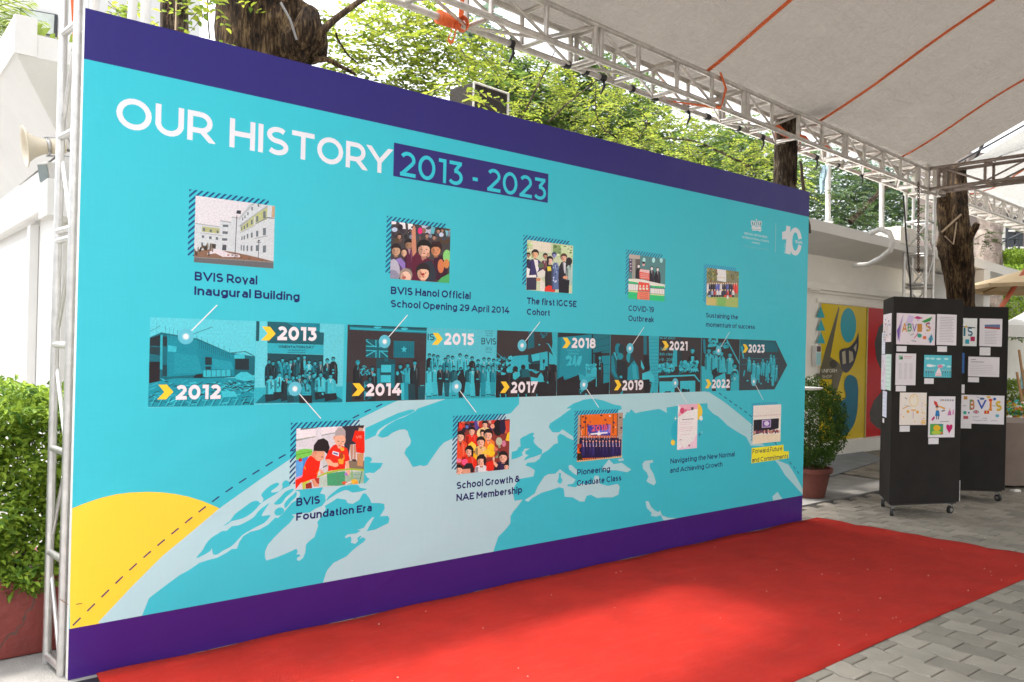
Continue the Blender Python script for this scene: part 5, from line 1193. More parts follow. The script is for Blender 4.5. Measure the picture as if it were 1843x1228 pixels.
# far white block with window
fb = thing('tall_white_block', 'tall overexposed white block with a dark framed window far behind the palm fronds', 'building', (-2, 14, 0))
bl_ = (0.296, 17.067, 4.927); br_ = (3.057, 14.785, 5.015)
def wallquad(mb, p0, p1, z0, z1, depth):
    p0 = V((p0[0], p0[1], 0)); p1 = V((p1[0], p1[1], 0)); d = (p1 - p0).normalized(); n = V((-d.y, d.x, 0)) * depth
    mb.prism([tuple(p0), tuple(p1), tuple(p1 + n), tuple(p0 + n)], z0, z1); return d
mb = MB(); dd = wallquad(mb, bl_, br_, 0, 12, 6); mb.build('wall', M['white'], fb)
for (u0, v0, u1, v1) in [(36, 8, 102, 66)]:
    a = V((1.956, 15.551, 8.247)); b = V((2.543, 15.066, 8.128)); c = V((2.535, 15.075, 7.668)); e = V((1.947, 15.560, 7.810)); n_ = V((-dd.y, dd.x, 0)) * -.05
    w1 = MB().add([a, b, c, e, a - n_, b - n_, c - n_, e - n_], [(3, 2, 1, 0), (0, 1, 5, 4), (1, 2, 6, 5), (2, 3, 7, 6), (3, 0, 4, 7)]).build('window', M['frame_dark'], fb)
    k_ = .1; cc = (a + b + c + e) / 4; q = [cc + (p - cc) * .9 + n_ * .2 for p in (a, b, c, e)]
    MB().add(q, [(3, 2, 1, 0)]).build('pane', mat('pale mottled pane', (.5, .54, .5), .3, noise=.3, nscale=1.2), w1)  # pane colour is pale with random mottling
# palm fronds + blade plants on the roof
def frond(mb, base, tip, droop, ln, rg, n=26, wd=.012):
    base, tip = V(base), V(tip); mid = (base + tip) / 2 + V((0, 0, droop))
    cur = [base * (1 - t) ** 2 + mid * 2 * t * (1 - t) + tip * t * t for t in [k / n for k in range(n + 1)]]
    mb.tube(cur, [.008 * (1 - k / n) + .002 for k in range(n + 1)], 5)
    for k in range(3, n):
        t = (cur[k + 1] - cur[k - 1]).normalized(); sd = t.cross(V((0, 0, 1))).normalized()
        for s_ in (-1, 1):
            l_ = ln * math.sin(math.pi * (k / n) ** .7) * rg.uniform(.85, 1.1) + .05
            d = (sd * s_ * .8 + t * .7 + V((0, 0, rg.uniform(-.35, .0)))).normalized(); e = cur[k] + d * l_ - V((0, 0, l_ * .18)); m_ = cur[k] + d * l_ * .5; w_ = t * wd
            mb.add([cur[k], m_ + w_, e, m_ - w_], [(0, 1, 2, 3)])
rg = random.Random(8); pm = thing('palm_plant', 'arching green palm fronds above the white roof edge at the top left', 'palm', (0.040, 4.958, 4.121))
mb = MB()
for tp, dr_ in [((60, -5), .5), ((85, 30), .5), ((75, 62), .45), ((40, 20), .5), ((20, -30), .4), ((62, 48), .4)]:
    base_ = V((-0.071, 5.179, 4.306)) + V((rg.uniform(-.1, .1), rg.uniform(-.1, .1), 0))
    tips = {(60, -5): (0.492, 4.453, 4.544), (85, 30): (0.544, 4.152, 4.280), (75, 62): (0.512, 4.309, 4.187), (40, 20): (0.376, 4.291, 4.363), (20, -30): (0.382, 4.673, 4.693), (62, 48): (0.411, 4.003, 4.153)}
    mb = MB(); frond(mb, base_, tips[tp], .16, .30, rg); mb.build('frond', M['palm'], pm)

ag = thing('blade_plant', 'spiky olive blades poking above the white roof edge', 'plant', (0.383, 3.508, 3.961)); mb = MB()
for (a, b, w) in [((0.321, 3.560, 3.968), (0.409, 3.486, 4.042), .03), ((0.356, 3.531, 3.960), (0.458, 3.446, 4.008), .03), ((0.279, 3.594, 3.980), (0.306, 3.572, 4.030), .02), ((0.446, 3.456, 3.927), (0.483, 3.425, 3.964), .025), ((0.488, 3.422, 3.910), (0.529, 3.388, 3.948), .02), ((0.578, 3.348, 3.931), (0.601, 3.328, 3.968), .02), ((0.069, 3.380, 3.629), (0.145, 3.317, 3.794), .035), ((0.034, 3.409, 3.713), (0.183, 3.285, 3.847), .03)]:
    a, b = V(a), V(b); d = (b - a).normalized(); n_ = V((0, 1, 0)).cross(d).normalized() * w; m_ = (a + b) / 2 + n_ * .4
    a2 = a - V((0, 0, .12)); MB().add([a2 - n_, a2 + n_, m_ + n_, b, m_ - n_], [(0, 1, 2, 3, 4)]).build('blade', M['palm'], ag)
# ================================================================== OVERHEAD TRUSS + COLUMN
def ty(x): return .543 + .0691 * x
ZB, BOX = 3.955, .28
td = V((1, .0691, 0)).normalized(); tn = V((-td.y, td.x, 0))
def box_truss(name, label, start, d, n, length, first, pitch, mat_, rch=.026, rpost=.021, zb=ZB, joint=4, box=BOX, group=None):
    t = thing(name, label, 'truss', tuple(start), group)
    for (o_, z) in ((0, zb), (0, zb + box), (box, zb), (box, zb + box)):
        MB().tube([start + n * o_ + V((0, 0, z)) - V((0, 0, start.z)), start + n * o_ + d * length + V((0, 0, z - start.z))], rch, 12).build('chord', mat_, t, True)
    s_ = first; k = 0
    def P_(s_, o_, z): return start + d * s_ + n * o_ + V((0, 0, z - start.z))
    while s_ < length - .02:
        dbl = (k % joint == 0)
        for q in ((s_, s_ + .075) if dbl else (s_,)):
            if q > length: continue
            for o_ in (0, box): MB().tube([P_(q, o_, zb), P_(q, o_, zb + box)], rpost if not dbl else rpost * 1.15, 10).build('post', mat_, t, True)
            for z in (zb, zb + box): MB().tube([P_(q, 0, z), P_(q, box, z)], rpost, 10).build('cross_tube', mat_, t, True)
        e = s_ + pitch; s1 = s_ + (.09 if dbl else .03)
        if e <= length + .01:
            up = k % 2
            for o_ in (0, box): MB().tube([P_(s1, o_, zb + (.03 if up else box - .03)), P_(e - .03, o_, zb + (box - .03 if up else .03))], .0135, 8).build('diagonal', mat_, t, True)
            MB().tube([P_(s1, .02 if up else box - .02, zb), P_(e - .03, box - .02 if up else .02, zb)], .0135, 8).build('diagonal', mat_, t, True)
        s_ = e; k += 1
    return t
xs = -1.0; start = V((xs, ty(xs), 0))
colx = 11.43
L1 = (colx - .02 - xs) / td.x
box_truss('roof_truss', 'long silver box truss running above the backdrop along the canopy eave', start, td, tn, L1, (4.03 - 4 * .585 * 2 - xs) / td.x, .585, M['alu_warm'])
s2 = V((colx + .36, ty(colx + .36), 0))
d2 = V((4.32, .20, 0)).normalized(); n2 = V((-d2.y, d2.x, 0))
box_truss('roof_truss', 'silver box truss continuing beyond the truss column at the right', s2, d2, n2, 5.5, .25, .45, M['alu_warm'])
s3 = V((colx + .02, ty(colx) - .03, 0)); 
box_truss('roof_truss', 'box truss, darkened brown to show shade, crossing overhead from the column towards the carpet side', s3, V((.0, -1, 0)), V((1, 0, 0)), 8.2, .12, .62, M['alu_dark'], box=.30)
# column
cl_ = thing('truss_column', 'square silver truss column standing behind the black display stands', 'truss column', (colx + .15, ty(colx) + .15, 0))
cb = V((colx, ty(colx), 0)); B_ = .30
cs = [cb, cb + td * B_, cb + td * B_ + tn * B_, cb + tn * B_]
for c_ in cs: MB().tube([c_, c_ + V((0, 0, 3.90))], .024, 14).build('chord', M['alu'], cl_, True)
z = .1; k = 0
while z < 3.9:
    for i in range(4):
        a, b = cs[i], cs[(i + 1) % 4]
        MB().tube([a + V((0, 0, z)), b + V((0, 0, z))], .017, 10).build('rung', M['alu'], cl_, True)
        if z + .46 < 3.95:
            (p, q) = (a, b) if (k + i) % 2 else (b, a)
            MB().tube([p + V((0, 0, z + .05)), q + V((0, 0, z + .43))], .011, 8).build('brace', M['alu'], cl_, True)
    if k % 3 == 2:
        for i in range(4): MB().tube([cs[i] + V((0, 0, z + .05)), cs[(i + 1) % 4] + V((0, 0, z + .05))], .017, 10).build('rung', M['alu'], cl_, True)
    z += .485; k += 1
# sleeve block where trusses meet
sl = thing('sleeve_block', 'square corner block joining the trusses on top of the column', 'truss corner', (colx + .15, ty(colx) + .15, 3.9))
for c_ in cs: MB().box((c_.x - .03, c_.y - .03, 3.90), (c_.x + .03, c_.y + .03, 4.33)).build('corner_post', M['alu_warm'], sl, bevel=.004)
for z in (3.92, 4.31):
    for i in range(4): MB().tube([cs[i] + V((0, 0, z)), cs[(i + 1) % 4] + V((0, 0, z))], .022, 10).build('rail', M['alu_warm'], sl, True)
MB().tube([cb + V((-.30, -.02, 3.88)), cb + V((.02, -.02, 3.90))], .024, 12).build('stub_tube', M['alu_warm'], sl, True)
# hoist chain and safety cable
def chain(name, label, a, b, step, r, mat_):
    t = thing(name, label, 'chain', tuple(b)); a, b = V(a), V(b); n = int((a - b).length / step); m_ = MB()
    for k in range(n):
        c_ = a.lerp(b, k / n); ang = math.pi / 2 * (k % 2)
        ring = [c_ + V((math.cos(ang) * math.cos(q) * r, math.sin(ang) * math.cos(q) * r, math.sin(q) * step * .72)) for q in [i * math.pi / 4 for i in range(9)]]
        m_.tube(ring, r * .32, 5, False)
    o = m_.build(name, mat_); o['label'] = label; o['category'] = 'chain'; bpy.data.objects.remove(t); return o
chain('hoist_chain', 'rusty double hoist chain hanging inside the truss column', (10.251, 0.933, 3.820), (10.276, 0.918, 2.620), .027, .016, M['rust'])
o = MB().tube([(9.700, 0.871, 3.575), (9.739, 0.841, 3.019), (9.737, 0.780, 2.516), (9.729, 0.725, 1.805)], .011, 8).build('black_cable', M['cable'], None, True); tag(o, 'black cable hanging down the left side of the truss column', 'cable')
# black tape ties on the lower rear chord
tg = 'black ties round the overhead truss'
ties = [(2.72, 1, 0), (3.30, 0, 1), (3.95, 1, 0), (4.20, 0, 0), (4.42, 1, 1), (4.85, 0, 0), (5.20, 1, 0), (5.75, 0, 1), (6.1, 1, 0), (6.7, 0, 0), (7.2, 1, 1), (7.9, 0, 0), (8.5, 1, 1), (9.1, 0, 0), (9.8, 1, 1)]
wh = ['over the left part of the title', 'just right of the orange strap knot', 'right of the dark speaker cabinet', 'above the middle of the purple band', 'with ragged ends above the purple band', 'a bay left of the canopy strap', 'before the hanging orange loop', 'with a long tail, past the orange loop', 'before the slim far trunk', 'over the slim far trunk', 'with a tail right of the far trunk', 'left of the white roof poles', 'with a tail over the white roof poles', 'over the right roof pole', 'nearest the truss column']
for k, (x, w_, tail) in enumerate(ties):
    c_ = V((x, ty(x) + BOX, ZB)); m_ = MB(); m_.tube([c_ - td * (.018 + .012 * w_), c_ + td * (.02 + .014 * w_)], .035, 12)
    if tail:
        m_.tube([c_ + V((.01, -.02, -.03)), c_ + V((.0, -.03, -.09)), c_ + V((-.03, -.02, -.16))], [.010, .013, .008], 6)
        m_.tube([c_ + V((0, -.01, -.03)), c_ + V((.03, -.02, -.08))], [.008, .005], 6)
    o = m_.build('black_tie', M['black'], None, False); tag(o, 'black tape tie on the lower truss tube ' + wh[k], 'tie', tg)
# orange ratchet straps wrapped round the truss
def ribbon3(pts, w, wdir, mat_, name, thick=.003):
    m_ = MB(); pts = [V(p) for p in pts]; n = len(pts)
    for i, p in enumerate(pts):
        t = (pts[min(i + 1, n - 1)] - pts[max(i - 1, 0)]).normalized(); s_ = (V(wdir) - t * t.dot(V(wdir))).normalized() * w / 2; u = t.cross(s_).normalized() * thick
        m_.v += [tuple(p - s_ - u), tuple(p + s_ - u), tuple(p + s_ + u), tuple(p - s_ + u)]
    for i in range(n - 1):
        b_ = i * 4
        for a, c_ in ((0, 1), (1, 2), (2, 3), (3, 0)): m_.f.append((b_ + a, b_ + c_, b_ + c_ + 4, b_ + a + 4)); m_.c.append(None)
    return m_
ok = thing('ratchet_strap', 'orange ratchet strap looped and knotted round the truss above the dark cabinet', 'strap', (3.274, 1.120, 3.873))
kx = 2.66; k1 = V((kx, ty(kx) + BOX, ZB))
MB().tube([k1 - td * .10 + V((0, 0, .0)), k1 + td * .09], [.052, .045], 14).build('wrap', M['orange'], ok, True)
ribbon3([V((kx + .45, ty(kx) + .02, ZB + BOX + .03)), k1 + V((.10, -.05, .30)), k1 + V((.10, -.02, .15)), k1 + V((.09, -.03, .02))], .045, (1, .07, 0), M['orange'], 'strap').build('webbing', M['orange'], ok)
lp = [k1 + V((.09 + .05 * math.sin(a), -.05, -.015 + .055 * math.cos(a))) for a in [i * math.pi / 6 for i in range(13)]]
ribbon3(lp, .05, (0.3, 1, 0), M['orange'], 's').build('loop', M['orange'], ok)
ribbon3([k1 + V((.0, -.05, -.04)), k1 + V((-.01, -.05, -.10)), k1 + V((-.03, -.04, -.16)), k1 + V((-.01, -.06, -.19)), k1 + V((.02, -.05, -.13)), k1 + V((.03, -.05, -.05))], .05, (.5, .9, .2), M['orange'], 's').build('tail', M['orange'], ok)
kx = 5.72; k2 = V((kx, ty(kx) + .14, ZB))
o = ribbon3([V((kx + .15, ty(kx) - .02, ZB + BOX + .05)), V((kx + .22, ty(kx) - .04, ZB + .18)), V((kx + .16, ty(kx) - .03, ZB - .02)), V((kx - .25, ty(kx) + .2, ZB + .0)), V((kx - .45, ty(kx) + .3, ZB + .08))], .05, (1, .2, 0), M['orange'], 's').build('ratchet_strap', M['orange'])
tag(o, 'orange strap hooked over the middle of the overhead truss', 'strap')
wv = random.Random(3); pts = [V((7.2 + i * .16, ty(7.2 + i * .16) + .18, ZB + .10 + .03 * math.sin(i * 1.7))) for i in range(10)]
o = MB().tube(pts, [.02 + .018 * abs(math.sin(i)) for i in range(10)], 8).build('strap_bundle', M['orange'], None, True); tag(o, 'bundled orange strap lying inside the truss left of the column', 'strap')
o = MB().tube([V((9.6 + i * .12, ty(9.6) + .16, ZB + .07)) for i in range(4)], .03, 8).build('strap_bundle', M['orange'], None, True); tag(o, 'small orange strap bundle inside the truss beside the column', 'strap')
# ================================================================== CANOPY
def canopymat(name, c=(.47, .435, .40), tr=(.42, .36, .31), mixf=.30):
    m_ = mat(name, c, .7, noise=.07, nscale=1.4, bump=0); t = m_.node_tree; N = t.nodes; Lk = t.links; p = N['Principled BSDF']
    tc = N.new('ShaderNodeTexCoord')
    hts = []
    for sc_, st, w_ in ((1.1, (1, 3, 3), .10), (5, (1, 2.2, 1), .03), (3, (3.5, .6, 1), .035)):
        mp = N.new('ShaderNodeMapping'); mp.inputs['Scale'].default_value = st; mp.inputs['Rotation'].default_value = (0, 0, .5); Lk.new(tc.outputs['Object'], mp.inputs[0])
        n = N.new('ShaderNodeTexNoise'); n.inputs['Scale'].default_value = sc_; n.inputs['Detail'].default_value = 5; n.inputs['Distortion'].default_value = 1.2; Lk.new(mp.outputs[0], n.inputs[0])
        m2 = N.new('ShaderNodeMath'); m2.operation = 'MULTIPLY'; m2.inputs[1].default_value = w_ * 10; Lk.new(n.outputs[0], m2.inputs[0]); hts.append(m2.outputs[0])
    a = N.new('ShaderNodeMath'); a.operation = 'ADD'; Lk.new(hts[0], a.inputs[0]); Lk.new(hts[1], a.inputs[1])
    b2 = N.new('ShaderNodeMath'); b2.operation = 'ADD'; Lk.new(a.outputs[0], b2.inputs[0]); Lk.new(hts[2], b2.inputs[1])
    b = N.new('ShaderNodeBump'); b.inputs['Strength'].default_value = .8; b.inputs['Distance'].default_value = .5; Lk.new(b2.outputs[0], b.inputs['Height']); Lk.new(b.outputs[0], p.inputs['Normal'])
    n = N.new('ShaderNodeTexNoise'); n.inputs['Scale'].default_value = 1.6; n.inputs['Detail'].default_value = 9; n.inputs['Roughness'].default_value = .7; Lk.new(tc.outputs['Object'], n.inputs[0])
    r = N.new('ShaderNodeValToRGB'); r.color_ramp.elements[0].position = .35; r.color_ramp.elements[1].position = .62
    r.color_ramp.elements[0].color = tuple(x * .80 for x in c) + (1,); r.color_ramp.elements[1].color = (*c, 1); Lk.new(n.outputs[0], r.inputs[0]); Lk.new(r.outputs[0], p.inputs['Base Color'])
    ts = N.new('ShaderNodeBsdfTranslucent'); ts.inputs[0].default_value = (*tr, 1); mx = N.new('ShaderNodeMixShader'); mx.inputs[0].default_value = mixf
    Lk.new(p.outputs[0], mx.inputs[1]); Lk.new(ts.outputs[0], mx.inputs[2]); Lk.new(mx.outputs[0], N['Material Output'].inputs[0]); return m_
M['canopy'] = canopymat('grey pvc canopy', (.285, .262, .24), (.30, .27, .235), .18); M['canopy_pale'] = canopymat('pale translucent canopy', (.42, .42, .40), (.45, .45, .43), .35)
def zc(x, y):
    e = ty(x) + .34 - y           # distance from the eave
    run = 4.3
    if e <= run: z = 4.285 + max(0, e - .34) * .455 + min(e, .34) * .10
    else: z = 4.285 + (run - .34) * .455 + .034 - (e - run) * .455
    w = .035 * math.sin(x * 2.62 + .4) * min(1, max(0, e)) + .018 * math.sin(x * 6.1 + e * 2.2) * min(1, e)
    return z - w - .02 * math.sin(e * 3)
cn = thing('canopy_tent', 'large grey fabric event canopy sloping up over the carpet with orange tension straps', 'canopy', (6, -3, 4))
def sheet(xa, xb, mat_, nm, hole=None, ext=8.6, label=None):
    m_ = MB(); nx, ny = int((xb - xa) / .2), 48
    for j in range(ny + 1):
        for i in range(nx + 1):
            x = xa + (xb - xa) * i / nx; e = ext * j / ny; y = ty(x) + .34 - e; m_.v.append((x, y, zc(x, y)))
    for j in range(ny):
        for i in range(nx):
            x = xa + (xb - xa) * (i + .5) / nx; e = ext * (j + .5) / ny
            if hole and any(h[0] < x < h[1] and h[2] < e < h[3] for h in hole): continue
            a = j * (nx + 1) + i; m_.f.append((a, a + 1, a + nx + 2, a + nx + 1)); m_.c.append(None)
    return m_.build(nm, mat_, cn, True, label=label)
sheet(.8, 11.9, M['canopy'], 'fabric_roof', hole=[(.8, 2.9, 0, 1.35)])  # left edge and unseen gap shaped to throw a sun patch on the carpet
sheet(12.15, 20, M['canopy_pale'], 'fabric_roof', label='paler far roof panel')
for x in (3.3, 5.70, 8.06, 10.47):
    n = 30; pts = []
    for k in range(n):
        e = .33 + 3.9 * k / (n - 1); y = ty(x) + .34 - e; pts.append((x + .0 * e, y, zc(x, y) - .035))
    ribbon3(pts, .05, (1, 0, 0), M['orange'], 's').build('tension_strap', M['orange'], cn)
o = MB().tube([(xs, ty(xs) + .36, 4.27), (11.8, ty(11.8) + .36, 4.27)], .018, 8).build('eave_rope', M['alu_dark'], cn, True)
pts = [(13.8, ty(13.8) + .2 - 3.6 * k / 19, zc(13.8, ty(13.8) + .34 - 3.6 * k / 19) - .03) for k in range(20)]
ribbon3(pts, .05, (1, 0, 0), M['orange'], 's').build('tension_strap', M['orange'], cn)
# black bracing cables under the pale far panel
for a, b, l in [((11.879, 1.272, 4.391), (12.869, 0.450, 5.376), 'long black brace cable rising from the column corner'), ((12.412, 1.091, 4.473), (12.446, 0.932, 4.822), 'short thick black brace strap right of the column'),
                ((12.131, 1.193, 4.444), (12.924, 0.535, 5.055), 'second black brace cable just below the longest one'), ((12.658, 0.887, 4.498), (13.101, 0.519, 5.085), 'thick black brace strap nearest the right edge'), ((12.196, 1.270, 4.213), (12.320, 1.166, 4.504), 'black brace strap seen through the brown truss')]:
    o = MB().tube([a, b], .014 if 'thick' not in l else .024, 8).build('brace_cable', M['cable'], None, True); tag(o, l, 'cable', 'black bracing under the far roof panel')
# ================================================================== SPEAKER CABINET behind the backdrop
sp = thing('speaker_cabinet', 'dark mesh fronted cabinet with pale metal frame above the backdrop', 'speaker', (3.618, 1.615, 3.643))
p0 = V((3.370, 1.560, 3.761)); p1 = V((3.715, 1.599, 3.788)); dz = V((0, 0, .34)); dx = (p1 - p0); dx.z = 0; nn = V((-dx.y, dx.x, 0)).normalized() * .30
p0 = p0 - dx * 1.0
p0 = p0 + dx * .80; dx = dx * 1.2; p1 = p0 + dx
m_ = MB(); m_.add([p0 - dz, p1 - dz, p1 - dz + nn, p0 - dz + nn, p0, p1, p1 + nn, p0 + nn], [(0, 3, 2, 1), (4, 5, 6, 7), (0, 1, 5, 4), (1, 2, 6, 5), (2, 3, 7, 6), (3, 0, 4, 7)])
m_.build('cabinet', mat('black speaker mesh', (.035, .028, .024), .7, noise=.3, nscale=60, bump=1, bscale=200), sp, bevel=.006)
fw = dx.normalized() * .02; off_ = -nn.normalized() * .012
for a, b in ((p0, p1), (p1, p1 - dz), (p1, p1 + nn), (p1 + nn, p1 + nn - dz), (p0, p0 - dz), (p1 - dz, p1 - dz + nn)):
    MB().tube([a + off_, b + off_], .010, 8).build('frame_bar', M['cream'], sp, True)
st_ = p0 + (p1 - p0) * .5 + nn * .5
MB().tube([(st_.x, st_.y, 0), (st_.x, st_.y, st_.z - .34)], .025, 10).build('stand_pole', M['alu'], sp, True)
# ================================================================== RIGHT BUILDING
WY = 2.35
rb_ = thing('shop_building', 'low cream building with overhanging flat roof and a painted mural door at the right', 'building', (11, 4, 0))
MB().box((6.9, WY, 2.27), (13.6, WY + 3, 2.95)).build('wall', M['cream'], rb_, label='wall above the mural')
MB().box((6.9, WY, .0), (10.30, WY + 3, 2.27)).build('wall', M['cream'], rb_, label='wall left of the mural')
MB().box((13.05, WY, .0), (13.6, WY + 3, 2.27)).build('wall', M['cream'], rb_)
MB().box((10.30, WY - .12, 0), (13.05, WY + .3, .20)).build('plinth', M['cream'], rb_, bevel=.008)
MB().box((7.2, WY - .10, 2.44), (13.6, WY - .002, 2.56)).build('moulding', M['cream'], rb_, bevel=.012)
MB().box((7.2, WY - .05, 2.40), (13.6, WY - .003, 2.44)).build('moulding', M['cream'], rb_)
MB().box((10.2, WY - .035, 2.262), (13.1, WY - .004, 2.32)).build('door_rail', M['cream'], rb_, bevel=.004)
sl_ = MB(); ys_ = [1.30, 1.78]
sl_.add([(6.9, 1.32, 3.05), (12.9, 1.66, 3.05), (12.9, WY, 2.951), (6.9, WY, 2.951)], [(0, 3, 2, 1)])
sl_.add([(6.9, 1.32, 3.05), (12.9, 1.66, 3.05), (12.9, 1.66, 3.19), (6.9, 1.32, 3.19)], [(0, 1, 2, 3)])
sl_.add([(6.9, 1.32, 3.19), (12.9, 1.66, 3.19), (12.9, 6, 3.19), (6.9, 6, 3.19)], [(0, 1, 2, 3)])
sl_.add([(12.9, 1.66, 3.05), (12.9, WY + 3, 2.951), (12.9, WY + 3, 3.19), (12.9, 1.66, 3.19)], [(0, 1, 2, 3)])
sl_.add([(6.9, 1.32, 3.05), (6.9, 1.32, 3.19), (6.9, 6, 3.19), (6.9, 6, 3.0)], [(0, 1, 2, 3)])
sl_.build('roof_slab', M['white'], rb_)
# mural panels
mu = thing('mural_door', 'sliding door painted with a yellow panel of teal shapes beside a red panel', 'door', (11.6, WY - .03, .2))
mu_m = inkmat('mural paint', .12, False)
def mural(pts_list, nm, lab):
    m_ = MB()
    for i, (c, pts) in enumerate(pts_list):
        y = WY - .030 - .0008 * i
        ar = sum(pts[j - 1][0] * pts[j][1] - pts[j][0] * pts[j - 1][1] for j in range(len(pts)))
        if ar < 0: pts = pts[::-1]
        m_.add([(p[0], y, p[1]) for p in pts], [tuple(range(len(pts)))], c)
    return m_.build(nm, mu_m, mu, label=lab)
MB().box((10.31, WY - .028, .205), (13.04, WY - .006, 2.258)).build('door_leaf', M['cream'], mu)
def yx(u, v_):   # helper: mural zoom reading (1440,540 at x6.822) placed on the wall plane
    P = np.array(((1440 + u / 6.822 - 921.5) / 1471, (540 + v_ / 6.822 - 614) / 1471, 1.0)); d = Rm_.T @ P; k = (WY - .03 - Cm[1]) / d[1]; return (Cm[0] + k * d[0], Cm[2] + k * d[2])
def sm(p, n=4):
    out = []; N = len(p)
    for i in range(N):
        a, b, c, d = [V(p[(i + k) % N]) for k in (-1, 0, 1, 2)]
        for j in range(n):
            t = j / n; out.append(tuple(.5 * (2 * b + (c - a) * t + (2 * a - 5 * b + 4 * c - d) * t * t + (3 * b - a - 3 * c + d) * t ** 3)))
    return out
def ml(*a, s=0):
    p = [yx(a[i], a[i + 1]) for i in range(0, len(a), 2)]; return sm(p) if s else p
yl = [('d8bc2c', [(10.31, .21), (11.66, .21), (11.66, 2.255), (10.31, 2.255)])]
for (u, v_) in [(255, 75), (258, 235), (256, 390)]: yl.append(('3fa6b4', ml(u, v_, u - 52, v_ + 140, u + 50, v_ + 145)))
yl.append(('6a6552', ml(475, 75, 480, 110, 420, 420, 370, 700, 480, 780, 520, 880, 460, 1090, 400, 1260, 385, 1120, 390, 975, 195, 970, 200, 900, 235, 905, 300, 640)))
yl.append(('35a0b0', sm([yx(590 + 97 * math.cos(t), 312 + 212 * math.sin(t)) for t in [i * math.pi / 6 for i in range(12)]], 2)))
yl.append(('45434a', ml(485, 620, 600, 580, 680, 490, 712, 400, 715, 560, 690, 680, 650, 800, 580, 890, 520, 870, 490, 780, s=1)))
for a in [(510, 640, 550, 620, 560, 780, 520, 790), (595, 620, 640, 640, 650, 740, 600, 780), (650, 590, 690, 530, 680, 640)]: yl.append(('b0a890', ml(*a)))
yl.append(('4e4a44', sm([yx(405 + 48 * math.cos(t), 785 + 50 * math.sin(t)) for t in [i * math.pi / 4 for i in range(8)]], 2)))
yl.append(('086c86', ml(600, 920, 680, 960, 705, 1060, 705, 1200, 690, 1400, 640, 1560, 520, 1680, 420, 1560, 400, 1420, 430, 1260, 520, 1230, 560, 1180, 540, 1080, 545, 980, s=1)))
mural(yl, 'yellow_panel', 'yellow painted panel with teal triangles, ellipse and bean shape')
rl = [('c4141c', [(11.68, .21), (13.04, .21), (13.04, 2.255), (11.68, 2.255)])]
rl.append(('4a4744', [(x_, min(2.2, max(.25, z_))) for x_, z_ in [(13.04, 2.10), (12.3, 2.10), (12.05, 1.95), (11.93, 1.70), (12.0, 1.45), (12.18, 1.25), (12.28, 1.08), (12.2, .92), (11.95, .78), (11.82, .60), (11.86, .45), (12.1, .33), (12.5, .27), (13.04, .25)]]))
mural(rl, 'red_panel', 'red painted panel with a dark rounded shape')
MB().box((11.655, WY - .045, .205), (11.685, WY - .028, 2.258)).build('stile', mat('gold stile', (.5, .42, .12), .4), mu)
# lettering on mural
tm = MB()
def wall_text(mb, s_, x0, z0, h, width, w, y, col):
    x = 0; it = []
    for ch in s_:
        if ch == ' ': x += .30; continue
        W_, st = glyph(ch, w); it.append((x, st)); x += W_ + .115
    sx = width / (x - .115); n = 0
    for gx, st in it:
        for rb in st:
            n += 1
            for q in rb:
                pts = [(x0 + (gx + p[0]) * sx, y - .0002 * (n % 5), z0 + p[1] * h) for p in q]
                ar = sum(pts[j - 1][0] * pts[j][2] - pts[j][0] * pts[j - 1][2] for j in range(len(pts)))
                mb.add(pts if ar > 0 else pts[::-1], [tuple(range(len(pts)))], col)
a = yx(255, 892); b = yx(440, 892); t_ = yx(255, 848); wall_text(tm, 'UNIFORM', a[0], a[1], t_[1] - a[1], b[0] - a[0], .16, WY - .044, 'd8d4c4')
a = yx(258, 962); b = yx(378, 962); t_ = yx(258, 922); wall_text(tm, 'SHOP', a[0], a[1], t_[1] - a[1], b[0] - a[0], .16, WY - .044, 'c0bca8')
tm.build('lettering', M['paper'], mu, label='pale lettering reading UNIFORM SHOP')
# wall device
wd = thing('wall_dispenser', 'small white box with a printed sheet on the wall left of the mural', 'wall box', (10.2, WY - .05, 1.34))
MB().box((10.12, WY - .07, 1.335), (10.27, WY - .002, 1.63)).build('housing', M['white'], wd, bevel=.008)
m_ = MB(); m_.add([(10.13, WY - .0712, 1.35), (10.26, WY - .0712, 1.35), (10.26, WY - .0712, 1.53), (10.13, WY - .0712, 1.53)], [(0, 1, 2, 3)], '9cc8cc'); m_.add([(10.14, WY - .0712, 1.54), (10.25, WY - .0712, 1.54), (10.25, WY - .0712, 1.62), (10.14, WY - .0712, 1.62)], [(0, 1, 2, 3)], '5c4a4c')
m_.build('printed_sheet', M['paper'], wd)
# roof poles, hose, wires
for (u, l) in [(0, 'white roof pole left of the hose'), (1, 'white roof pole behind the looped hose')]:
    a, b = (((9.425, 1.748, 3.280), (9.403, 1.763, 4.035)), ((10.774, 1.672, 3.241), (10.744, 1.693, 4.074)))[u]
    t = thing('roof_pole', l, 'pole', a, 'white poles on the flat roof')
    MB().tube([a, (b[0], b[1], b[2] + .8)], .035, 12).build('post', M['white'], t, True); MB().tube([a, (a[0], a[1], a[2] + .02)], .07, 12).build('base_plate', M['white'], t, True)
hs_ = MB().tube([(8.899, 0.887, 3.006), (8.894, 0.761, 3.042), (8.874, 0.648, 2.996), (8.862, 0.593, 2.877), (8.894, 0.633, 2.783), (9.098, 0.853, 2.715), (9.274, 1.097, 2.668), (9.618, 1.462, 2.703)], .032, 12).build('white_hose', M['white'], None, True); tag(hs_, 'white flexible hose looping over the flat roof edge', 'hose')
bx_ = thing('roof_unit', 'pale roof unit box standing on the flat roof beside the column', 'roof unit', (11.241, 1.544, 3.229)); a = V((11.242, 1.544, 3.180))
MB().box((a.x - .15, a.y, a.z - .03), (a.x + .35, a.y + .4, a.z + .22)).build('housing', M['cream'], bx_, bevel=.01)
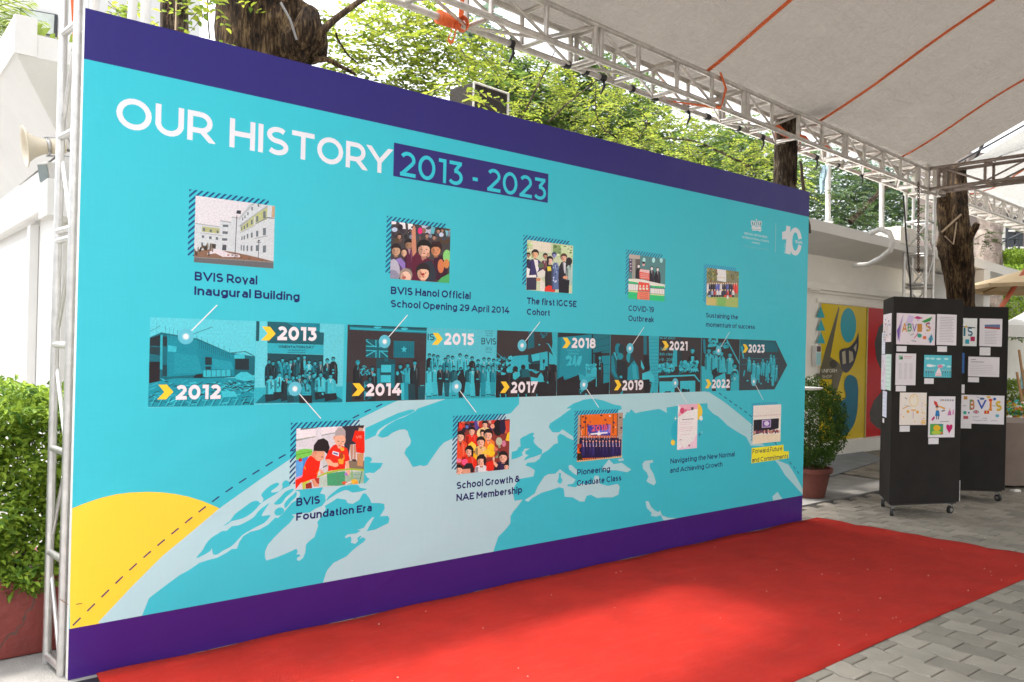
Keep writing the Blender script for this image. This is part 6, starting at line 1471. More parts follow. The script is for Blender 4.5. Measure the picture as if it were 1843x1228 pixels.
MB().box((a.x - .02, a.y - .004, a.z + .02), (a.x + .12, a.y - .001, a.z + .14)).build('grille', M['white'], bx_)
o = MB().tube([(9.891, 2.270, 2.438), (10.161, 2.270, 2.430)], .02, 8).build('wall_pipe', M['cream'], None, True); tag(o, 'short cream pipe on the wall under the moulding', 'pipe')
# ================================================================== POTTED SHRUB
pt = thing('potted_shrub', 'leafy green shrub in a terracotta pot at the far end of the backdrop', 'potted plant', (7.20, .66, 0))
mt = Matrix.Translation((7.22, .66, 0))
MB().lathe([(0, .0), (.17, .0), (.22, .26), (.245, .262), (.25, .31), (.225, .31), (.22, .28), (0, .28)], mt, 28).build('pot', M['terracotta'], pt, True)
n = 14000; P = lr.normal(size=(n, 3)); P /= np.linalg.norm(P, axis=1, keepdims=True); rr = .72 + .28 * lr.random(n) ** .5
P = P * rr[:, None] * np.array([.36, .36, .46]) * (1 + .12 * np.sin(P[:, :1] * 9 + P[:, 2:] * 7)) + np.array([7.30, .70, .76])
leaf_mesh('foliage', P, lr.normal(size=(n, 3)) + np.array([-.2, -.5, 1.0]), lr.uniform(.016, .036, n), M['shrub'], pt)
MB().tube([(7.22, .66, .25), (7.26, .68, .8)], [.02, .012], 8).tube([(7.22, .66, .3), (7.12, .6, .8)], [.012, .006], 6).build('stem', M['twig'], pt, True)
tr_ = thing('saucer', 'white dish edge showing above the potted shrub', 'dish', (7.35, .9, 1.2))
MB().lathe([(0, .0), (.10, .01), (.13, .03), (.125, .035), (0, .015)], Matrix.Translation((6.897, 0.473, 1.142)), 20).build('dish_body', M['white'], tr_, True)
# ================================================================== DISPLAY STANDS
def stand(V1, V2, V3, zt, name, label, leanx=0):
    c = ((V1[0] + V2[0] + V3[0]) / 3, (V1[1] + V2[1] + V3[1]) / 3, 0)
    t = thing(name, label, 'display stand', c, 'black rolling display stands')
    tri = [V1, V2, V3]
    MB().prism(tri, .115, zt).build('board_body', M['black_board'], t, bevel=.004)
    cen = V((c[0], c[1])); edge = MB()
    MB().prism([tuple(cen + (V(p) - cen) * .94) for p in tri], .100, .1145).build('base_board', M['black'], t)
    for p in tri:
        q = cen + (V(p) - cen) * .84; ca = MB().tube([(q.x, q.y, .05), (q.x, q.y, .094)], .008, 8).build('caster', M['steel'], t, True)
        MB().box((q.x - .025, q.y - .025, .086), (q.x + .025, q.y + .025, .094)).build('plate', M['steel'], ca)
        a_ = rnd.uniform(0, 3); d = V((math.cos(a_), math.sin(a_), 0)) * .014; w0 = V((q.x, q.y, .036)) + V((-d.y, d.x, 0)) * 1.2
        MB().tube([w0 - d, w0 + d], .036, 20).build('wheel', M['rubber'], ca, True)
        MB().tube([w0 - d * 1.15, w0 + d * 1.15], .018, 14).build('hub', M['steel'], ca, True)
    return t
S1 = [(6.886, -.376), (7.638, -.702), (7.354, -.046)]
S2a = V((8.421, -.398)); S2b = V((8.768, -.709)); dS = (S2b - S2a).normalized(); S2 = [tuple(S2b - dS * .82), tuple(S2b), None]
S2[2] = tuple(S2b - dS * .41 + V((-dS.y, dS.x)) * .62)
st1 = stand(S1[0], S1[1], S1[2], 2.085, 'display_stand', 'front black three sided display stand on casters covered with children drawings')
st2 = stand(S2[0], S2[1], S2[2], 2.065, 'display_stand', 'rear black display stand with the colourful letters drawing, half hidden by the front one')
st3 = None
def sheet_on(a, b, u0, z1, u1, z0, paint, label, cat='paper sheet', grp=None, off=.004):
    """paper on a stand face; paint(mb, P) draws in 0..1 coordinates"""
    a, b = V(a), V(b); d = (b - a).normalized(); n = V((d.y, -d.x)); 
    def P(s_, t_, l=0): q = a + d * (u0 + (u1 - u0) * s_) + n * (off + .0006 + .00025 * l); return (q.x, q.y, z0 + (z1 - z0) * t_)
    m_ = MB(); cor = [P(0, 0), P(1, 0), P(1, 1), P(0, 1)]; bk = [a + d * (u0 + (u1 - u0) * s_) + n * .0015 for s_ in (0, 1)]
    zz = (z0, z1)
    vs_ = cor + [(bk[0].x, bk[0].y, z0), (bk[1].x, bk[1].y, z0), (bk[1].x, bk[1].y, z1), (bk[0].x, bk[0].y, z1)]
    m_.add(vs_, [(0, 1, 2, 3), (0, 4, 5, 1), (1, 5, 6, 2), (2, 6, 7, 3), (3, 7, 4, 0)], paint[0])
    lay = [0]
    def poly(c, *xy):
        lay[0] += 1; pts = [(xy[i], xy[i + 1]) for i in range(0, len(xy), 2)]
        ar = sum(pts[j - 1][0] * pts[j][1] - pts[j][0] * pts[j - 1][1] for j in range(len(pts)))
        if ar < 0: pts = pts[::-1]
        m_.add([P(p[0], p[1], 1 + lay[0] % 24) for p in pts], [tuple(range(len(pts)))], c)
    def el(c, x, y, rx, ry, k=10): poly(c, *[q for i in range(k) for q in (x + rx * math.cos(2 * math.pi * i / k), y + ry * math.sin(2 * math.pi * i / k))])
    def ln(c, x0, y0, x1, y1, w, asp=1.0):
        dx, dy = (x1 - x0), (y1 - y0) / asp; l_ = math.hypot(dx, dy) or 1; nx, ny = -dy / l_ * w / 2, dx / l_ * w / 2 * asp
        poly(c, x0 + nx, y0 + ny, x1 + nx, y1 + ny, x1 - nx, y1 - ny, x0 - nx, y0 - ny)
    def tx(c, s_, x, y, h, wd_, w=.2):
        xx = 0; it = []
        for ch in s_:
            if ch == ' ': xx += .30; continue
            W_, st = glyph(ch, w); it.append((xx, st)); xx += W_ + .115
        sx = wd_ / (xx - .115)
        for gx, st in it:
            for rb in st:
                for q in rb: poly(c if isinstance(c, str) else rnd.choice(c), *[v_ for p in q for v_ in (x + (gx + p[0]) * sx, y + p[1] * h)])
    if len(paint) > 1: paint[1](poly, el, ln, tx)
    o = m_.build('paper_sheet' if cat != 'label card' else 'label_card', M['paper']); tag(o, label, cat, grp); return o
def lines(n, y0, y1, c='a8a4b0', x0=.12, x1=.88):
    def f(poly, el, ln, tx):
        for i in range(n):
            y = y0 + (y1 - y0) * i / max(1, n - 1); ln(c, x0, y, x1 - rnd.uniform(0, .15), y, .012)
    return f
def d_abvis(poly, el, ln, tx):
    poly('b8a0d0', .08, .05, .02, .4, .10, .75, .17, .98, .12, .6); poly('7a5ab0', .04, .1, .01, .45, .09, .65, .07, .3); poly('d8c4e8', .2, .6, .3, .95, .45, .9, .36, .6)
    poly('c03c7c', .44, .86, .52, .93, .68, .87, .55, .82); poly('3c9c50', .64, .76, .8, .86, .92, .93, .86, .78, .72, .72)
    tx(['50a060', '7cb890'], 'B', .28, .42, .26, .1); tx(['a078c0'], 'V', .4, .42, .26, .11); tx(['c88c3c', 'd8a850'], 'I', .53, .42, .26, .12); tx(['d07c3c', '8c3c9c', 'd8b840'], 'S', .74, .44, .3, .14); tx(['e0a050'], 'A', .14, .4, .3, .12)
    el('38a890', .59, .3, .06, .07); el('e0784c', .72, .24, .05, .06); poly('58b0c8', .82, .2, .9, .38, .95, .2, .88, .05); ln('404880', .86, .08, .9, .3, .02); ln('d84c8c', .45, .2, .55, .4, .02)
    for i in range(26): el(rnd.choice(['e890b0', '90c8e0', 'e8d060', '90d090', 'c0a0e0']), rnd.uniform(.18, .97), rnd.uniform(.05, .95), .012, .014, 6)
    ln('a8a8b0', .38, .14, .5, .1, .03); ln('909098', .36, .3, .44, .36, .02)
def d_list(poly, el, ln, tx):
    poly('8cc0a0', .14, .80, .34, .80, .34, .93, .14, .93); poly('3c5c50', .22, .82, .34, .82, .34, .88, .22, .88); ln('d8a0a8', .40, .90, .80, .90, .02); ln('d0b8b0', .40, .85, .74, .85, .015)
    for c_ in range(3):
        for i in range(14): ln('c4c0c8', .14 + c_ * .26, .68 - i * .036, .30 + c_ * .26, .68 - i * .036, .012)
def d_blue(poly, el, ln, tx):
    for (x, y) in [(.12, .84), (.3, .84), (.52, .83), (.8, .84), (.18, .55), (.34, .52), (.55, .52), (.68, .55), (.9, .5)]: el('b8ecf0', x, y, .09, .05); 
    el('e890b0', .58, .5, .10, .08); el('f4f4f8', .2, .52, .13, .06)
    poly('f4e4e8', .4, .05, .42, .2, .5, .4, .56, .42, .62, .2, .64, .05); ln('e07080', .44, .16, .62, .16, .02); ln('e07080', .44, .08, .62, .08, .02)
    for i in range(11):
        x = .07 + i * .088
        if .38 < x < .66: continue
        el(rnd.choice(['3c5c8c', 'd85c80', '604c80', '4c8c5c']), x, .24, .018, .05); el('e8b898', x, .33, .014, .024); ln('3c4460', x, .04, x, .2, .012)
def d_yellow(poly, el, ln, tx):
    el('f0c858', .52, .76, .17, .20); el('f4ecdc', .52, .76, .15, .18); ln('706860', .18, .85, .26, .80, .02); ln('e0b060', .1, .5, .34, .60, .03); ln('a8a8b8', .15, .62, .4, .56, .012)
    poly('f0b040', .42, .44, .6, .44, .6, .48, .42, .48); el('e8a840', .3, .42, .05, .05); el('e8a840', .66, .4, .05, .05); ln('d0b8c8', .5, .2, .5, .42, .03)
    for i in range(30): el(rnd.choice(['f4d070', 'f0b848', 'e8c8d8', 'f8dca0']), rnd.choice([rnd.uniform(.03, .97), rnd.uniform(.8, .97)]), rnd.choice([rnd.uniform(.02, .14), rnd.uniform(.03, .97)]), .03, .022, 7)
def d_boy(poly, el, ln, tx):
    poly('d84838', .18, .90, .30, .86, .36, .76, .26, .76, .2, .82); poly('e8a838', .36, .78, .62, .72, .60, .68, .38, .74); 
    el('483840', .31, .74, .06, .03); el('e8c8a0', .31, .70, .045, .035); poly('2c7cc0', .27, .66, .38, .66, .42, .52, .24, .52); ln('2c3050', .30, .44, .30, .52, .03); ln('2c3050', .37, .44, .37, .52, .03)
    ln('c03c7c', .12, .42, .22, .50, .06); ln('4c4450', .48, .64, .6, .66, .03); poly('c878b0', .76, .66, .82, .66, .86, .54, .70, .54); el('e8c8a0', .79, .69, .03, .02); poly('e0a0c8', .9, .68, .94, .68, .96, .56, .88, .56)
    for i in range(6): tx(['58a8c8', 'c8783c', '7c5cb0', '50a070'], 'R', .42 + i * .09, .885, .045, .06, .25)
    ln('706870', .42, .38, .78, .39, .012, 1)
    poly('58a858', .06, .06, .56, .07, .56, .33, .06, .33); el('e8b828', .32, .23, .14, .075); el('b8d048', .3, .12, .18, .05); poly('3c9098', .4, .28, .54, .28, .54, .33, .4, .33); poly('d86c4c', .46, .08, .54, .08, .54, .13, .46, .13)
    poly('c8186c', .79, .10, .90, .22, .91, .29, .86, .32, .79, .29, .72, .32, .67, .29, .68, .22)
def d_bvis(poly, el, ln, tx):
    tx(['c86c60', 'd88850', '7c9058'], 'B', .20, .48, .36, .11, .22); tx(['3858b8', '50b8c8'], 'V', .38, .52, .32, .20, .2); tx(['e88828'], 'I', .66, .50, .32, .05, .22); tx(['e05030'], '-', .60, .72, .3, .16, .25); tx(['e89838'], '-', .60, .38, .3, .16, .25); tx(['e8c038', 'd8b830'], 'S', .80, .46, .36, .14, .24)
    poly('28387c', .29, .36, .41, .36, .41, .47, .29, .47); ln('f0e8f0', .29, .36, .41, .47, .02); ln('f0e8f0', .29, .47, .41, .36, .02); ln('d83840', .29, .415, .41, .415, .025); ln('d83840', .35, .36, .35, .47, .02)
    poly('d82828', .54, .36, .65, .36, .65, .47, .54, .47); el('f0d030', .595, .415, .02, .035, 5); poly('b85860', .06, .16, .17, .16, .17, .26, .06, .26); poly('c89040', .06, .84, .14, .84, .14, .95, .06, .95)
    el('38b0a0', .09, .38, .04, .06); el('70b8d0', .84, .30, .045, .06); el('3070b8', .77, .88, .035, .05); el('5070a0', .48, .88, .06, .04); el('e8c050', .63, .94, .05, .04); el('30409c', .18, .38, .02, .03)
    for (x, y, w_) in [(.26, .24, .16), (.28, .12, .22), (.52, .12, .1), (.68, .12, .18), (.5, .2, .1), (.02, .62, .1), (.33, .92, .1), (.72, .64, .08)]: 
        for k in range(8): ln('5c5464', x + w_ * k / 8, y + rnd.uniform(-.02, .02), x + w_ * (k + 1) / 8, y + rnd.uniform(-.02, .02), .008)
def d_letter2(poly, el, ln, tx):
    poly('6878a0', .22, .68, .9, .66, .9, .80, .22, .78); poly('a84038', .22, .64, .9, .62, .9, .68, .22, .70); lines(9, .10, .55, 'b0acb8', .22, .85)(poly, el, ln, tx)
def d_text(poly, el, ln, tx):
    ln('38343c', .08, .86, .24, .86, .02); ln('48444c', .08, .74, .50, .74, .022); lines(6, .14, .58, 'b0acb8', .06, .92)(poly, el, ln, tx)
def d_vis(poly, el, ln, tx):
    tx('2c7c8c', 'I', .32, .36, .30, .10, .2); tx('28708c', 'S', .52, .36, .32, .26, .18); poly('48b0a0', .06, .8, .3, .8, .3, .95, .06, .95); poly('70a860', .05, .05, .3, .05, .3, .3, .05, .3); poly('38a8c0', .42, .08, .62, .08, .62, .24, .42, .24); poly('b83060', .68, .18, .9, .18, .9, .34, .68, .34); ln('2c3040', .1, .7, .9, .66, .03); el('e8c858', .45, .7, .06, .04)
W0, W1_ = 'e9e4ea', 'f0eef4'
a, b = S1[0], S1[1]
pg = 'papers pinned on the front display stand'; lg = 'blank white label cards under the drawings'
sheet_on(a, b, .034, 1.928, .481, 1.631, ('ece2ea', d_abvis), 'wide colourful crayon drawing of letters at the top of the front stand', 'drawing', pg)
sheet_on(a, b, .502, 1.933, .735, 1.636, (W0, lines(16, .12, .90)), 'white typed page beside the wide crayon drawing, top right of the front stand', 'paper sheet', pg)
sheet_on(a, b, .034, 1.546, .265, 1.245, (W0, d_list), 'white list page with a small green picture on its corner', 'paper sheet', pg)
sheet_on(a, b, .362, 1.537, .683, 1.323, ('5fc8d8', d_blue), 'bright turquoise drawing of people under clouds', 'drawing', pg)
sheet_on(a, b, .091, 1.174, .40, .865, ('f0e8e0', d_yellow), 'pale drawing with yellow oval and orange dots', 'drawing', pg)
sheet_on(a, b, .427, 1.14, .74, .744, ('ebe6ec', d_boy), 'tall drawing with a boy, a green landscape and a pink heart', 'drawing', pg)
for (u0, z1, u1, z0, l) in [(.04, 1.615, .154, 1.564, 'under the wide crayon drawing'), (.513, 1.624, .626, 1.571, 'under the white typed page'), (.042, 1.239, .156, 1.185, 'under the list page'), (.369, 1.312, .478, 1.259, 'under the turquoise drawing'), (.097, .858, .211, .802, 'under the pale yellow drawing'), (.433, .738, .551, .68, 'under the tall drawing with the heart')]:
    sheet_on(a, b, u0, z1, u1, z0, ('e8e6ea', lines(2, .4, .65, 'c8c4cc')), 'small white label card ' + l, 'label card', lg)
dsv = V(S2[1]) - V(S2[0]); o2 = (S2a - V(S2[0])).length
a, b = S2[0], S2[1]
pg2 = 'papers pinned on the rear display stand'
sheet_on(a, b, o2 - .07, 1.937, o2 + .136, 1.641, ('eef0f0', d_vis), 'half hidden drawing with teal letters at the upper left of the rear stand', 'drawing', pg2)
sheet_on(a, b, o2 + .164, 1.938, o2 + .398, 1.643, (W0, d_letter2), 'white page with a group photograph, top right of the rear stand', 'paper sheet', pg2)
sheet_on(a, b, o2 + .054, 1.529, o2 + .377, 1.319, (W0, d_text), 'landscape typed page in the middle of the rear stand', 'paper sheet', pg2)
sheet_on(a, b, o2 - .10, 1.567, o2 + .013, 1.35, ('3c6cac', lines(3, .3, .6, '80b0e0')), 'edge of a deep blue picture showing beside the front stand', 'drawing', pg2)
sheet_on(a, b, o2 - .013, 1.122, o2 + .437, .817, ('eeeaf0', d_bvis), 'large drawing of four coloured letters with two small flags', 'drawing', pg2)
for (u0, z1, u1, z0, l) in [(.17, 1.632, .281, 1.546, 'under the group photograph page'), (.055, 1.311, .169, 1.258, 'under the landscape typed page'), (-.07, 1.23, .021, 1.137, 'cut off by the front stand'), (-.012, .819, .099, .765, 'under the coloured letters drawing')]:
    sheet_on(a, b, o2 + u0, z1, o2 + u1, z0, ('e8e6ea', lines(2, .4, .65, 'c8c4cc')), 'white label card ' + l + ', rear stand', 'label card', lg)
a, b = S1[2], S1[0]; Ls = (V(S1[0]) - V(S1[2])).length
pg3 = 'papers on the narrow left side of the front stand'
def d_multi(poly, el, ln, tx):
    for i in range(24): el(rnd.choice(['d8a8b8', 'a0a0c0', 'c88898', 'e0c898', '504858']), rnd.uniform(.08, .92), rnd.uniform(.06, .94), .05, .03, 7)
for (u1_, z1, u0_, z0, c, l, dr_) in [(.52, 1.93, .08, 1.654, 'e6dce2', 'curling pinkish drawing highest on the left side of the front stand', d_multi), (.572, 1.75, .40, 1.535, 'dfe2ee', 'pale blue page at the outer edge of the left side', lines(8, .1, .9)), (.572, 1.53, .335, 1.178, 'ded8e4', 'drawing with dark strokes on the left side of the front stand', d_multi), (.325, 1.535, .05, 1.188, 'cfe6dc', 'pale mint page on the left side of the front stand', lines(8, .1, .9)), (.46, 1.168, .24, .915, 'd8dcee', 'lowest pale blue page on the left side of the front stand', lines(6, .1, .9)), (.44, .896, .36, .854, 'e8e6ea', 'tiny white card lowest on the left side of the front stand', None)]:
    sheet_on(a, b, Ls - u1_, z1, Ls - u0_, z0, (c, dr_) if dr_ else (c,), l, 'paper sheet', pg3)
MB().box((7.652, -.70, .12), (7.656, -.66, .32)).build('edge_strip', M['white'], st1, label='white strip at the lower right corner')
# ================================================================== TREES
tr = random.Random(21)
def gnarly(mb, pts, rs, rg, n=18, amp=.12):
    pts = [V(p) for p in pts]; fine = []; fr_s = []
    for i in range(len(pts) - 1):
        k = max(4, int((pts[i + 1] - pts[i]).length / .09)); a_, b_, c_, d_ = pts[max(i - 1, 0)], pts[i], pts[i + 1], pts[min(i + 2, len(pts) - 1)]
        for j in range(k):
            t = j / k; q_ = .5 * (2 * b_ + (c_ - a_) * t + (2 * a_ - 5 * b_ + 4 * c_ - d_) * t * t + (3 * b_ - a_ - 3 * c_ + d_) * t ** 3)
            if rs[0] < .04 and j: q_ = q_ + V((rg.uniform(-1, 1), rg.uniform(-1, 1), rg.uniform(-1, 1))) * .012
            fine.append(q_); fr_s.append(rs[i] * (1 - t) + rs[i + 1] * t)
    fine.append(pts[-1]); fr_s.append(rs[-1]); b = len(mb.v); ph = rg.uniform(0, 9)
    for i, p in enumerate(fine):
        t = (fine[min(i + 1, len(fine) - 1)] - fine[max(0, i - 1)]).normalized(); u = t.cross(V((.3, 1, .1))).normalized(); w = t.cross(u)
        for k in range(n):
            a = 2 * math.pi * k / n; q = 1 + amp * math.sin(a * 3 + ph + i * .11) + amp * .6 * math.sin(a * 5 + ph * 2 - i * .23) + rg.uniform(-.035, .035)
            mb.v.append(tuple(p + (u * math.cos(a) + w * math.sin(a)) * fr_s[i] * q))
    for i in range(len(fine) - 1):
        for k in range(n): k2 = (k + 1) % n; mb.f.append((b + i * n + k, b + i * n + k2, b + (i + 1) * n + k2, b + (i + 1) * n + k)); mb.c.append(None)
    mb.f.append(tuple(b + (len(fine) - 1) * n + k for k in range(n))); mb.c.append(None)
    return mb
def sprays(blobs, nper, leaf, rg, pairs=7, gap=.75, droop=.35):
    """compound leaves scattered through blob volumes -> arrays"""
    Pp, Nn, Ss, Tt = [], [], [], []; tw = MB()
    for (c, r) in blobs:
        n = max(3, int(nper * (r ** 2) * 4))
        for _ in range(n):
            v_ = V((rg.gauss(0, 1), rg.gauss(0, 1), rg.gauss(0, 1))).normalized() * r * rg.random() ** .45
            o_ = V(c) + v_; az = rg.uniform(0, 2 * math.pi); d = V((math.cos(az), math.sin(az), rg.uniform(-.5, .35))).normalized(); sd = d.cross(V((0, 0, 1))).normalized(); up = sd.cross(d)
            L_ = leaf * gap * pairs; p_prev = o_
            for k in range(pairs):
                t = (k + .6) / pairs; pos = o_ + d * L_ * t - V((0, 0, 1)) * droop * L_ * t * t
                for s_ in (-1, 1):
                    td_ = (sd * s_ + d * .45 + V((0, 0, rg.uniform(-.35, .1)))).normalized()
                    Pp.append(pos); Tt.append(td_); Nn.append(up + V((rg.uniform(-.4, .4), rg.uniform(-.4, .4), rg.uniform(-.2, .4)))); Ss.append(leaf * rg.uniform(.75, 1.15) * (1 - .3 * abs(t - .45)))
            Pp.append(o_ + d * L_ * 1.02 - V((0, 0, 1)) * droop * L_); Tt.append(d); Nn.append(up); Ss.append(leaf)
            tw.tube([o_, o_ + d * L_ * .5 - V((0, 0, droop * L_ * .25)), o_ + d * L_ - V((0, 0, droop * L_))], [.004, .003, .002], 3, False)
    return np.array(Pp), np.array(Nn), np.array(Ss), np.array(Tt), tw
def tree(name, label, cat, base, trunk, blobs, nper, leaf, bark, lm, limbs=(), pairs=7, grp=None, amp=.1):
    t = thing(name, label, cat, base, grp)
    if trunk: gnarly(MB(), trunk[0], trunk[1], tr, amp=amp).build('trunk', bark, t, True)
    for (p, r) in limbs: gnarly(MB(), p, r, tr, 9, .06).build('limb', bark, t, True)
    if blobs:
        P, N_, S_, T_, tw = sprays(blobs, nper, leaf, tr, pairs)
        leaf_mesh('crown', P, N_, S_, lm, t, tangent=T_, fold=.10, wid=.52)
        tw.build('twigs', M['twig'], t, kind='stuff')
    return t
# slim trunk at the left with chain and rope
c0 = V((1.350, 3.227, 4.183)); c1 = V((1.332, 3.240, 4.706))
tree('slim_tree', 'slim grey brown tree trunk behind the left end of the purple band', 'tree', (c0.x, c0.y, 0), ([(c0.x + .05, c0.y, 0), tuple(c0), (c1.x - .02, c1.y, c1.z + 1.2)], [.13, .108, .10]),
     [((1.356, 2.445, 4.094), .20), ((1.387, 2.420, 3.877), .12), ((1.115, 3.939, 4.473), .26), ((1.082, 4.226, 4.421), .18), ((1.410, 4.214, 4.531), .16), ((1.351, 2.448, 4.311), .25)], 55, .075, M['bark'], M['leaf_bright'], pairs=4)
chain('rusty_chain', 'thin rusty chain hanging on the slim trunk', (1.249, 3.050, 4.430), (1.241, 3.058, 4.125), .03, .010, M['rust'])
o = MB().tube([(1.280, 2.960, 4.410), (1.280, 2.961, 4.071)], .007, 6).build('pale_rope', M['rope'], None, True); tag(o, 'pale rope hanging in front of the slim trunk', 'rope')
o = MB().tube([(1.430, 2.641, 4.353), (1.427, 2.645, 4.173), (1.446, 2.630, 3.950)], .006, 6).build('hanging_vine', M['twig'], None, True); tag(o, 'thin brown vine hanging between the two left trunks', 'vine')
# massive trunk
b0 = V((1.921, 2.757, 3.916)); b1 = V((1.880, 2.787, 4.819))
bt_ = tree('big_tree', 'massive rough barked tree trunk with a swollen stub behind the purple band', 'tree', (b0.x, b0.y, 0), ([(b0.x, b0.y, 0), (b0.x, b0.y, 2.6), tuple(b0), (b1.x, b1.y, b1.z + .6)], [.44, .38, .34, .36]),
     [((2.837, 2.776, 4.347), .30), ((3.264, 2.683, 4.219), .34), ((3.659, 2.615, 4.460), .40), ((3.620, 2.131, 4.036), .22), ((2.591, 2.722, 3.992), .2), ((3.379, 3.105, 4.799), .34), ((3.433, 2.545, 3.959), .24), ((2.453, 2.575, 4.316), .16), ((2.934, 2.827, 3.966), .2), ((4.234, 2.658, 4.674), .3), ((3.832, 2.989, 4.947), .3), ((3.684, 2.079, 3.857), .12), ((3.049, 1.307, 3.543), .11), ((3.025, 1.456, 3.670), .12)],
     85, .074, M['bark_red'], M['leaf_bright'],
     limbs=[([(2.011, 2.488, 3.963), (2.070, 2.244, 4.005), (2.118, 2.204, 4.234)], [.14, .13, .07]), ([(2.055, 2.257, 3.845), (2.174, 2.158, 4.044), (2.341, 2.149, 4.234), (2.685, 2.122, 4.559)], [.05, .035, .028, .02]), ([(2.170, 2.292, 3.867), (2.359, 2.265, 3.887), (2.554, 2.234, 3.817)], [.03, .02, .012]), ([(2.372, 2.253, 4.132), (2.476, 2.297, 4.028), (2.619, 2.309, 3.932)], [.010, .008, .005])], pairs=6, amp=.07)
# burl stub beside the trunk
bb = bmesh.new(); bmesh.ops.create_icosphere(bb, subdivisions=4, radius=.24); c_ = V((2.112, 2.468, 4.114)); br = random.Random(6)
for v_ in bb.verts:
    k_ = 1 + .16 * math.sin(v_.co.x * 22 + 1) * math.sin(v_.co.z * 19) + .10 * math.sin(v_.co.y * 31 + v_.co.x * 14) + br.uniform(-.03, .03)
    v_.co = V((v_.co.x * 1.0 * k_, v_.co.y * k_, v_.co.z * 1.15 * k_)) + c_
me = bpy.data.meshes.new('burl'); bb.to_mesh(me); bb.free(); me.materials.append(M['bark_red']); o = bpy.data.objects.new('burl', me); COL.objects.link(o); o.parent = bt_; o.location = -V(bt_.location)
o = MB().tube([(1.821, 2.125, 4.194), (1.881, 2.076, 4.064), (1.946, 2.087, 3.921)], .009, 8).build('grey_conduit', mat('grey conduit', (.22, .21, .20), .6), None, True); tag(o, 'curved grey conduit fixed on the massive trunk', 'conduit')
tree('light_tree', 'airy yellow green tree hanging behind the truss above the backdrop', 'tree', (6.5, 5.0, 0), ([(6.6, 5.2, 0), (6.5, 5.0, 2.9)], [.16, .11]),
     [((5.533, 3.662, 4.294), .42), ((6.226, 3.735, 4.907), .45), ((6.650, 3.388, 4.385), .50), ((7.445, 3.380, 4.197), .45), ((8.308, 3.316, 4.099), .45), ((9.334, 3.116, 4.189), .50), ((9.672, 2.835, 4.567), .4), ((5.053, 3.408, 4.765), .25), ((8.819, 3.539, 4.744), .4), ((7.563, 3.927, 5.092), .4), ((5.801, 3.442, 3.996), .3), ((8.440, 3.852, 4.854), .35), ((10.798, 3.204, 4.207), .35), ((6.467, 3.541, 3.915), .3)],
     85, .055, M['bark'], M['leaf_bright'],
     limbs=[([(5.407, 3.507, 4.172), (5.578, 3.364, 4.611), (5.748, 3.222, 5.083)], [.013, .010, .006]), ([(5.689, 3.274, 4.214), (5.983, 3.160, 4.518), (6.308, 3.020, 4.828)], [.010, .008, .005]), ([(6.481, 2.880, 4.086), (6.292, 3.035, 4.318), (6.267, 3.053, 4.759)], [.009, .007, .005]), ([(9.459, 3.013, 4.233), (8.501, 3.284, 4.479), (7.845, 3.438, 4.429)], [.018, .013, .007]), ([(7.066, 3.044, 4.220), (7.143, 2.979, 4.472), (6.947, 3.141, 4.644)], [.008, .006, .004])], pairs=6)
tree('mid_tree', 'fuller mid green tree filling the gap behind the airy one', 'tree', (9, 11, 0), ([(9, 11, 0), (9, 11, 5)], [.2, .12]),
     [((10.019, 7.732, 5.909), .8), ((10.948, 6.966, 5.612), .9), ((12.851, 6.691, 5.440), .9), ((14.884, 6.308, 5.586), .9), ((8.470, 7.714, 5.915), .6), ((11.462, 6.543, 5.084), .6), ((14.305, 6.783, 6.180), .6), ((10.415, 7.399, 7.009), .6), ((9.325, 8.300, 6.975), .6), ((10.422, 8.693, 6.520), .8), ((8.381, 7.786, 6.422), .5), ((11.938, 7.440, 6.452), .7)], 55, .13, M['bark'], M['leaf_mid'], pairs=5)
e0 = V((7.709, 1.348, 3.706))
tree('far_slim_tree', 'slim brown trunk rising behind the right end of the backdrop', 'tree', (e0.x, e0.y, 0), ([(e0.x - .02, e0.y, 0), tuple(e0), (e0.x + .03, e0.y, 6)], [.15, .128, .11]), [((8.751, 1.653, 3.916), .25), ((9.300, 1.849, 3.732), .2)], 16, .055, M['bark'], M['leaf_mid'])
o = gnarly(MB(), [(8.135, 1.259, 2.959), (8.072, 1.308, 3.490), (8.034, 1.338, 3.822)], [.022, .02, .015], tr, 8).build('thin_trunk', M['twig'], None, True); tag(o, 'thin pale sapling stem just right of the slim brown trunk', 'tree')
tree('garden_tree', 'darker green tree beyond the flat roof with white poles', 'tree', (15, 9, 0), ([(16, 9.5, 0), (16, 9.5, 5)], [.2, .1]),
     [((14.864, 5.029, 5.042), .8), ((16.311, 5.131, 5.019), .9), ((16.790, 4.737, 4.667), .9), ((17.217, 4.384, 4.558), .7), ((16.013, 5.374, 5.744), .6), ((16.584, 4.904, 5.517), .5), ((14.922, 4.984, 4.408), .5), ((15.549, 4.467, 4.254), .6), ((17.063, 4.509, 5.165), .4)], 26, .10, M['bark'], M['leaf_dark'], limbs=[([(15.371, 4.614, 4.248), (16.088, 4.278, 4.999), (16.730, 4.004, 5.526)], [.06, .05, .04])], pairs=5)
tree('distant_tree', 'trees far behind with haze tinted into their blue green leaves', 'tree', (20, 24, 0), ([(20, 24, 0), (20, 24, 6)], [.4, .2]),
     [((18.725, 18.683, 9.497), 1.6), ((19.965, 17.654, 10.352), 1.7), ((22.142, 17.156, 9.638), 1.5), ((25.085, 16.025, 8.881), 1.6), ((26.594, 14.778, 8.929), 1.6), ((30.647, 14.026, 8.308), 1.8), ((32.443, 12.545, 7.671), 2.0), ((16.484, 19.224, 12.534), .9), ((20.883, 16.891, 11.605), 1.1), ((33.136, 11.968, 8.618), 1.4), ((27.921, 5.917, 4.567), 1.2)], 13, .26, M['bark'], M['leaf_haze'], pairs=5)
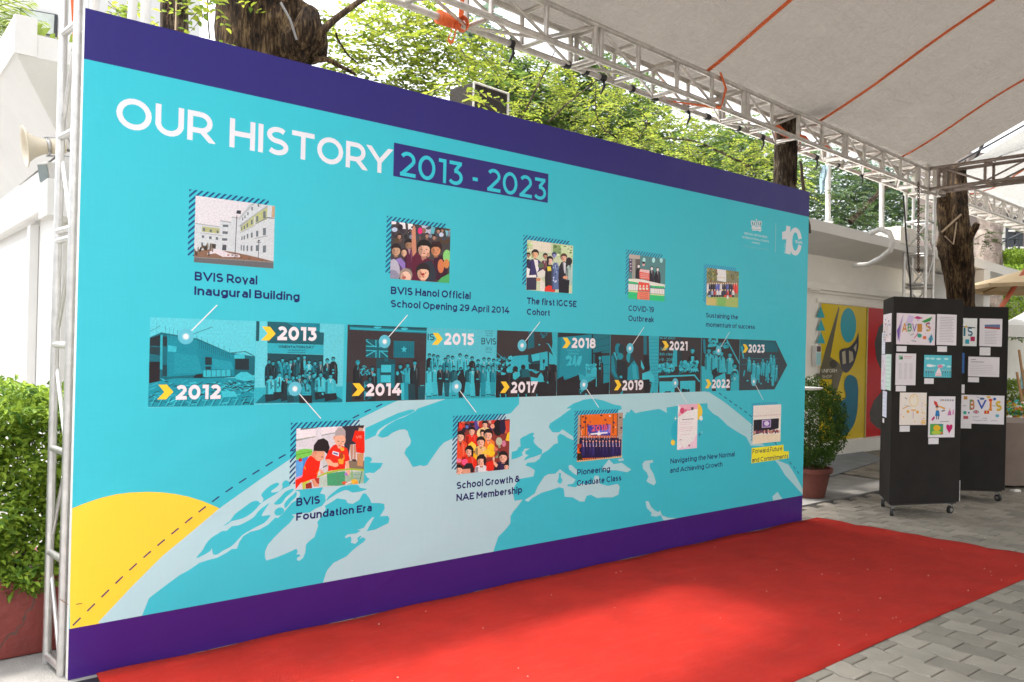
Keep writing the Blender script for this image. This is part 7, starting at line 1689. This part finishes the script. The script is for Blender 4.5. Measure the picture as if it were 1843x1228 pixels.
# forked trunk beside the column
f0 = V((12.313, 1.182, 2.379)); f1 = V((12.243, 1.236, 3.220)); 
tree('forked_tree', 'forked mossy brown tree trunk just right of the truss column', 'tree', (f0.x, f0.y, 0), ([(f0.x + .05, f0.y, 0), tuple(f0), tuple(f1), (12.232, 1.242, 3.725), (12.310, 1.305, 4.422)], [.20, .19, .24, .17, .13]), [((12.305, 0.925, 3.284), .22), ((12.650, 0.899, 3.359), .16), ((12.443, 1.588, 3.615), .15)], 40, .05, M['bark_red'], M['leaf_mid'],
     limbs=[([(12.178, 1.160, 3.124), (12.183, 1.026, 3.330), (12.161, 0.913, 3.499)], [.10, .06, .04]), ([(12.245, 1.235, 3.135), (12.121, 1.336, 3.469), (12.175, 1.418, 3.993)], [.15, .12, .10])])
o = MB().tube([(11.648, 1.208, 3.340), (11.863, 1.030, 3.608)], .014, 6).tube([(11.681, 1.181, 3.284), (11.784, 1.097, 3.165), (11.815, 1.070, 3.492)], .010, 6).build('tan_rope', M['rope'], None, True); tag(o, 'tan rope slung between the column and the forked trunk', 'rope')
# ================================================================== FAR RIGHT CORNER
kb = thing('kiosk_building', 'white flat roofed kiosk behind the rear display stand', 'building', (15.802, 1.931, 0.000))
a = V((14.105, 1.773, 3.079)); b = V((16.450, 1.782, 3.004))
a0 = V((13.076, 1.845, 3.147))
sl2 = MB(); h_ = V((0, 0, .16)); bkk = V((1.2, 3.2, 0)); und = V((.9, 2.6, -.10))
sl2.add([a0, b, b + h_, a0 + h_, a0 + bkk, b + bkk, b + bkk + h_, a0 + bkk + h_], [(0, 1, 2, 3), (0, 4, 5, 1), (3, 2, 6, 7), (1, 5, 6, 2)])
sl2.build('roof_slab', M['white'], kb)
c_ = V((14.909, 1.889, 2.634)); MB().box((c_.x - .14, c_.y - .1, 0), (c_.x + .14, c_.y + .3, a.z - .02)).build('pillar', M['white'], kb)
c2 = V((15.351, 2.691, 2.684)); MB().box((c2.x - .9, c2.y, 0), (c2.x + .5, c2.y + .5, a.z - .03)).build('wall', M['white'], kb)
a = V((14.608, 1.749, 2.612)); MB().box((a.x, a.y, a.z), (a.x + .5, a.y + .3, a.z + .12)).build('ledge', M['white'], kb)
# backing facade
fa = thing('brown_facade', 'brown facade with pale pilaster and tall dark windows at the far right', 'building', (25.448, 5.365, 4.816)); 
p0, p1 = (24.690, 5.991, 4.955), (26.702, 4.328, 5.019); mb = MB(); fd = wallquad(mb, p0, p1, 0, 7.5, 3); mb.build('wall', mat('brown stucco', (.20, .16, .14), .8, noise=.2, nscale=1.5), fa)  # plain brown stucco with random mottling
nf = V((fd.y, -fd.x, 0)) * .05
for (u0, u1, nm, mt_) in [(0, 0, 'pilaster', M['cream']), (1, 1, 'window', M['frame_dark']), (2, 2, 'window', M['frame_dark'])]:
    A1 = [(25.306, 5.349, 5.776), (25.395, 5.146, 5.830), (25.568, 5.002, 5.900)][u0]; B1 = [(25.453, 5.235, 4.156), (25.542, 5.031, 4.151), (25.742, 4.866, 4.157)][u0]
    A1, B1 = V(A1), V(B1); d = fd * ((B1 - A1).dot(fd)); z0, z1 = min(A1.z, B1.z), max(A1.z, B1.z)
    ww = MB().add([(A1.x, A1.y, z0), (A1.x + d.x, A1.y + d.y, z0), (A1.x + d.x, A1.y + d.y, z1), (A1.x, A1.y, z1), (A1.x - nf.x, A1.y - nf.y, z0), (A1.x + d.x - nf.x, A1.y + d.y - nf.y, z0), (A1.x + d.x - nf.x, A1.y + d.y - nf.y, z1), (A1.x - nf.x, A1.y - nf.y, z1)], [(0, 1, 2, 3), (0, 4, 5, 1), (1, 5, 6, 2), (2, 6, 7, 3), (3, 7, 4, 0)]).build(nm, mt_, fa)
    if nm == 'window':
        for fz in (.3, .6):
            zz_ = z0 + (z1 - z0) * fz; MB().box((0, 0, 0), (d.length, .03, .05), Matrix.Translation((A1.x + nf.x, A1.y + nf.y, zz_)) @ Matrix.Rotation(math.atan2(d.y, d.x), 4, 'Z')).build('glazing_bar', M['cream'], ww)
# scaffold-like thin bars at far right
sc = thing('scaffold_tower', 'thin dark scaffold tower in front of the brown facade', 'scaffold', (21.162, 3.722, 3.866))
for (a, b) in [((21.039, 3.820, 4.746), (21.060, 3.807, 3.699)), ((21.186, 3.699, 4.710), (21.207, 3.686, 3.704)), ((21.028, 3.832, 4.270), (21.462, 3.471, 4.555)), ((21.057, 3.809, 3.863), (21.384, 3.537, 4.281)), ((21.035, 3.825, 4.406), (21.486, 3.452, 4.420)), ((21.420, 3.506, 4.554), (21.438, 3.495, 3.711)), ((21.051, 3.812, 4.134), (21.237, 3.661, 3.800))]:
    MB().tube([a, b], .022, 6).build('tube', M['frame_dark'], sc, True)
g0 = V((17.602, 2.773, 3.683)); tree('mottled_tree', 'pale mottled tree trunk in front of the brown facade', 'tree', (g0.x, g0.y, 0), ([(g0.x, g0.y, 0), tuple(g0), (17.619, 2.757, 4.146), (17.537, 2.822, 4.641)], [.34, .26, .20, .22]), None, 0, 0, mat('pale mottled bark', (.12, .09, .075), .9, col2=(.40, .33, .28), nscale=5, bump=1), M['leaf_mid'], limbs=[([(17.696, 2.694, 3.860), (17.773, 2.628, 4.440), (17.835, 2.575, 4.904)], [.12, .1, .09])])
# bushes
def bush(name, label, c, r, n, leaf, lm):
    t = thing(name, label, 'bush', (c[0], c[1], 0)); P = lr.normal(size=(n, 3)); P /= np.linalg.norm(P, axis=1, keepdims=True); k = (.6 + .4 * lr.random(n) ** .5) * (1 + .14 * np.sin(P[:, 0] * 7 + 1) * np.sin(P[:, 2] * 6))
    P = P * k[:, None] * np.array(r) + np.array(c); leaf_mesh('foliage', P, lr.normal(size=(n, 3)) + np.array([-.3, -.4, .8]), lr.uniform(.7, 1.2, n) * leaf, lm, t)
bush('green_bush', 'round bright green bush high above the kiosk roof', (18.022, 2.426, 3.615), (.32, .32, .16), 1600, .05, M['hedge'])
bush('tall_hedge', 'big dense green shrub wall behind the beige parasol', (19.189, 2.763, 2.784), (1.2, .8, .85), 9000, .07, M['hedge'])
bush('low_bush', 'low dark green bush beside the wooden easels', (15.273, 1.467, 0.817), (.35, .3, .32), 3500, .04, M['hedge'])
# parasol
bc = MB(); a = V((9.287, 1.729, 4.026)); n5 = 8
for j in range(7):
    for i in range(n5): bc.v.append((a.x + .12 * (i / (n5 - 1) - .5) * (1 - j * .05) - j * .012, a.y + .025 * math.sin(i * 1.7 + j * .5), a.z - j * .055 - .03 * (i % 3) * (j == 6)))
for j in range(6):
    for i in range(n5 - 1): q_ = j * n5 + i; bc.f.append((q_, q_ + 1, q_ + n5 + 1, q_ + n5)); bc.c.append(None)
tag(bc.build('hanging_cloth', mat('pale blue cloth', (.35, .5, .58), .8), None, True), 'pale blue cloth hanging beside the left roof pole', 'cloth')
ps = thing('garden_parasol', 'beige canvas parasol with a slanting red pole', 'parasol', (15.160, 1.342, 0.000)); ap = V((14.093, 0.486, 3.074)); e1 = V((12.849, 0.997, 2.659)); 
mb = MB(); N8 = 8; R_ = (ap - e1).xy.length
rim = [V((ap.x + R_ * math.cos(2 * math.pi * k / N8 + .4), ap.y + R_ * math.sin(2 * math.pi * k / N8 + .4), e1.z)) for k in range(N8)]
for k in range(N8): mb.add([ap, rim[k], rim[(k + 1) % N8], rim[k] - V((0, 0, .06)), rim[(k + 1) % N8] - V((0, 0, .06))], [(0, 1, 2), (1, 3, 4, 2)])
mb.build('canvas', M['parasol'], ps)
for k in range(N8): MB().tube([ap - V((0, 0, .04)), rim[k] - V((0, 0, .01))], .012, 6).build('rib', M['wood'], ps, True)
MB().tube([(12.770, 0.804, 2.258), (13.418, 0.655, 2.942)], .035, 10).build('pole', M['red_cover'], ps, True)
# gazebo
gz = thing('white_gazebo', 'white fabric gazebo roof and pale back wall at the right edge', 'gazebo', (14.307, 0.970, 0.000)); 
a, b, c = V((16.723, 2.208, 2.171)), V((18.705, 1.867, 2.504)), V((18.433, 2.091, 2.727))
ap = V((19.001, 2.270, 2.666)); q = [V((15.674, 1.779, 2.123)), V((17.232, 1.140, 2.111)), V((21.506, 2.148, 2.374)), V((19.580, 3.090, 2.335))]
mb = MB(); dn = V((0, 0, -.22))
for k in range(4): mb.add([ap, q[k], q[(k + 1) % 4], q[k] + dn, q[(k + 1) % 4] + dn], [(0, 1, 2), (1, 3, 4, 2)])
mb.build('fabric_roof', M['white'], gz)
mb = MB(); p0 = V((20.148, 3.273, 1.556)); p1 = V((22.008, 2.385, 1.598)); mb.add([(p0.x, p0.y, 0), (p1.x, p1.y, 0), (p1.x, p1.y, q[0].z), (p0.x, p0.y, q[0].z), (p0.x, p0.y + .04, 0), (p1.x, p1.y + .04, 0), (p1.x, p1.y + .04, q[0].z), (p0.x, p0.y + .04, q[0].z)], [(0, 1, 2, 3), (7, 6, 5, 4)]).build('side_wall', M['cream'], gz)
MB().tube([(q[0].x, q[0].y, 0), (q[0].x, q[0].y, q[0].z)], .02, 8).build('leg', M['white'], gz, True)
# table with cloth, flowers, easels
tb = thing('craft_table', 'table under a taupe cloth with folds at the right edge', 'table', (10.408, -0.390, 0.000)); c_ = V((10.507, -0.358, 0.000)); zt = .76
mb = MB(); nseg = 64; ringt = []; W2, D2 = .95, .42; ax_ = math.radians(-35)
def rect_pt(s_, k):
    per = [(-1, -1), (1, -1), (1, 1), (-1, 1)]; i = int(s_ * 4) % 4; f = s_ * 4 - int(s_ * 4); p = V(per[i]).lerp(V(per[(i + 1) % 4]), f)
    return V((p.x * W2 * k, p.y * D2 * k))
for j, (z, kk_) in enumerate([(zt, 1), (zt - .02, 1.012), (.45, 1.04), (.03, 1.07)]):
    for s_ in range(nseg):
        p = rect_pt(s_ / nseg, kk_ + (.045 * math.sin(s_ * 1.9) * (j / 3))); mb.v.append((c_.x + p.x * math.cos(ax_) - p.y * math.sin(ax_), c_.y + p.x * math.sin(ax_) + p.y * math.cos(ax_), z))
for j in range(3):
    for s_ in range(nseg): s2_ = (s_ + 1) % nseg; mb.f.append((j * nseg + s_, j * nseg + s2_, (j + 1) * nseg + s2_, (j + 1) * nseg + s_)); mb.c.append(None)
mb.f.append(tuple(range(nseg))[::-1]); mb.c.append(None); mb.build('tablecloth', M['cloth_taupe'], tb, True)
mb = MB(); 
a = V((11.619, 0.207, 0.504)); mb.box((-.05, -.01, -.03), (.05, .0, .03), Matrix.Translation(a) @ Matrix.Rotation(ax_, 4, 'Z')); o = mb.build('teal_label', mat('teal card', (.08, .35, .38), .6), tb)
fw_ = thing('flower_box', 'row of white yellow and green flowers standing on the taupe table', 'flowers', (12.076, 0.347, 0.727))
pal_ = [(.75, .75, .72), (.7, .55, .05), (.1, .3, .05), (.1, .45, .42), (.7, .2, .05)]
for ci, cc_ in enumerate(pal_):
    n = 260; cen = lr.uniform(-1, 1, (n, 1)); base_ = np.array((12.106, 0.322, 0.783)); P = base_ + cen * np.array([.35, -.28, 0]) + lr.normal(size=(n, 3)) * np.array([.04, .04, .045])
    leaf_mesh('petals', P, lr.normal(size=(n, 3)) + np.array([0, -.5, .6]), lr.uniform(.03, .06, n), leafmat('petals %d' % ci, cc_, tuple(min(1, x * 1.2) for x in cc_), .25), fw_, wid=.9, kind='stuff')
def easel(name, label, legs, r=.018):
    t = thing(name, label, 'easel', legs[0][1])
    for a, b in legs: 
        a, b = V(a), V(b); MB().tube([a, b], r, 4).build('leg', M['wood'], t)
    return t
easel('wooden_easel', 'tall light wooden easel behind the flowers', [((12.558, 0.464, 1.639), (12.677, 0.369, 0.745)), ((12.540, 0.480, 1.312), (12.521, 0.368, 0.750)), ((12.648, 0.390, 1.560), (13.037, 0.591, 0.715))])
easel('wooden_easel', 'light wooden easel legs standing left of the taupe table', [((11.321, 0.194, 0.281), (10.442, -0.176, 0.000)), ((11.321, 0.194, 0.281), (11.057, 0.109, -0.000)), ((11.312, 0.202, 0.168), (11.352, 0.169, 0.169))])
MB().box((0, 0, 0), (.28, .02, .24), Matrix.Translation((12.595, 0.435, 1.068)) @ Matrix.Rotation(-.6, 4, 'Z')).build('canvas_board', mat('pale blue canvas', (.3, .55, .6), .7, noise=.4, nscale=9))
tag(bpy.data.objects['canvas_board'], 'pale blue painted canvas leaning on the tall easel', 'painting')
# opposite side of the lane, behind the camera: plain ground-level surroundings that the vinyl reflects
ow = thing('opposite_building', 'long pale building facing the backdrop across the lane', 'building', (4, -16, 0))
MB().box((-14, -19, 0), (24, -16, 7)).build('wall', M['cream'], ow)
for k in range(12):
    w1 = MB().box((-12 + k * 3, -15.99, 1.0), (-10.6 + k * 3, -15.93, 2.6)).build('window', M['frame_dark'], ow)
print('objects', len(bpy.data.objects))
